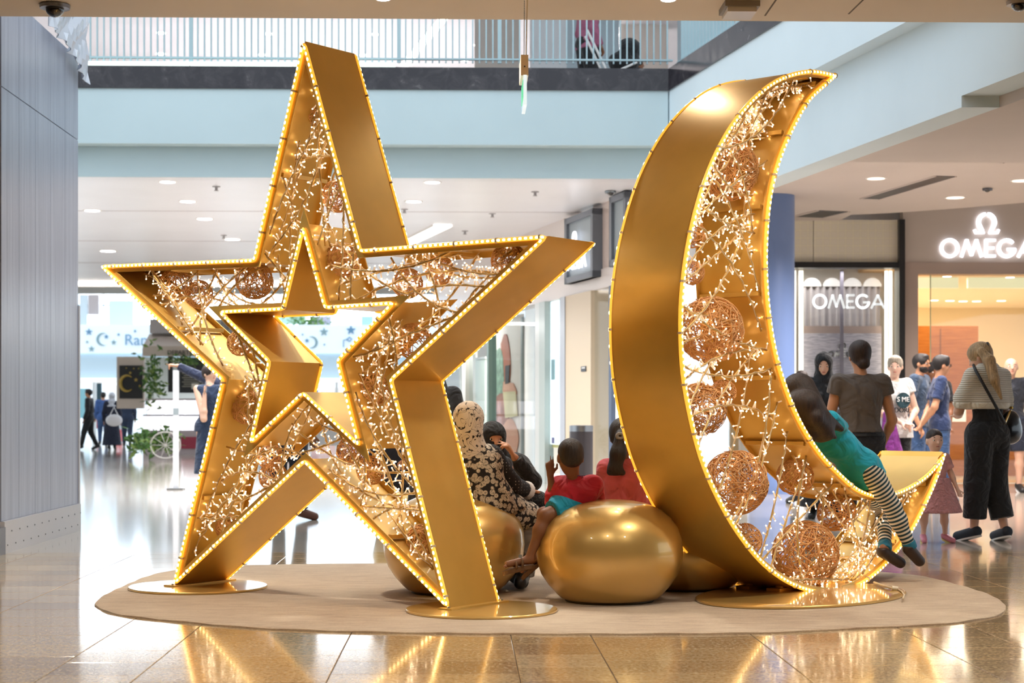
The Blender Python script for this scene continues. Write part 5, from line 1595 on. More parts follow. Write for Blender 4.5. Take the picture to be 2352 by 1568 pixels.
class Person:
    """Joints in a local frame: x to the person's right... y ahead, z up, in metres; placed at loc turned by yaw."""
    def __init__(s, label, loc, h=1.7, yaw=0, skin='olive', vox=.011, build=1.0, group=None, hs=None, female=False, world_joints=None, head_dir=None, head_up=(0, 0, 1), J=None, cat='person', seat_z=None):
        s.h = h; s.yaw = yaw; s.loc = Vector(loc); s.skin = skin; s.vox = vox; s.bw = build
        s.a = (hs if hs else .066 * h)           # half height of the head
        s.root = thing('person', label, cat, loc, group)
        sx = -1
        j = dict(pelvis=(0, 0, .53), chest=(0, .0, .72), neck=(0, -.005, .845), head=(0, .018, .925),
                 shL=(-.105, 0, .815), shR=(.105, 0, .815), elL=(-.135, -.01, .635), elR=(.135, -.01, .635), wrL=(-.14, .05, .49), wrR=(.14, .05, .49),
                 hipL=(-.052, 0, .52), hipR=(.052, 0, .52), knL=(-.058, .012, .285), knR=(.058, .012, .285), anL=(-.06, -.012, .045), anR=(.06, -.012, .045), toL=(-.072, .085, .015), toR=(.072, .085, .015))
        if female:
            j['shL'] = (-.095, 0, .81); j['shR'] = (.095, 0, .81)
        if J: j.update(J)
        s.j = {k: s.T(v) for k, v in j.items()}
        if world_joints:
            for k, v in world_joints.items(): s.j[k] = npv(v)
        s.up = unit(s.j['neck'] - s.j['pelvis'])
        r = unit(s.j['shR'] - s.j['shL']); s.r = unit(r - s.up * (r @ s.up)); s.f = np.cross(s.up, s.r)
        hd = unit(head_dir) if head_dir is not None else s.f
        hu = npv(head_up); hr = unit(np.cross(hd, hu)); s.hf = hd; s.hr = hr; s.hu = np.cross(hr, hd)
        s.female = female
    def T(s, v):
        c, q = math.cos(s.yaw), math.sin(s.yaw)
        x, y, z = v[0] * s.h, v[1] * s.h, v[2] * s.h
        return np.array([s.loc.x + x * c - y * q, s.loc.y + x * q + y * c, s.loc.z + z])
    def H(s, x, y, z): return s.j['head'] + (s.hr * x + s.hf * y + s.hu * z) * s.a
    def HR(s): return np.stack([s.hr, s.hf, s.hu], 1)
    def TR(s): return np.stack([s.r, s.f, s.up], 1)
    def torso(s, sd, g=0.0, arms=None, k=.05, bust=True, hips=True, lo=1.0):
        j, h, bw = s.j, s.h, s.bw; R = s.TR(); L = np.linalg.norm(j['neck'] - j['pelvis']) / .315
        if hips: sd.ell(j['pelvis'] + s.up * .01 * L, ((.09 if s.female else .084) * h * bw + g, .062 * h * bw + g, .075 * h + g), R, k)
        w = j['pelvis'] * .55 + j['neck'] * .45 - s.up * .03 * L
        sd.ell(w, ((.072 if s.female else .08) * h * bw + g, .052 * h * bw + g, .10 * L + g), R, k)
        sd.ell(j['chest'] + s.up * .01 * L, (.086 * h * bw + g, .058 * h * bw + g, .095 * L + g), R, k)
        sd.cap(j['shL'] * .86 + j['shR'] * .14 - s.up * .008 * L, j['shR'] * .86 + j['shL'] * .14 - s.up * .008 * L, .033 * h + g, .033 * h + g, k)
        if s.female and bust:
            for q in (-1, 1): sd.ell(j['chest'] + s.r * q * .038 * h + s.f * .042 * h, (.034 * h + g, .032 * h + g, .036 * h + g), R, .02)
    def limb(s, sd, a, b, ra, rb, g=0, k=.02, cuts=None): sd.cap(s.j[a] if isinstance(a, str) else a, s.j[b] if isinstance(b, str) else b, ra * s.h + g, rb * s.h + g, k, None, cuts)
    def body(s, fingers=True, hand_curl=.5, hand_dir=None, palms=None, feet=True, head=True, legs=True, curl=None, ears=True):
        sd = SDF(s.vox, .03); j, h = s.j, s.h
        s.torso(sd)
        sd.cap(j['neck'] - s.up * .02 * h, s.H(0, -.12, -.35), .032 * h, .027 * h, .025)
        if head:
            a = s.a; R = s.HR()
            sd.ell(s.H(0, -.14, .2), (.70 * a, .86 * a, .79 * a), R, .01)
            sd.ell(s.H(0, .12, -.32), (.54 * a, .60 * a, .66 * a), R, .03)
            sd.ell(s.H(0, .42, -.74), (.26 * a, .22 * a, .2 * a), R, .02)
            sd.cap(s.H(0, .68, .12), s.H(0, .86, -.2), .07 * a, .12 * a, .012)
            for q in (-1, 1):
                sd.ell(s.H(.3 * q, .42, -.24), (.2 * a, .2 * a, .2 * a), R, .015)
                if ears: sd.ell(s.H(.70 * q, -.08, -.12), (.08 * a, .19 * a, .27 * a), R, .006)
                sd.cap(s.H(.12 * q, .70, .17), s.H(.42 * q, .58, .2), .06 * a, .05 * a, .012)
        for q in 'LR':
            s.limb(sd, 'sh' + q, 'el' + q, .030, .023); s.limb(sd, 'el' + q, 'wr' + q, .024, .0155)
            m = j['el' + q] * .7 + j['wr' + q] * .3; sd.cap(m, m, .0245 * h, .0245 * h, .02)
            w = j['wr' + q]; d = unit(w - j['el' + q])
            if hand_dir and q in hand_dir: d = unit(hand_dir[q])
            pn = unit(palms[q]) if palms and q in palms else unit(np.cross(d, s.r * (1 if q == 'R' else -1)) + 1e-3)
            pn = unit(pn - d * (pn @ d)); side = np.cross(d, pn)
            cu = curl[q] if curl and q in curl else hand_curl
            hl = .105 * h; m0 = w + d * hl * .12; m1 = w + d * hl * .46
            sd.cap(m0, m1, .018 * h, .0215 * h, .012, (pn, 2.0))
            if fingers:
                for fi, (o, L) in enumerate(((-.0165, .40), (-.0055, .45), (.0055, .42), (.0165, .33))):
                    c0 = cu[fi] if isinstance(cu, (list, tuple)) else cu
                    b0 = w + d * hl * .46 + side * o * h
                    d1 = unit(d * math.cos(c0 * .8) + pn * math.sin(c0 * .8) + side * o * 2)
                    b1 = b0 + d1 * hl * L * .5
                    d2 = unit(d * math.cos(c0 * 2.1) + pn * math.sin(c0 * 2.1)); b2 = b1 + d2 * hl * L * .5
                    r_ = max(.0052 * h, s.vox * .62)
                    sd.cap(b0, b1, r_ * 1.1, r_, .004); sd.cap(b1, b2, r_, r_ * .85, .003)
                tb = w + d * hl * .16 - side * .014 * h; td = unit(d * .75 - side * .8 + pn * .25)
                t1 = tb + td * hl * .26; t2 = t1 + unit(d + pn * .2 - side * .15) * hl * .2
                sd.cap(tb, t1, .0085 * h, .0068 * h, .008); sd.cap(t1, t2, .0066 * h, .0056 * h, .003)
        if legs:
            for q in 'LR':
                s.limb(sd, 'hip' + q, 'kn' + q, .052 * min(s.bw, 1.1), .034, k=.03); s.limb(sd, 'kn' + q, 'an' + q, .033, .019)
                m = j['kn' + q] * .68 + j['an' + q] * .32; bk = -unit(np.cross(np.cross(j['an' + q] - j['kn' + q], s.f), j['an' + q] - j['kn' + q])) if False else -s.f
                sd.cap(m + bk * .008 * h, m + bk * .008 * h, .033 * h, .033 * h, .03)
                hb = j['an' + q] - unit(j['to' + q] - j['an' + q]) * .015 * h
                sd.cap(hb - s.up * .0, j['to' + q], .021 * h, .016 * h, .015)
        o = sd.build('body', SK[s.skin], s.root); s.bodyo = o
        return s
    def face(s, eyes=True, glasses=None, lips=True, brow=HB):
        a = s.a; R = Matrix([list(r) for r in s.HR()])
        if eyes:
            for q in (-1, 1):
                mb = MB(); mb.ell(s.H(.30 * q, .60, .03), (.125 * a, .10 * a, .075 * a), R, 10, 8); e = mb.build('eye', EYEW, s.root, smooth=True)
                mb = MB(); mb.ell(s.H(.30 * q, .655, .03), (.06 * a, .055 * a, .065 * a), R, 8, 6); mb.build('iris', EYED, e, smooth=True)
                mb = MB(); mb.tube([s.H(.14 * q, .70, .22), s.H(.3 * q, .66, .28), s.H(.46 * q, .54, .22)], [.03 * a, .04 * a, .02 * a], 5); mb.build('eyebrow', brow, s.root, smooth=True)
        if lips:
            mb = MB(); mb.tube([s.H(-.2, .60, -.52), s.H(-.08, .70, -.5), s.H(.08, .70, -.5), s.H(.2, .60, -.52)], [.02 * a, .055 * a, .055 * a, .02 * a], 6); mb.build('mouth', LIPS[s.skin], s.root, smooth=True)
        if glasses:
            g = None
            for q in (-1, 1):
                mb = MB(); pts = [s.H(.3 * q + .21 * math.cos(t), .80, .03 + .15 * math.sin(t)) for t in [2 * PI * k / 16 for k in range(16)]]
                mb.tube(pts, .028 * a, 5, closed=True)
                mb.tube([s.H(.5 * q, .78, .06), s.H(.74 * q, .0, .04)], .022 * a, 4)
                if q == -1: mb.tube([s.H(-.09, .82, .05), s.H(.09, .82, .05)], .025 * a, 4)
                mb.build('glasses', glasses, s.root)
        return s
    def hair(s, m, kind='short', extra=None):
        a = s.a; R = s.HR(); sd = SDF(min(s.vox, .009), .02)
        if kind in ('short', 'crop'):
            g = .86 if kind == 'short' else .80
            sd.ell(s.H(0, -.16, .26), (g * .9 * a, g * 1.10 * a, g * .98 * a), R)
            sd.ell(s.H(0, -.42, -.08), (.62 * a, .5 * a, .55 * a), R)
            if kind == 'short': sd.ell(s.H(0, .35, .78), (.5 * a, .35 * a, .25 * a), R)
            sd.sub(s.H(0, 1.0, -.28), (.62 * a, .66 * a, .86 * a), R)
            for q in (-1, 1): sd.sub(s.H(.82 * q, .02, -.2), (.2 * a, .26 * a, .36 * a), R)
            sd.cut(s.H(0, -.4, -.62), -s.hu)
        else:
            sd.ell(s.H(0, -.16, .26), (.82 * a, .98 * a, .86 * a), R)
            sd.ell(s.H(0, -.45, -.1), (.66 * a, .55 * a, .6 * a), R)
            sd.sub(s.H(0, 1.0, -.2), (.56 * a, .62 * a, .86 * a), R)
        if extra:
            for e in extra:
                if e[0] == 'cap': sd.cap(e[1], e[2], e[3], e[4], e[5] if len(e) > 5 else .02)
                else: sd.ell(e[1], e[2], R)
        sd.build('hair', m, s.root); return s
    def top(s, m, sleeve='short', hem=.0, g=.014, name='shirt', neck=.0, long=0, legs=0, sl_m=None, cuts=None, hips=True):
        """hem: distance of the hem below the pelvis centre (fraction of h)."""
        j, h = s.j, s.h; sd = SDF(s.vox, .035)
        s.torso(sd, g, k=.045)
        if hem > .02:
            for q in 'LR':
                d = unit(j['kn' + q] - j['hip' + q]); sd.cap(j['hip' + q], j['hip' + q] + d * hem * 1.6 * h, .056 * h * s.bw + g, .06 * h * s.bw + g, .05)
        for q in 'LR':
            e = {'none': .0, 'cap': .35, 'short': .72, 'long': 1, 'elbow': 1}[sleeve]
            if e > 0:
                a_, b_ = j['sh' + q], j['el' + q]; d = unit(b_ - a_)
                if sleeve in ('cap', 'short'):
                    pe = a_ + (b_ - a_) * e; sd.cap(a_, b_, .032 * h + g, .034 * h + g, .02, None, [(pe, d)])
                else:
                    sd.cap(a_, b_, .031 * h + g, .025 * h + g, .02)
                    w = j['wr' + q]; d2 = unit(w - b_); sd.cap(b_, w, .026 * h + g, .0185 * h + g * .8, .02, None, [(w - d2 * .01 if sleeve == 'long' else b_ + (w - b_) * .42, d2)])
        sd.cut(j['pelvis'] - s.up * hem * h if not isinstance(hem, np.ndarray) else hem, -s.up)
        sd.sub(j['neck'] + s.f * (.015 + neck) * h + s.up * .03 * h, ((.042 + neck * .6) * h, (.04 + neck * .8) * h, (.035 + neck) * h), s.TR())
        if cuts:
            for c in cuts: sd.cut(*c)
        return sd.build(name, m, s.root)
    def trousers(s, m, end=.97, g=.012, name='trousers', flare=0, waist=.06, attr=None, end_abs=None):
        j, h = s.j, s.h; sd = SDF(s.vox, .03)
        sd.ell(j['pelvis'] + s.up * .005 * h, ((.09 if s.female else .084) * h * s.bw + g, .062 * h * s.bw + g, .075 * h + g), s.TR(), .04)
        for q in 'LR':
            sd.cap(j['hip' + q], j['kn' + q], .054 * h * min(s.bw, 1.15) + g, .036 * h + g + flare * .5, .03, None, [(j['hip' + q] + (j['kn' + q] - j['hip' + q]) * min(1, end * 2), j['kn' + q] - j['hip' + q])] if end < .5 else None)
            if end >= .5:
                f = (end - .5) * 2; pe = j['kn' + q] + (j['an' + q] - j['kn' + q]) * f; d = j['an' + q] - j['kn' + q]
                sd.cap(j['kn' + q], j['an' + q], .036 * h + g + flare * .5, .022 * h + g + flare, .03, None, [(pe, d)])
        sd.cut(j['pelvis'] + s.up * waist * h, s.up)
        return sd.build(name, m, s.root, attr=attr)
    def skirt(s, m, length, r0=.085, r1=.16, name='skirt', sq=1.25, waist=.05, k=.02):
        j, h = s.j, s.h; sd = SDF(s.vox, k)
        a_ = j['pelvis'] + s.up * waist * h; b_ = j['pelvis'] - np.array([0, 0, 1]) * length * h
        sd.cap(a_, b_, r0 * h * s.bw, r1 * h * s.bw, k, (s.f, sq), [(b_, (0, 0, -1)), (a_, (0, 0, 1))])
        return sd.build(name, m, s.root)
    def shoes(s, m, sole=None, g=.008, sides='LR'):
        j, h = s.j, s.h
        for q in sides:
            sd = SDF(min(s.vox, .008), .02); a_, t_ = j['an' + q], j['to' + q]; d = unit(t_ - a_)
            hb = a_ - d * .016 * h - s.up * 0
            sd.cap(hb, t_, .023 * h + g, .019 * h + g, .02); 
            o = sd.build('shoe', m, s.root)
            if sole is not None:
                R = np.stack([unit(np.cross(d, (0, 0, 1))), d, unit(np.cross(unit(np.cross(d, (0, 0, 1))), d))], 1)
                dn = -R[:, 2] if R[2, 2] > 0 else R[:, 2]
                c = (hb + t_) / 2 + dn * (.018 * h + g * .6); L = np.linalg.norm(t_ - hb) / 2 + .02 * h + g
                mb = MB(); Rm = Matrix([list(r) for r in R]); prof = []
                for k in range(20):
                    an = 2 * PI * k / 20; prof.append(Vector(c) + Rm @ Vector(((.028 * h + g * .5) * math.cos(an) * (1 + .1 * math.sin(an)), L * math.sin(an), 0)))
                mb.prism(prof, Vector(dn) * .014); mb.build('sole', sole, o)
        return s
    def hijab(s, m, drape=.16, niqab=False, name='headscarf', face=True, lowr=.10):
        a = s.a; R = s.HR(); h = s.h; sd = SDF(min(s.vox, .009), .03)
        sd.ell(s.H(0, -.16, .2), (.84 * a, 1.0 * a, .92 * a), R)
        sd.ell(s.H(0, -.05, -.5), (.74 * a, .78 * a, .6 * a), R)
        nk = s.j['neck']
        sd.cap(s.H(0, -.15, -.5), nk - s.up * .01 * h, .62 * a, .06 * h, .03)
        sd.cap(nk + s.up * .005 * h, nk - s.up * drape * h * .5, .055 * h, lowr * h, .03, (s.f, 1.45), [(nk - s.up * drape * h * .62, -s.up)])
        if face:
            if niqab: sd.sub(s.H(0, 1.0, .08), (.5 * a, .62 * a, .2 * a), R)
            else: sd.sub(s.H(0, 1.0, -.1), (.50 * a, .72 * a, .80 * a), R)
        return sd.build(name, m, s.root)
def ground(px, py): 
    p = floor_pt(px, py); return (p.x, p.y, 0)
def gx(px, Y): 
    q = at_y(px, 1000, Y); return (q.x, Y, 0)
NAVY = cloth('navy_cloth', '#24344f'); BLKC = cloth('black_cloth', '#17171b', var=.25); DENIM = cloth('denim', '#34507a', var=.2); DKDEN = cloth('dark_denim', '#22242f', var=.25)
WSOLE = mat('white_sole', '#e8e8e6', .5); BLKS = mat('black_shoe', '#1a1a1c', .45); BRNS = mat('brown_shoe', '#5a3322', .4); NVS = mat('navy_sneaker', '#28303c', .7)
SEG = [(0, 0, 0)]

# ---- the group queuing at the boutique -------------------------------------------------
# woman in a cream knitted shawl, ponytail
p = Person('woman with blonde ponytail in cream knitted shawl and wide black trousers, black crossbody bag', gx(2268, 14.1), 1.66, 0.45, 'light', .010, 1.06, female=True,
           head_dir=(-.75, .45, -.45), J=dict(elL=(-.13, .06, .64), wrL=(-.06, .14, .62), elR=(.135, .03, .64), wrR=(.09, .12, .60), anR=(.07, -.05, .045), toR=(.10, .06, .02), anL=(-.06, .03, .045), toL=(-.075, .13, .02), head=(-.02, .035, .905)))
tl = [npv(at_y(*q)) for q in ((2254, 806, 14.02), (2272, 828, 13.98), (2284, 872, 13.92), (2300, 915, 13.9))]
p.body(); p.hair(HBL, 'long', [('cap', tl[0], tl[1], .035, .045), ('cap', tl[1], tl[2], .05, .042), ('cap', tl[2], tl[3], .04, .012)])
mb = MB(); c_ = p.H(0, -.98, .42); mb.lathe(Vector(c_), [(.3 * p.a, -.012), (.33 * p.a, 0), (.3 * p.a, .012)], 14, R=Matrix([list(r) for r in np.stack([p.hr, p.hu, p.hf], 1)])); mb.build('hair_tie', HB, p.root)
p.face(); p.top(BLKC, 'none', .05, .01, 'vest')
KNIT, t = new_mat('cream_knit'); wv = t.add('ShaderNodeTexWave'); wv.bands_direction = 'Z'; wv.inputs['Scale'].default_value = 18; wv.inputs['Distortion'].default_value = .4
t.link(t.obj(), wv.inputs['Vector']); t.link(t.ramp([(0, lin('#b9b2a2')), (.5, lin('#ded8ca'))], wv.outputs['Fac']), t.b.inputs['Base Color']); t.b.inputs['Roughness'].default_value = .9; t.bump(wv.outputs['Fac'], .6, .01)
sd = SDF(.010, .04); j = p.j
sd.cap(j['neck'] + p.up * .01, j['neck'] - p.up * .06, .075, .10, .04)
sd.cap(j['shL'], j['shR'], .062, .062, .05)
for q in 'LR': sd.cap(j['sh' + q], j['sh' + q] * .35 + j['el' + q] * .65, .062, .085, .05)
sd.cap(j['chest'] + p.up * .09, j['chest'] - p.up * .07, .17, .195, .05, (p.f, 1.45))
sd.cut(j['chest'] - p.up * .075, -p.up); sd.cut(j['neck'] + p.up * .05, p.up)
sh_ = sd.build('shawl', KNIT, p.root)
sd = SDF(.010, .03); sd.cap(j['chest'] - p.up * .045, j['chest'] - p.up * .08, .197, .199, .02, (p.f, 1.42), [(j['chest'] - p.up * .115, -p.up), (j['chest'] - p.up * .06, p.up)])
for q in 'LR': e_ = j['sh' + q] * .35 + j['el' + q] * .65; sd.cap(e_, e_ - p.up * .02, .086, .088, .03, None, [(j['chest'] - p.up * .115, -p.up), (j['chest'] - p.up * .06, p.up)])
sd.build('shawl_border', cloth('cream_border', '#dcd4c2'), sh_)
p.trousers(BLKC, .86, .026, 'wide_trousers', .03)
p.shoes(NVS, WSOLE)
st = [npv(at_y(*q)) for q in ((2236, 838, 14.0), (2241, 850, 13.93), (2262, 888, 13.88), (2290, 938, 13.88), (2308, 972, 13.93))]
bag = thing('handbag', 'shiny black crossbody bag with gold clasp on the hip of the ponytail woman', 'bag', p.j['pelvis'] + p.r * .24 - p.f * .02 + p.up * .0)
mb = MB(); mb.tube(st, .013, 6); mb.build('strap', BLKS, bag, smooth=True)
sd = SDF(.008, .03); bc = p.j['pelvis'] + p.r * .21 - p.f * .04 + p.up * .06
sd.ell(bc, (.10, .06, .13), p.TR()); sd.ell(bc - p.up * .05, (.11, .065, .10), p.TR()); sd.build('pouch', mat('black_leather', '#17161a', .25, coat=.6), bag)
mb = MB(); mb.tube([Vector(st[4]), Vector(bc + p.up * .13)], .008, 6); mb.lathe(Vector(bc + p.up * .15), [(.018, -.01), (.02, .0), (.018, .01)], 10); mb.build('gold_clasp', mat('brass', '#c9a24a', .25, metal=1), bag)
# man in dark polo at the doorway
p = Person('bald man in dark polo shirt and dark shorts standing in the boutique doorway', gx(2322, 22.7), 1.78, PI - .15, 'light', .013, 1.12, J=dict(elL=(-.15, 0, .63), elR=(.15, .0, .63)))
p.body(); p.face(); p.top(cloth('dark_polo', '#1f222c'), 'short', .07); p.trousers(cloth('dark_shorts', '#1c2234'), .46, .022, 'shorts', .01); p.shoes(BLKS, WSOLE)
# man in navy t-shirt facing the door, hands behind
p = Person('dark-haired man with glasses in navy t-shirt and jeans, hands clasped behind his back', gx(2158, 20.5), 1.74, -PI / 2 - .15, 'tan', .012, 1.05, head_dir=(1, .05, -.1),
           J=dict(elL=(-.15, -.05, .64), wrL=(-.045, -.11, .54), elR=(.15, -.05, .64), wrR=(.045, -.115, .53), toR=(.07, .1, .01), anR=(.06, .03, .045)))
p.body(); p.hair(HB, 'short'); p.face(glasses=BLACK); p.top(cloth('navy_tee', '#22335a'), 'short', .05); p.trousers(DENIM, .95, .018); p.shoes(mat('grey_slipper', '#77777c', .7), BLKS)
# bearded man
p = Person('tall bearded man with glasses in dark blue t-shirt beside the black window post', gx(2112, 21.8), 1.80, -PI / 2 - .6, 'tan', .012, 1.08, head_dir=(.75, -.62, -.05), J=dict(elL=(-.15, -.0, .64), elR=(.15, -.02, .64), wrL=(-.13, .0, .5)))
p.body(); p.hair(HB, 'short'); p.face(glasses=BLACK)
sd = SDF(.009, .02); R_ = p.HR(); a = p.a
sd.ell(p.H(0, .16, -.5), (.60 * a, .64 * a, .52 * a), R_); sd.sub(p.H(0, .8, .1), (.52 * a, .5 * a, .5 * a), R_); sd.sub(p.H(0, .86, -.5), (.2 * a, .25 * a, .07 * a), R_); sd.cut(p.H(0, -.05, 0), -p.hf); sd.cut(p.H(0, 0, -.15), p.hu); sd.build('beard', HB, p.root)
p.top(cloth('slate_blue_tee', '#2c3e55'), 'short', .05); p.trousers(DENIM, .95, .018); p.shoes(BLKS)
# man hidden between the two
p = Person('dark-haired man mostly hidden between the bearded man and the man in navy', gx(2143, 23.6), 1.74, PI - .5, 'brown', .014, 1.0, head_dir=(.3, -.9, -.25))
p.body(); p.hair(HB, 'short'); p.face(); p.top(BLKC, 'short', .05); p.trousers(DKDEN, .95, .018); p.shoes(BLKS)
# grey-haired woman
p = Person('grey-haired woman in white t-shirt with dark print and black trousers, hands joined', gx(2053, 18.9), 1.68, PI + .25, 'pale', .011, 1.15, female=True, head_dir=(-.28, -.9, -.12),
           J=dict(elL=(-.145, .02, .64), wrL=(-.05, .12, .565), elR=(.145, .02, .64), wrR=(.02, .13, .56)))
p.body(); p.hair(HGR, 'short', [('cap', p.H(0, -.85, .55), p.H(.3, -.9, .75), .22 * p.a, .12 * p.a)]); p.face(brow=HGR)
wt = p.top(cloth('white_tee', '#dcdad8', var=.06), 'cap', .07, .018, neck=.02)
fr = (Vector(p.j['chest'] + p.f * (.058 * p.h * 1.15 + .022)), Vector(-p.r), Vector(p.up), Vector(p.f))
mb = MB(); rr_ = .085; cpt = [fr[0] + fr[1] * (.03 + rr_ * math.cos(t_)) + fr[2] * (-.03 + rr_ * math.sin(t_)) + fr[3] * (.014) for t_ in [2 * PI * k / 24 for k in range(24)]]
sd = SDF(.01, .01)
def on_shirt(pr, x, z): 
    return pr.j['chest'] + pr.r * x + pr.up * z + pr.f * (.058 * pr.h * pr.bw + .03)
mb.prism(cpt, fr[3] * .012); pr_ = mb.build('printed_disc', cloth('shirt_print_teal', '#22444e'), wt)
text_mesh('S ME', (Vector(on_shirt(p, .055, -.045)) + fr[3] * .03, fr[1], fr[2], fr[3]), .075, .006, mat('white_print', '#ffffff', .5), 'print_words', wt)
text_mesh('DORE', (Vector(on_shirt(p, .075, -.16)) + fr[3] * .004, fr[1], fr[2], fr[3]), .075, .012, mat('dark_print', '#2a2c30', .6), 'print_words', wt)
p.trousers(BLKC, .93, .016); p.shoes(BLKS)
jk = Vector(p.j['pelvis']) + Vector((-.12, -.2, .0)); root = thing('jacket', 'magenta purple jacket hanging from the arm of the grey-haired woman', 'jacket', jk)
sd = SDF(.012, .04); sd.cap(np.array(jk) + [0, 0, .14], np.array(jk) + [.04, 0, -.28], .05, .13, .03, ((0, 1, 0), 1.8), [(np.array(jk) + [0, 0, -.3], (0, 0, -1))]); sd.cap(np.array(jk) + [.05, .03, .1], np.array(jk) + [.12, 0, -.35], .04, .05, .03); sd.build('folded_cloth', cloth('magenta_cloth', '#8a3590', var=.3), root)
# woman in grey-brown t-shirt seen from behind
p = Person('woman with dark hair in a bun and brown-grey t-shirt, seen from behind', gx(1976, 13.2), 1.60, .12, 'tan', .0095, 1.17, female=True, head_dir=(-.1, 1, .0),
           J=dict(shL=(-.108, 0, .80), shR=(.108, 0, .80), elL=(-.145, .02, .63), wrL=(-.12, .13, .60), elR=(.158, .0, .62), wrR=(.14, .08, .50)))
p.body(); p.hair(HBR, 'long', [('ell', p.H(.1, -.75, -.55), (.46 * p.a, .5 * p.a, .42 * p.a)), ('ell', p.H(0, -.3, .5), (.72 * p.a, .8 * p.a, .66 * p.a))]); p.face(lips=False)
p.top(cloth('brown_grey_tee', '#5e5550', var=.06, b=.7, sc=6), 'cap', -.03, .02, neck=.014); p.trousers(DKDEN, .96, .014, 'jeans')
mb = MB(); bk = p.j['pelvis'] + p.up * .02 * p.h
mb.tube([bk + (p.r * math.cos(t_) * .098 + p.f * math.sin(t_) * .07) * p.h * 1.17 for t_ in [2 * PI * k / 24 for k in range(24)]], .014, 4, closed=True); mb.build('belt', BLKS, p.root)
p.shoes(BLKS)
# woman in black headscarf
p = Person('woman in black headscarf and black dress looking down near the blue column', gx(1892, 17.2), 1.66, PI - .2, 'light', .010, 1.0, female=True, head_dir=(-.18, -.9, -.38), J=dict(elL=(-.13, .03, .64), wrL=(-.05, .13, .6), elR=(.13, .03, .64), wrR=(.05, .14, .6), head=(0, .03, .92)))
p.body(); p.face(); p.hijab(BLKC, .2); p.top(BLKC, 'long', .03); p.skirt(BLKC, .46, .1, .15, 'long_skirt'); p.shoes(BLKS)
p = Person('person with cropped dark hair and bare neck half hidden by the blue column', gx(1842, 20), 1.55, .2, 'tan', .013, 1.0)
p.body(); p.hair(HBR, 'crop'); p.face(); p.top(cloth('light_vest', '#cfc8c4'), 'none', .05, neck=.02); p.trousers(DKDEN, .95); p.shoes(BLKS)
# toddler
p = Person('toddler in pink skirt and pink clogs looking at the camera behind the moon tip', gx(2146, 14.0), .93, PI + .12, 'pale', .0075, 1.12, hs=.093, female=False,
           J=dict(head=(0, .01, .885), neck=(0, 0, .76), shL=(-.10, 0, .735), shR=(.10, 0, .735), chest=(0, 0, .65), pelvis=(0, 0, .46), hipL=(-.055, 0, .45), hipR=(.055, 0, .45), knL=(-.09, .0, .25), knR=(.09, .0, .25), anL=(-.10, 0, .05), anR=(.10, 0, .05), toL=(-.13, .1, .02), toR=(.13, .1, .02), elL=(-.15, .0, .6), wrL=(-.19, .05, .46), elR=(.15, 0, .6), wrR=(.17, .05, .46)))
p.body(); p.hair(HBR, 'crop'); p.face(brow=HBR); p.top(cloth('pink_top', '#d59a96'), 'short', .02, .012); p.skirt(cloth('pink_pleats', '#cf8f90', sc=30), .2, .12, .22, 'skirt', 1.1, .1); p.shoes(mat('pink_clog', '#d98aa0', .5), mat('yellow_sole', '#d8d08a', .5), .006)

# ---- the girl leaning on the moon ------------------------------------------------------
def mw(px, py, w): return npv(at_plane(px, py, moon_pl.o + moon_pl.w * w, moon_pl.w))
gj = dict(head=mw(1838, 905, .20), neck=mw(1868, 968, .17), chest=mw(1912, 1010, .13), pelvis=mw(1975, 1070, .05), shL=mw(1850, 992, .26), shR=mw(1908, 962, .04),
          elL=mw(1900, 1060, .30), wrL=mw(1925, 1100, .28), elR=mw(1946, 1000, .06), wrR=mw(1945, 1045, .14),
          hipL=mw(1962, 1085, .10), hipR=mw(1990, 1072, .0), knL=mw(2030, 1170, .10), knR=mw(2050, 1165, -.08), anL=mw(2033, 1262, -.04), anR=mw(2092, 1258, -.14), toL=mw(2068, 1292, -.06), toR=mw(2112, 1288, -.16))
p = Person('girl with long dark hair in teal tunic and striped leggings leaning back on the moon', (gj['pelvis'][0], gj['pelvis'][1], gj['pelvis'][2] - .2), 1.28, 0, 'brown', .0075, 1.0, hs=.098, head_dir=mw(1700, 860, .9) - mw(1838, 905, .20), head_up=(-.1, -.05, 1), world_joints=gj)
# chest frame: back towards the camera
p.r = unit(gj['shR'] - gj['shL']); p.f = np.cross(p.up, p.r)
p.body(hand_curl=.6)
TEAL = cloth('teal_cotton', '#1ba6c2', var=.14, b=.6, sc=7)
lw = [('cap', mw(1835, 895, .16), mw(1862, 950, .08), .10, .10), ('cap', mw(1850, 930, .06), mw(1885, 985, .02), .095, .08), ('cap', mw(1870, 960, .0), mw(1905, 1000, -.02), .06, .025), ('cap', mw(1830, 930, .1), mw(1862, 1000, .04), .08, .04), ('cap', mw(1890, 960, .0), mw(1932, 985, -.03), .05, .018), ('cap', mw(1895, 985, -.01), mw(1918, 1004, -.03), .03, .012)]
p.hair(HBR, 'long', lw)
sd = SDF(.0075, .04); j = gj; g = .016
p.torso(sd, g, k=.04)
for q in 'LR': d = unit(j['el' + q] - j['sh' + q]); sd.cap(j['sh' + q], j['el' + q], .052, .056, .025, None, [(j['sh' + q] + (j['el' + q] - j['sh' + q]) * .6, d)])
hem = (j['hipL'] + j['hipR']) / 2; ld = unit((j['knL'] + j['knR']) / 2 - hem); sd.cap(j['pelvis'], hem + ld * .10, .125, .135, .04, (p.f, 1.3)); sd.cut(hem + ld * .085, ld)
sd.build('tunic', TEAL, p.root)
STR, t = new_mat('striped_jersey'); at_ = t.add('ShaderNodeAttribute', attribute_name='along'); sn_ = t.add('ShaderNodeMath', operation='SINE'); ml_ = t.add('ShaderNodeMath', operation='MULTIPLY'); ml_.inputs[1].default_value = 2 * PI / .026
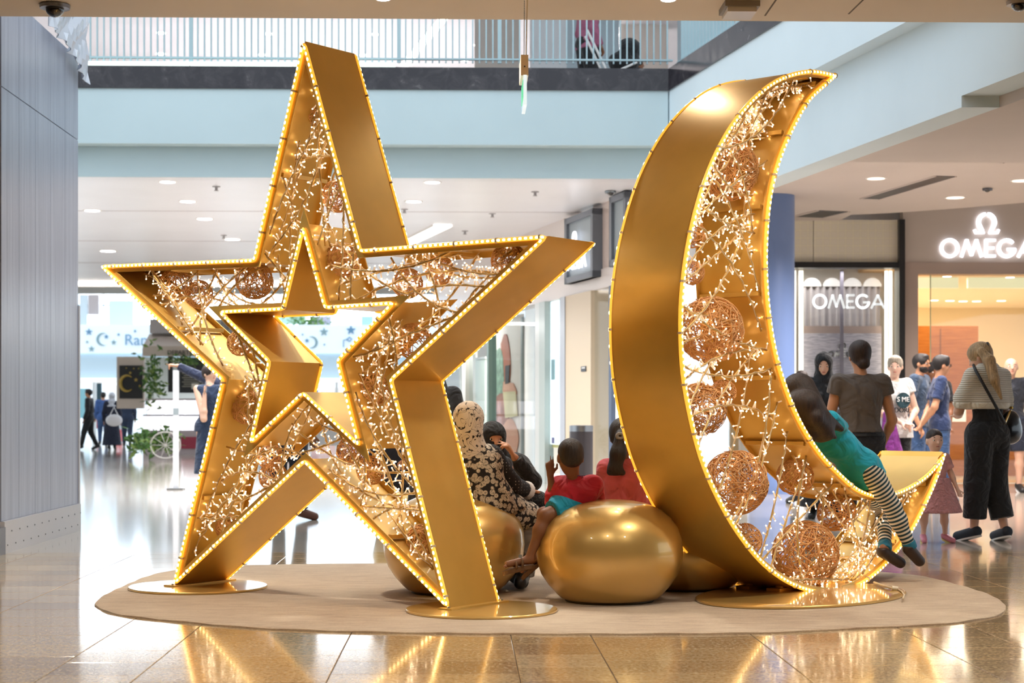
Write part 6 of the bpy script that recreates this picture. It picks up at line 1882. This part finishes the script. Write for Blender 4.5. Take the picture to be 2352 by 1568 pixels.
t.link(at_.outputs['Fac'], ml_.inputs[0]); t.link(ml_.outputs[0], sn_.inputs[0]); rp2 = t.ramp([(.0, lin('#1d3c48')), (.5, lin('#e4dacb'))], sn_.outputs[0], 'CONSTANT')
ad_ = t.add('ShaderNodeMath', operation='MULTIPLY_ADD'); ad_.inputs[1].default_value = .5; ad_.inputs[2].default_value = .5
t.link(sn_.outputs[0], ad_.inputs[0]); rp2 = t.ramp([(0, lin('#1d3c48')), (.5, lin('#e4dacb'))], ad_.outputs[0], 'CONSTANT'); t.link(rp2, t.b.inputs['Base Color']); t.b.inputs['Roughness'].default_value = .85
def leg_along(V, h_, k_, a_):
    def seg(a, b):
        ba = b - a; L = np.linalg.norm(ba); tt = np.clip(((V - a) @ ba) / L ** 2, -.5, 1.5); dd = np.linalg.norm(V - a - np.clip(tt, 0, 1)[:, None] * ba, axis=1); return tt * L, dd, L
    t1, d1, L1 = seg(h_, k_); t2, d2, L2 = seg(k_, a_)
    w = 1 / (1 + np.exp((d2 - d1) / .01)); return t1 * (1 - w) + (L1 + t2) * w
for q in 'LR':
    sd = SDF(.0065, .03); sd.cap(j['hip' + q], j['kn' + q], .085, .055, .03); e = j['kn' + q] + (j['an' + q] - j['kn' + q]) * .86; sd.cap(j['kn' + q], j['an' + q], .054, .036, .02, None, [(e, j['an' + q] - j['kn' + q])])
    m_ = j['kn' + q] * .7 + j['an' + q] * .3; sd.cap(m_, m_, .054, .054, .03)
    sd.build('legging', STR, p.root, attr=lambda V, q=q: leg_along(V, j['hip' + q], j['kn' + q], j['an' + q]))
    sd = SDF(.006, .01); sd.cap(e - unit(j['an' + q] - j['kn' + q]) * .012, j['an' + q] + unit(j['an' + q] - j['kn' + q]) * .012, .044, .04, .01, None, [(j['an' + q] + unit(j['an' + q] - j['kn' + q]) * .005, j['an' + q] - j['kn' + q]), (e - unit(j['an' + q] - j['kn' + q]) * .004, -(j['an' + q] - j['kn' + q]))]); cf = sd.build('cuff', cloth('teal_cuff', '#1d6f8c'), p.root)
    sd = SDF(.006, .02); d = unit(j['to' + q] - j['an' + q]); sd.cap(j['an' + q] - d * .03 + np.array([0, 0, -.025]), j['to' + q], .038, .034, .02, None, [(j['an' + q] + np.array([0, 0, .012]), (0, 0, 1))]); sd.build('shoe', mat('dark_brown_shoe', '#33221b', .5), p.root)

# ---- the seated group ------------------------------------------------------------------
# boy in red polo on the near pouf, seen from behind
def S(px, py, Y): return npv(at_y(px, py, Y))
bj = dict(head=S(1309, 1048, 9.55), neck=S(1322, 1098, 9.6), chest=S(1325, 1128, 9.6), pelvis=S(1312, 1160, 9.60), shL=S(1280, 1116, 9.66), shR=S(1364, 1112, 9.6),
          elL=S(1272, 1156, 9.64), wrL=S(1264, 1092, 9.60), elR=S(1372, 1160, 9.72), wrR=S(1300, 1130, 9.9), hipL=S(1292, 1172, 9.56), hipR=S(1330, 1168, 9.62),
          knL=S(1254, 1184, 9.50), knR=S(1250, 1180, 9.85), anL=S(1214, 1285, 9.50), anR=S(1232, 1282, 9.8), toL=S(1166, 1295, 9.48), toR=S(1205, 1304, 9.8))
p = Person('boy in red polo shirt and turquoise shorts sitting on the gold pouf, hand raised', (bj['pelvis'][0], bj['pelvis'][1], bj['pelvis'][2] - .05), 1.15, 0, 'brown', .0065, 1.0, hs=.098, head_dir=(-.25, 1, -.02), world_joints=bj)
p.r = unit(bj['shR'] - bj['shL']); p.f = np.cross(p.up, p.r)
p.body(hand_dir={'L': (-.05, .1, 1)}, palms={'L': (0, 1, 0)}, curl={'L': [.05, .12, .9, 1.0]})
p.hair(hair_mat('hair_cropped', '#2a201c'), 'crop'); RED = cloth('red_pique', '#c41f33', var=.08, b=.4)
p.top(RED, 'elbow', .02, .018, 'polo_shirt'); 
sd = SDF(.006, .02); nk = bj['neck']; sd.cap(nk - p.up * .012, nk + p.up * .02, .052, .046, .01); sd.sub(nk + p.up * .03, (.04, .04, .05), p.TR()); sd.cut(nk + p.up * .022, p.up); cl_ = sd.build('collar', RED, p.root)
mb = MB(); mb.tube([nk + p.up * .012 + (p.r * math.cos(a_) + p.f * math.sin(a_)) * .0525 for a_ in [PI + .2 + (PI - .4) * k / 12 for k in range(13)]], .003, 4); mb.build('collar_stripe', mat('violet_stripe', '#6a4a7a', .7), cl_)
TQ = cloth('turquoise_cloth', '#1596b6', var=.15)
sd = SDF(.0065, .03); sd.ell(bj['pelvis'] - p.up * .0, (.125, .105, .08), p.TR())
for q in 'LR': d = bj['kn' + q] - bj['hip' + q]; sd.cap(bj['hip' + q], bj['kn' + q], .078, .07, .03, None, [(bj['hip' + q] + d * .62, d)])
sd.cut(bj['pelvis'] + p.up * .06, p.up); sd.build('shorts', TQ, p.root)
SAN = mat('sandal_leather', '#6b4a2c', .7)
for q in 'LR':
    a_, t_ = bj['an' + q], bj['to' + q]; d = unit(t_ - a_); sdv = unit(np.cross(d, (0, 0, 1)))
    c0 = (a_ - d * .03 + t_ + d * .02) / 2 + np.array([0, 0, -.031]); L = np.linalg.norm(t_ - a_) / 2 + .038
    upv = np.cross(sdv, d)
    prof = [Vector(c0 + sdv * .034 * math.cos(x) * (1 + .15 * math.sin(x)) + d * L * math.sin(x) + upv * (.006 * math.cos(2 * x))) for x in [2 * PI * k / 24 for k in range(24)]]
    mb = MB(); mb.prism(prof, Vector(-upv if upv[2] > 0 else upv) * .02); so = mb.build('sandal', SAN, p.root)
    for f in (.35, .62):
        cc_ = a_ + (t_ - a_) * f; mb = MB(); mb.tube([Vector(cc_ + sdv * .035 * math.cos(x) + np.array([0, 0, 1]) * (-.03 + .052 * math.sin(x) * (1.1 - f * .6))) for x in [PI * k / 10 for k in range(11)]], .007, 5); mb.build('strap', SAN, so, smooth=True)
    mb = MB(); cc_ = a_ + (t_ - a_) * .4; mb.box(Vector(cc_ - sdv * .0 + np.array([0, -.02, .03])), (.018, .006, .018)); mb.build('buckle', STEEL, so)
    mb = MB()
    for k in range(5):
        o_ = (k - 2) * .012; mb.ell(Vector(t_ + d * (.018 - .004 * k) + sdv * o_ + np.array([0, 0, -.008])), (.011 if k == 0 else .008, .008, .009), None, 8, 6)
    mb.build('toes', SK['brown'], p.bodyo, smooth=True)
# girl in pink, seen from behind, half hidden by the moon
pj = dict(head=S(1432, 1002, 10.05), neck=S(1428, 1058, 10.05), chest=S(1434, 1100, 10.05), pelvis=S(1442, 1165, 10.1), shL=S(1392, 1075, 10.05), shR=S(1470, 1072, 10.05), elL=S(1384, 1138, 10.15), wrL=S(1400, 1178, 10.35), elR=S(1492, 1138, 10.15), wrR=S(1480, 1182, 10.4),
          hipL=S(1420, 1172, 10.2), hipR=S(1462, 1172, 10.2), knL=S(1410, 1180, 10.55), knR=S(1465, 1180, 10.55), anL=S(1410, 1320, 10.6), anR=S(1465, 1320, 10.6), toL=S(1410, 1330, 10.75), toR=S(1465, 1330, 10.75))
p = Person('girl in pink long-sleeved top with black ponytail sitting on the gold pouf', (pj['pelvis'][0], pj['pelvis'][1], pj['pelvis'][2] - .05), 1.3, 0, 'brown', .007, 1.02, hs=.1, head_dir=(.25, 1, -.05), world_joints=pj)
p.r = unit(pj['shR'] - pj['shL']); p.f = np.cross(p.up, p.r)
p.body(); tail = [S(1425, 1000, 9.93), S(1420, 1040, 9.92), S(1412, 1075, 9.93), S(1400, 1085, 9.94), S(1430, 1085, 9.94)]
p.hair(HB, 'long', [('cap', tail[0], tail[1], .03, .045), ('cap', tail[1], tail[2], .045, .04), ('cap', tail[2], tail[3], .035, .016), ('cap', tail[2], tail[4], .035, .018)])
mb = MB(); mb.tube([Vector(S(1424, 1001, 9.90)) + Vector((.017 * math.cos(a_), 0, .014 * math.sin(a_))) for a_ in [2 * PI * k / 16 for k in range(16)]], .01, 6, closed=True); mb.build('hair_tie', mat('grey_scrunchie', '#8c8884', .8), p.root, smooth=True)
mb = MB(); mb.tube([Vector(S(1436 + 7 * math.cos(a_), 1006 + 5 * math.sin(a_), 9.895)) for a_ in [2 * PI * k / 3 for k in range(3)]], .005, 5, closed=True); mb.build('hair_clip', mat('gold_clip', '#c99a6a', .3), p.root)
p.top(cloth('pink_jersey', '#e4707e', var=.07, b=.6, sc=7), 'long', .03, .016, 'long_sleeved_top'); p.trousers(DKDEN, .95, .012); p.shoes(BLKS)
# woman in floral headscarf and blouse
fj = dict(head=S(1078, 968, 9.95), neck=S(1078, 1028, 9.98), chest=S(1090, 1080, 10.0), pelvis=S(1112, 1158, 10.02), shL=S(1040, 1058, 10.02), shR=S(1128, 1048, 10.0), elL=S(1058, 1120, 10.15), wrL=S(1120, 1135, 10.35), elR=S(1172, 1110, 10.08), wrR=S(1208, 1126, 10.3),
          hipL=S(1100, 1172, 10.1), hipR=S(1132, 1175, 10.02), knL=S(1180, 1180, 10.4), knR=S(1212, 1185, 10.22), anL=S(1180, 1320, 10.4), anR=S(1200, 1325, 10.3), toL=S(1200, 1336, 10.35), toR=S(1195, 1338, 10.1))
p = Person('woman in cream headscarf with black vine pattern and floral blouse sitting on a gold pouf', (fj['pelvis'][0], fj['pelvis'][1], fj['pelvis'][2] - .05), 1.6, 0, 'tan', .0075, 1.05, female=True, head_dir=(.35, 1, -.1), world_joints=fj)
p.r = unit(fj['shR'] - fj['shL']); p.f = np.cross(p.up, p.r)
p.body(ears=False)
VINE, t = new_mat('vine_patterned_cloth'); o = t.obj()
wp_ = t.noise(o, 6, 1, .4); nz = t.add('ShaderNodeTexNoise'); nz.inputs['Scale'].default_value = 15; nz.inputs['Detail'].default_value = 0; nz.inputs['Distortion'].default_value = 2.2; t.link(o, nz.inputs['Vector'])
ab = t.add('ShaderNodeMath', operation='SUBTRACT'); ab.inputs[1].default_value = .5; t.link(nz.outputs['Fac'], ab.inputs[0]); ab2 = t.add('ShaderNodeMath', operation='ABSOLUTE'); t.link(ab.outputs[0], ab2.inputs[0])
vine = t.ramp([(.0, (1, 1, 1)), (.010, (1, 1, 1)), (.017, (0, 0, 0))], ab2.outputs[0])
vv = t.add('ShaderNodeTexVoronoi'); vv.inputs['Scale'].default_value = 34; t.link(o, vv.inputs['Vector']); leaf = t.ramp([(.0, (1, 1, 1)), (.27, (1, 1, 1)), (.34, (0, 0, 0))], vv.outputs['Distance'])
near = t.ramp([(.0, (1, 1, 1)), (.05, (1, 1, 1)), (.07, (0, 0, 0))], ab2.outputs[0]); lf = t.mix(1.0, leaf, near, 'MULTIPLY'); pat = t.mix(1.0, vine, lf, 'LIGHTEN')
t.link(t.mix(pat, lin('#ded0c0'), lin('#1c181a')), t.b.inputs['Base Color']); t.b.inputs['Roughness'].default_value = .8; t.bump(t.noise(o, 8, 2), .5, .02)
FLOR, t = new_mat('floral_print'); o = t.obj(); vv = t.add('ShaderNodeTexVoronoi'); vv.inputs['Scale'].default_value = 36; t.link(o, vv.inputs['Vector'])
ms_ = t.add('ShaderNodeMath', operation='MULTIPLY'); ms_.inputs[1].default_value = 30; t.link(vv.outputs['Distance'], ms_.inputs[0]); sn2 = t.add('ShaderNodeMath', operation='SINE'); t.link(ms_.outputs[0], sn2.inputs[0])
rings_ = t.ramp([(.0, (0, 0, 0)), (.25, (1, 1, 1))], sn2.outputs[0]); fld = t.ramp([(.0, (1, 1, 1)), (.56, (1, 1, 1)), (.64, (0, 0, 0))], vv.outputs['Distance'])
r2 = t.ramp([(.3, (0.25, .25, .25)), (.5, (1, 1, 1))], t.noise(o, 90, 2)); cc_ = t.mix(1.0, fld, t.mix(.45, (1, 1, 1, 1), rings_), 'MULTIPLY'); cc_ = t.mix(1.0, cc_, r2, 'MULTIPLY')
t.link(t.mix(cc_, lin('#1d191a'), lin('#e0d2be')), t.b.inputs['Base Color']); t.b.inputs['Roughness'].default_value = .85
DOT, t = new_mat('dotted_black_cloth'); o = t.obj(); vv = t.add('ShaderNodeTexVoronoi'); vv.inputs['Scale'].default_value = 55; vv.inputs['Randomness'].default_value = 0; t.link(o, vv.inputs['Vector'])
t.link(t.ramp([(.0, lin('#b8b0a8')), (.14, lin('#b8b0a8')), (.2, lin('#1c191d'))], vv.outputs['Distance']), t.b.inputs['Base Color']); t.b.inputs['Roughness'].default_value = .8
p.hijab(VINE, .10, lowr=.075)
bl = p.top(FLOR, 'none', .05, .026, 'blouse')
for q in 'LR':
    sd = SDF(.0075, .03); j = fj; sd.cap(j['sh' + q] + p.up * .0, j['el' + q], .072, .06, .03); sd.cap(j['el' + q], j['wr' + q], .058, .045, .03, None, [(j['wr' + q] - unit(j['wr' + q] - j['el' + q]) * .03, j['wr' + q] - j['el' + q])]); sd.build('sleeve', DOT, p.root)
    sd = SDF(.0075, .01); e = j['wr' + q]; d = unit(e - j['el' + q]); sd.cap(e - d * .04, e + d * .02, .05, .06, .01, None, [(e + d * .012, d), (e - d * .035, -d)]); sd.build('cuff', mat('lace_white', '#dcd6d2', .8), p.root)
sd = SDF(.0075, .04)
for q in 'LR': d = fj['kn' + q] - fj['hip' + q]; sd.cap(fj['hip' + q], fj['kn' + q], .10, .088, .05, None, [(fj['kn' + q] + unit(d) * .02, d)])
sd.ell(fj['pelvis'], (.17, .14, .1), p.TR()); sd.cut(fj['pelvis'] + p.up * .05, p.up); sd.build('tunic_skirt', FLOR, p.root)
sd = SDF(.008, .03)
for q in 'LR': sd.cap(fj['kn' + q], fj['an' + q], .085, .07, .03, None, [(fj['an' + q], (0, 0, -1))])
sd.build('trousers', cloth('grey_trousers', '#9a938e'), p.root); p.shoes(BLKS)
# child on her lap
cj = dict(head=S(1160, 1075, 10.35), neck=S(1158, 1100, 10.38), chest=S(1160, 1122, 10.38), pelvis=S(1170, 1150, 10.36), shL=S(1150, 1108, 10.45), shR=S(1172, 1108, 10.32), elL=S(1155, 1135, 10.5), wrL=S(1180, 1140, 10.5), elR=S(1168, 1132, 10.2), wrR=S(1184, 1138, 10.18),
          hipL=S(1180, 1158, 10.45), hipR=S(1180, 1158, 10.33), knL=S(1236, 1150, 10.5), knR=S(1238, 1152, 10.36), anL=S(1246, 1200, 10.5), anR=S(1240, 1205, 10.36), toL=S(1262, 1206, 10.5), toR=S(1258, 1212, 10.36))
p = Person('small child in red top and black checked trousers on the lap of the floral woman', (cj['pelvis'][0], cj['pelvis'][1], cj['pelvis'][2] - .05), .8, 0, 'tan', .007, 1.0, hs=.07, head_dir=(.3, .9, 0), world_joints=cj)
p.body(); p.hair(HB, 'crop'); p.top(cloth('red_child_top', '#a3242c'), 'cap', .02, .012)
sd = SDF(.007, .03)
for q in 'LR': sd.cap(cj['hip' + q], cj['kn' + q], .062, .055, .03); sd.cap(cj['kn' + q], cj['an' + q], .054, .045, .03)
sd.build('trousers', cloth('black_checked', '#1d1c1f', var=.5, sc=40), p.root)
# veiled woman facing her, phone at her ear
vj = dict(head=S(1133, 1008, 10.9), neck=S(1140, 1052, 10.95), chest=S(1152, 1085, 10.95), pelvis=S(1165, 1150, 11.0), shR=S(1112, 1066, 10.95), shL=S(1196, 1070, 10.95), elL=S(1222, 1105, 10.8), wrL=S(1182, 1050, 10.7), elR=S(1115, 1120, 10.85), wrR=S(1150, 1150, 10.7),
          hipR=S(1145, 1165, 10.9), hipL=S(1185, 1165, 10.9), knR=S(1145, 1180, 10.5), knL=S(1195, 1185, 10.5), anR=S(1145, 1320, 10.6), anL=S(1195, 1320, 10.6), toR=S(1145, 1330, 10.45), toL=S(1195, 1330, 10.45))
p = Person('woman in black veil and black coat sitting behind, hand raised to her face', (vj['pelvis'][0], vj['pelvis'][1], vj['pelvis'][2] - .05), 1.55, PI, 'tan', .0085, 1.05, female=True, head_dir=(.25, -1, -.05), world_joints=vj)
p.r = unit(vj['shR'] - vj['shL']); p.f = np.cross(p.up, p.r)
p.body(hand_dir={'L': (-.5, -.1, .8)}, palms={'L': (-.8, 0, -.3)}, curl={'L': [.3, .5, .8, .9]}, ears=False); p.face(); p.hijab(BLKC, .2, niqab=True, name='veil'); p.top(BLKC, 'long', .05, .02, 'coat'); p.trousers(BLKC, .98, .03, 'robe', .02)
# person in black behind the star leg
p = Person('person in black standing behind the front leg of the star', gx(1000, 12.9), 1.46, .3, 'tan', .011, 1.1, female=True, head_dir=(.4, 1, 0), J=dict(head=(0, .02, .93)))
p.body(); p.hijab(BLKC, .18); p.top(BLKC, 'long', .05, .02); p.skirt(BLKC, .45, .1, .15, 'long_skirt'); p.shoes(BLKS)
sj = floor_pt(918, 1180)
p = Person('person in dark clothes sitting beyond the star leg near the poufs', gx(918, 15.0), 1.6, .2, 'tan', .013, 1.1, J=dict(pelvis=(0, 0, .27), chest=(0, -.02, .44), neck=(0, -.02, .56), head=(0, 0, .64), shL=(-.105, -.02, .53), shR=(.105, -.02, .53), elL=(-.14, .02, .38), elR=(.14, .02, .38), wrL=(-.08, .14, .33), wrR=(.08, .14, .33), hipL=(-.052, .02, .26), hipR=(.052, .02, .26), knL=(-.06, .24, .28), knR=(.06, .24, .28), anL=(-.06, .24, .045), anR=(.06, .24, .045), toL=(-.06, .34, .02), toR=(.06, .34, .02)))
p.body(); p.hair(HB, 'short'); p.top(cloth('dark_coat', '#1e1a20'), 'long', .04, .02); p.trousers(BLKC, .95, .015); p.shoes(BLKS)
mb = MB(); c_ = gx(918, 15.0); mb.lathe(Vector((c_[0], 15.0, 0)), [(.16, 0), (.2, .02), (.24, .2), (.2, .36), (.12, .375)], 32); mb.build('stool', GOLD_BALL, smooth=True, label='low gold stool under the seated person beyond the star', cat='stool')

# ---- figures seen through the star -------------------------------------------------------
p = Person('man in navy suit pointing with a long outstretched arm behind the star', gx(519, 22.6), 1.76, .5, 'tan', .012, 1.05, head_dir=(-.9, .5, 0))
j = p.j; j['elL'] = S(470, 868, 22.5); j['wrL'] = S(408, 840, 22.5); p.j = j
p.body(hand_dir={'L': (-1, 0, .12)}, palms={'L': (0, 0, -1)}, curl={'L': [.0, .9, 1.1, 1.1]}); p.hair(HB, 'short'); p.face(); p.top(cloth('navy_suit', '#232a44'), 'long', .07, .022, 'jacket'); p.trousers(cloth('navy_suit', '#232a44'), .96, .02); p.shoes(BLKS)
p = Person('woman in sleeveless navy dress holding a phone to her ear, seen past the star arm', gx(482, 21.9), 1.66, .0, 'light', .011, 1.0, female=True, head_dir=(.7, -.6, 0))
p.j['elL'] = S(468, 962, 21.7); p.j['wrL'] = S(470, 905, 21.75)
p.body(hand_dir={'L': (.1, -.1, 1)}, palms={'L': (1, 0, 0)}, curl=dict(L=.5)); p.hair(HBR, 'long'); p.face(); p.top(NAVY, 'none', .04, .015, 'dress_top'); p.skirt(NAVY, .36, .09, .12, 'dress_skirt'); p.shoes(BLKS)
mb = MB(); mb.box(Vector(p.j['wrL']) + Vector((.02, -.02, .09)), (.012, .06, .13)); mb.build('phone', mat('silver_phone', '#9a9aa0', .3), label='grey phone at the ear of the woman in the navy dress', cat='phone')
fc = floor_pt(662, 1195)
p = Person('man in dark trousers and brown shoes standing right behind the star', (fc.x, fc.y, 0), 1.70, .1, 'brown', .011, 1.02, head_dir=(-.6, .7, 0), J=dict(toR=(.15, .02, .02), anR=(.08, -.01, .045), anL=(-.05, .1, .045), toL=(-.06, .2, .02)))
p.body(); p.hair(HB, 'short'); p.top(cloth('teal_shirt_dark', '#1f6a70'), 'long', .05, .016); p.trousers(cloth('ink_trousers', '#1b2030'), .96, .02); p.shoes(BRNS)
def walker(label, px, py, hh, yaw, top, bottom, skin='tan', hair=HB, kind='short', skirt=False, hij=None, stride=.12):
    g_ = floor_pt(px, py)
    q = Person(label, (g_.x, g_.y, 0), hh, yaw, skin, .024, 1.05, female=skirt, J=dict(knL=(-.05, stride * .6, .29), anL=(-.05, stride, .05), toL=(-.05, stride + .09, .02), anR=(.05, -stride, .06), knR=(.05, -stride * .1, .285), toR=(.05, -stride + .08, .02)))
    q.body(fingers=False)
    if hij: q.hijab(hij, .16)
    else: q.hair(hair, kind)
    q.top(top, 'long', .06, .02)
    if skirt: q.skirt(bottom, .45, .1, .16, 'long_skirt')
    else: q.trousers(bottom, .96, .018)
    q.shoes(BLKS); return q
walker('man in black walking past the end of the hoarding', 205, 1033, 1.72, 1.5, BLKC, BLKC)
w2 = walker('woman in navy robe and pale headscarf carrying a white bag', 257, 1033, 1.62, .1, cloth('ink_robe', '#1a2036'), cloth('ink_robe', '#1a2036'), skirt=True, hij=cloth('pale_scarf', '#c9cdd8'), stride=.03)
bg_ = at_y(262, 965, 46); root = thing('handbag', 'white handbag carried by the woman in the navy robe', 'bag', bg_); sd = SDF(.02, .03); sd.ell(npv(bg_), (.22, .1, .16)); sd.build('pouch', mat('white_leather', '#e6e6ea', .4), root); mb = MB(); mb.tube([bg_ + Vector((-.12, 0, .1)), bg_ + Vector((0, 0, .35)), bg_ + Vector((.12, 0, .1))], .015, 5); mb.build('strap', mat('white_leather', '#e6e6ea', .4), root)
walker('man in blue shirt behind the woman with the white bag', 237, 1022, 1.72, .3, cloth('mid_blue', '#3a5a94'), DENIM)
walker('person in navy uniform with white bands near the poster board', 292, 1026, 1.7, .2, cloth('uniform_navy', '#26344e'), cloth('uniform_navy', '#26344e'))
bgp = floor_pt(272, 1016); root = thing('suitcase', 'bright red suitcase standing beside the woman with the white bag', 'suitcase', bgp)
mb = MB(); mb.box((bgp.x, bgp.y, .24), (.22, .35, .42)); mb.build('shell', mat('red_case', '#e2383c', .4), root); mb = MB(); mb.tube([Vector((bgp.x - .07, bgp.y, .45)), Vector((bgp.x - .07, bgp.y, .6)), Vector((bgp.x + .07, bgp.y, .6)), Vector((bgp.x + .07, bgp.y, .45))], .012, 5); mb.build('handle', STEEL, root)
for dx in (-.08, .08):
    mb = MB(); mb.lathe((bgp.x + dx, bgp.y, .02), [(.02, -.015), (.02, .015)], 8, R=Matrix.Rotation(PI / 2, 3, 'Y')); mb.build('wheel', BLACK, root)
bgp = floor_pt(223, 1005); root = thing('backpack', 'red bag carried low behind the man in black', 'bag', (bgp.x, bgp.y, .35)); bq = at_y(222, 972, bgp.y); sd = SDF(.025, .05); sd.ell(npv(bq), (.2, .15, .22)); sd.ell(npv(bq) + [.05, 0, .1], (.15, .14, .14)); sd.build('pouch', mat('red_bag', '#d8445a', .6), root); mb = MB(); mb.tube([bq + Vector((-.1, 0, .15)), bq + Vector((0, 0, .4)), bq + Vector((.1, 0, .15))], .02, 5); mb.build('strap', mat('red_bag', '#d8445a', .6), root)

# ---- upper gallery ----------------------------------------------------------------------
YU = YB + 1.3; YW2 = YB + 2.8
ug = at_y(1350, 152, YW2)
p = Person('woman in mauve top and black trousers behind the upper railing', (ug.x, YW2, ZU), 1.66, -1.2, 'brown', .014, 1.2, female=True)
p.body(); p.hijab(BLKC, .16); p.top(cloth('mauve_top', '#a8607c'), 'long', .05, .02); p.trousers(BLKC, .96, .03, flare=.02); p.shoes(BLKS)
sp_ = at_y(1415, 152, YU)
root = thing('pushchair', 'pushchair with black hood and white frame behind the upper railing', 'pushchair', (sp_.x, YU, ZU))
sd = SDF(.015, .04); c0 = np.array([sp_.x + .1, YU, ZU + .42]); sd.ell(c0 + [0, 0, -.08], (.2, .2, .16)); sd.ell(c0 + [.06, 0, .08], (.16, .2, .14)); sd.sub(c0 + [-.18, 0, .12], (.16, .3, .12)); sd.build('hood', BLKC, root)
for dy in (-.18, .18):
    mb = MB(); mb.tube([Vector((sp_.x - .38, YU + dy, ZU + .7)), Vector((sp_.x - .1, YU + dy, ZU + .12))], .016, 6); mb.tube([Vector((sp_.x - .2, YU + dy, ZU + .1)), Vector((sp_.x + .25, YU + dy, ZU + .3))], .014, 6); mb.build('frame', WHITEP, root)
    for dx in (-.2, .3):
        mb = MB(); mb.lathe((sp_.x + dx, YU + dy, ZU + .085), [(.08, -.015), (.085, 0), (.08, .015)], 14, R=Matrix.Rotation(PI / 2, 3, 'X')); mb.build('wheel', BLACK, root)
ch = at_y(1466, 152, YU + .3)
p = Person('seated dark-haired child whose head shows above the stone edge of the upper gallery', (ch.x, YU + .3, ZU - .0), .95, -1.6, 'brown', .014, 1.1, hs=.085, J=dict(pelvis=(0, 0, .08), chest=(0, 0, .22), neck=(0, 0, .3), head=(0, 0, .38), shL=(-.1, 0, .28), shR=(.1, 0, .28), elL=(-.13, .02, .17), elR=(.13, .02, .17), wrL=(-.1, .12, .1), wrR=(.1, .12, .1), hipL=(-.05, 0, .08), hipR=(.05, 0, .08), knL=(-.06, .2, .08), knR=(.06, .2, .08), anL=(-.06, .4, .05), anR=(.06, .4, .05), toL=(-.06, .43, .1), toR=(.06, .43, .1)))
p.body(fingers=False); p.hair(HB, 'long'); p.top(BLKC, 'long', .02, .015); p.trousers(BLKC, .95, .01)
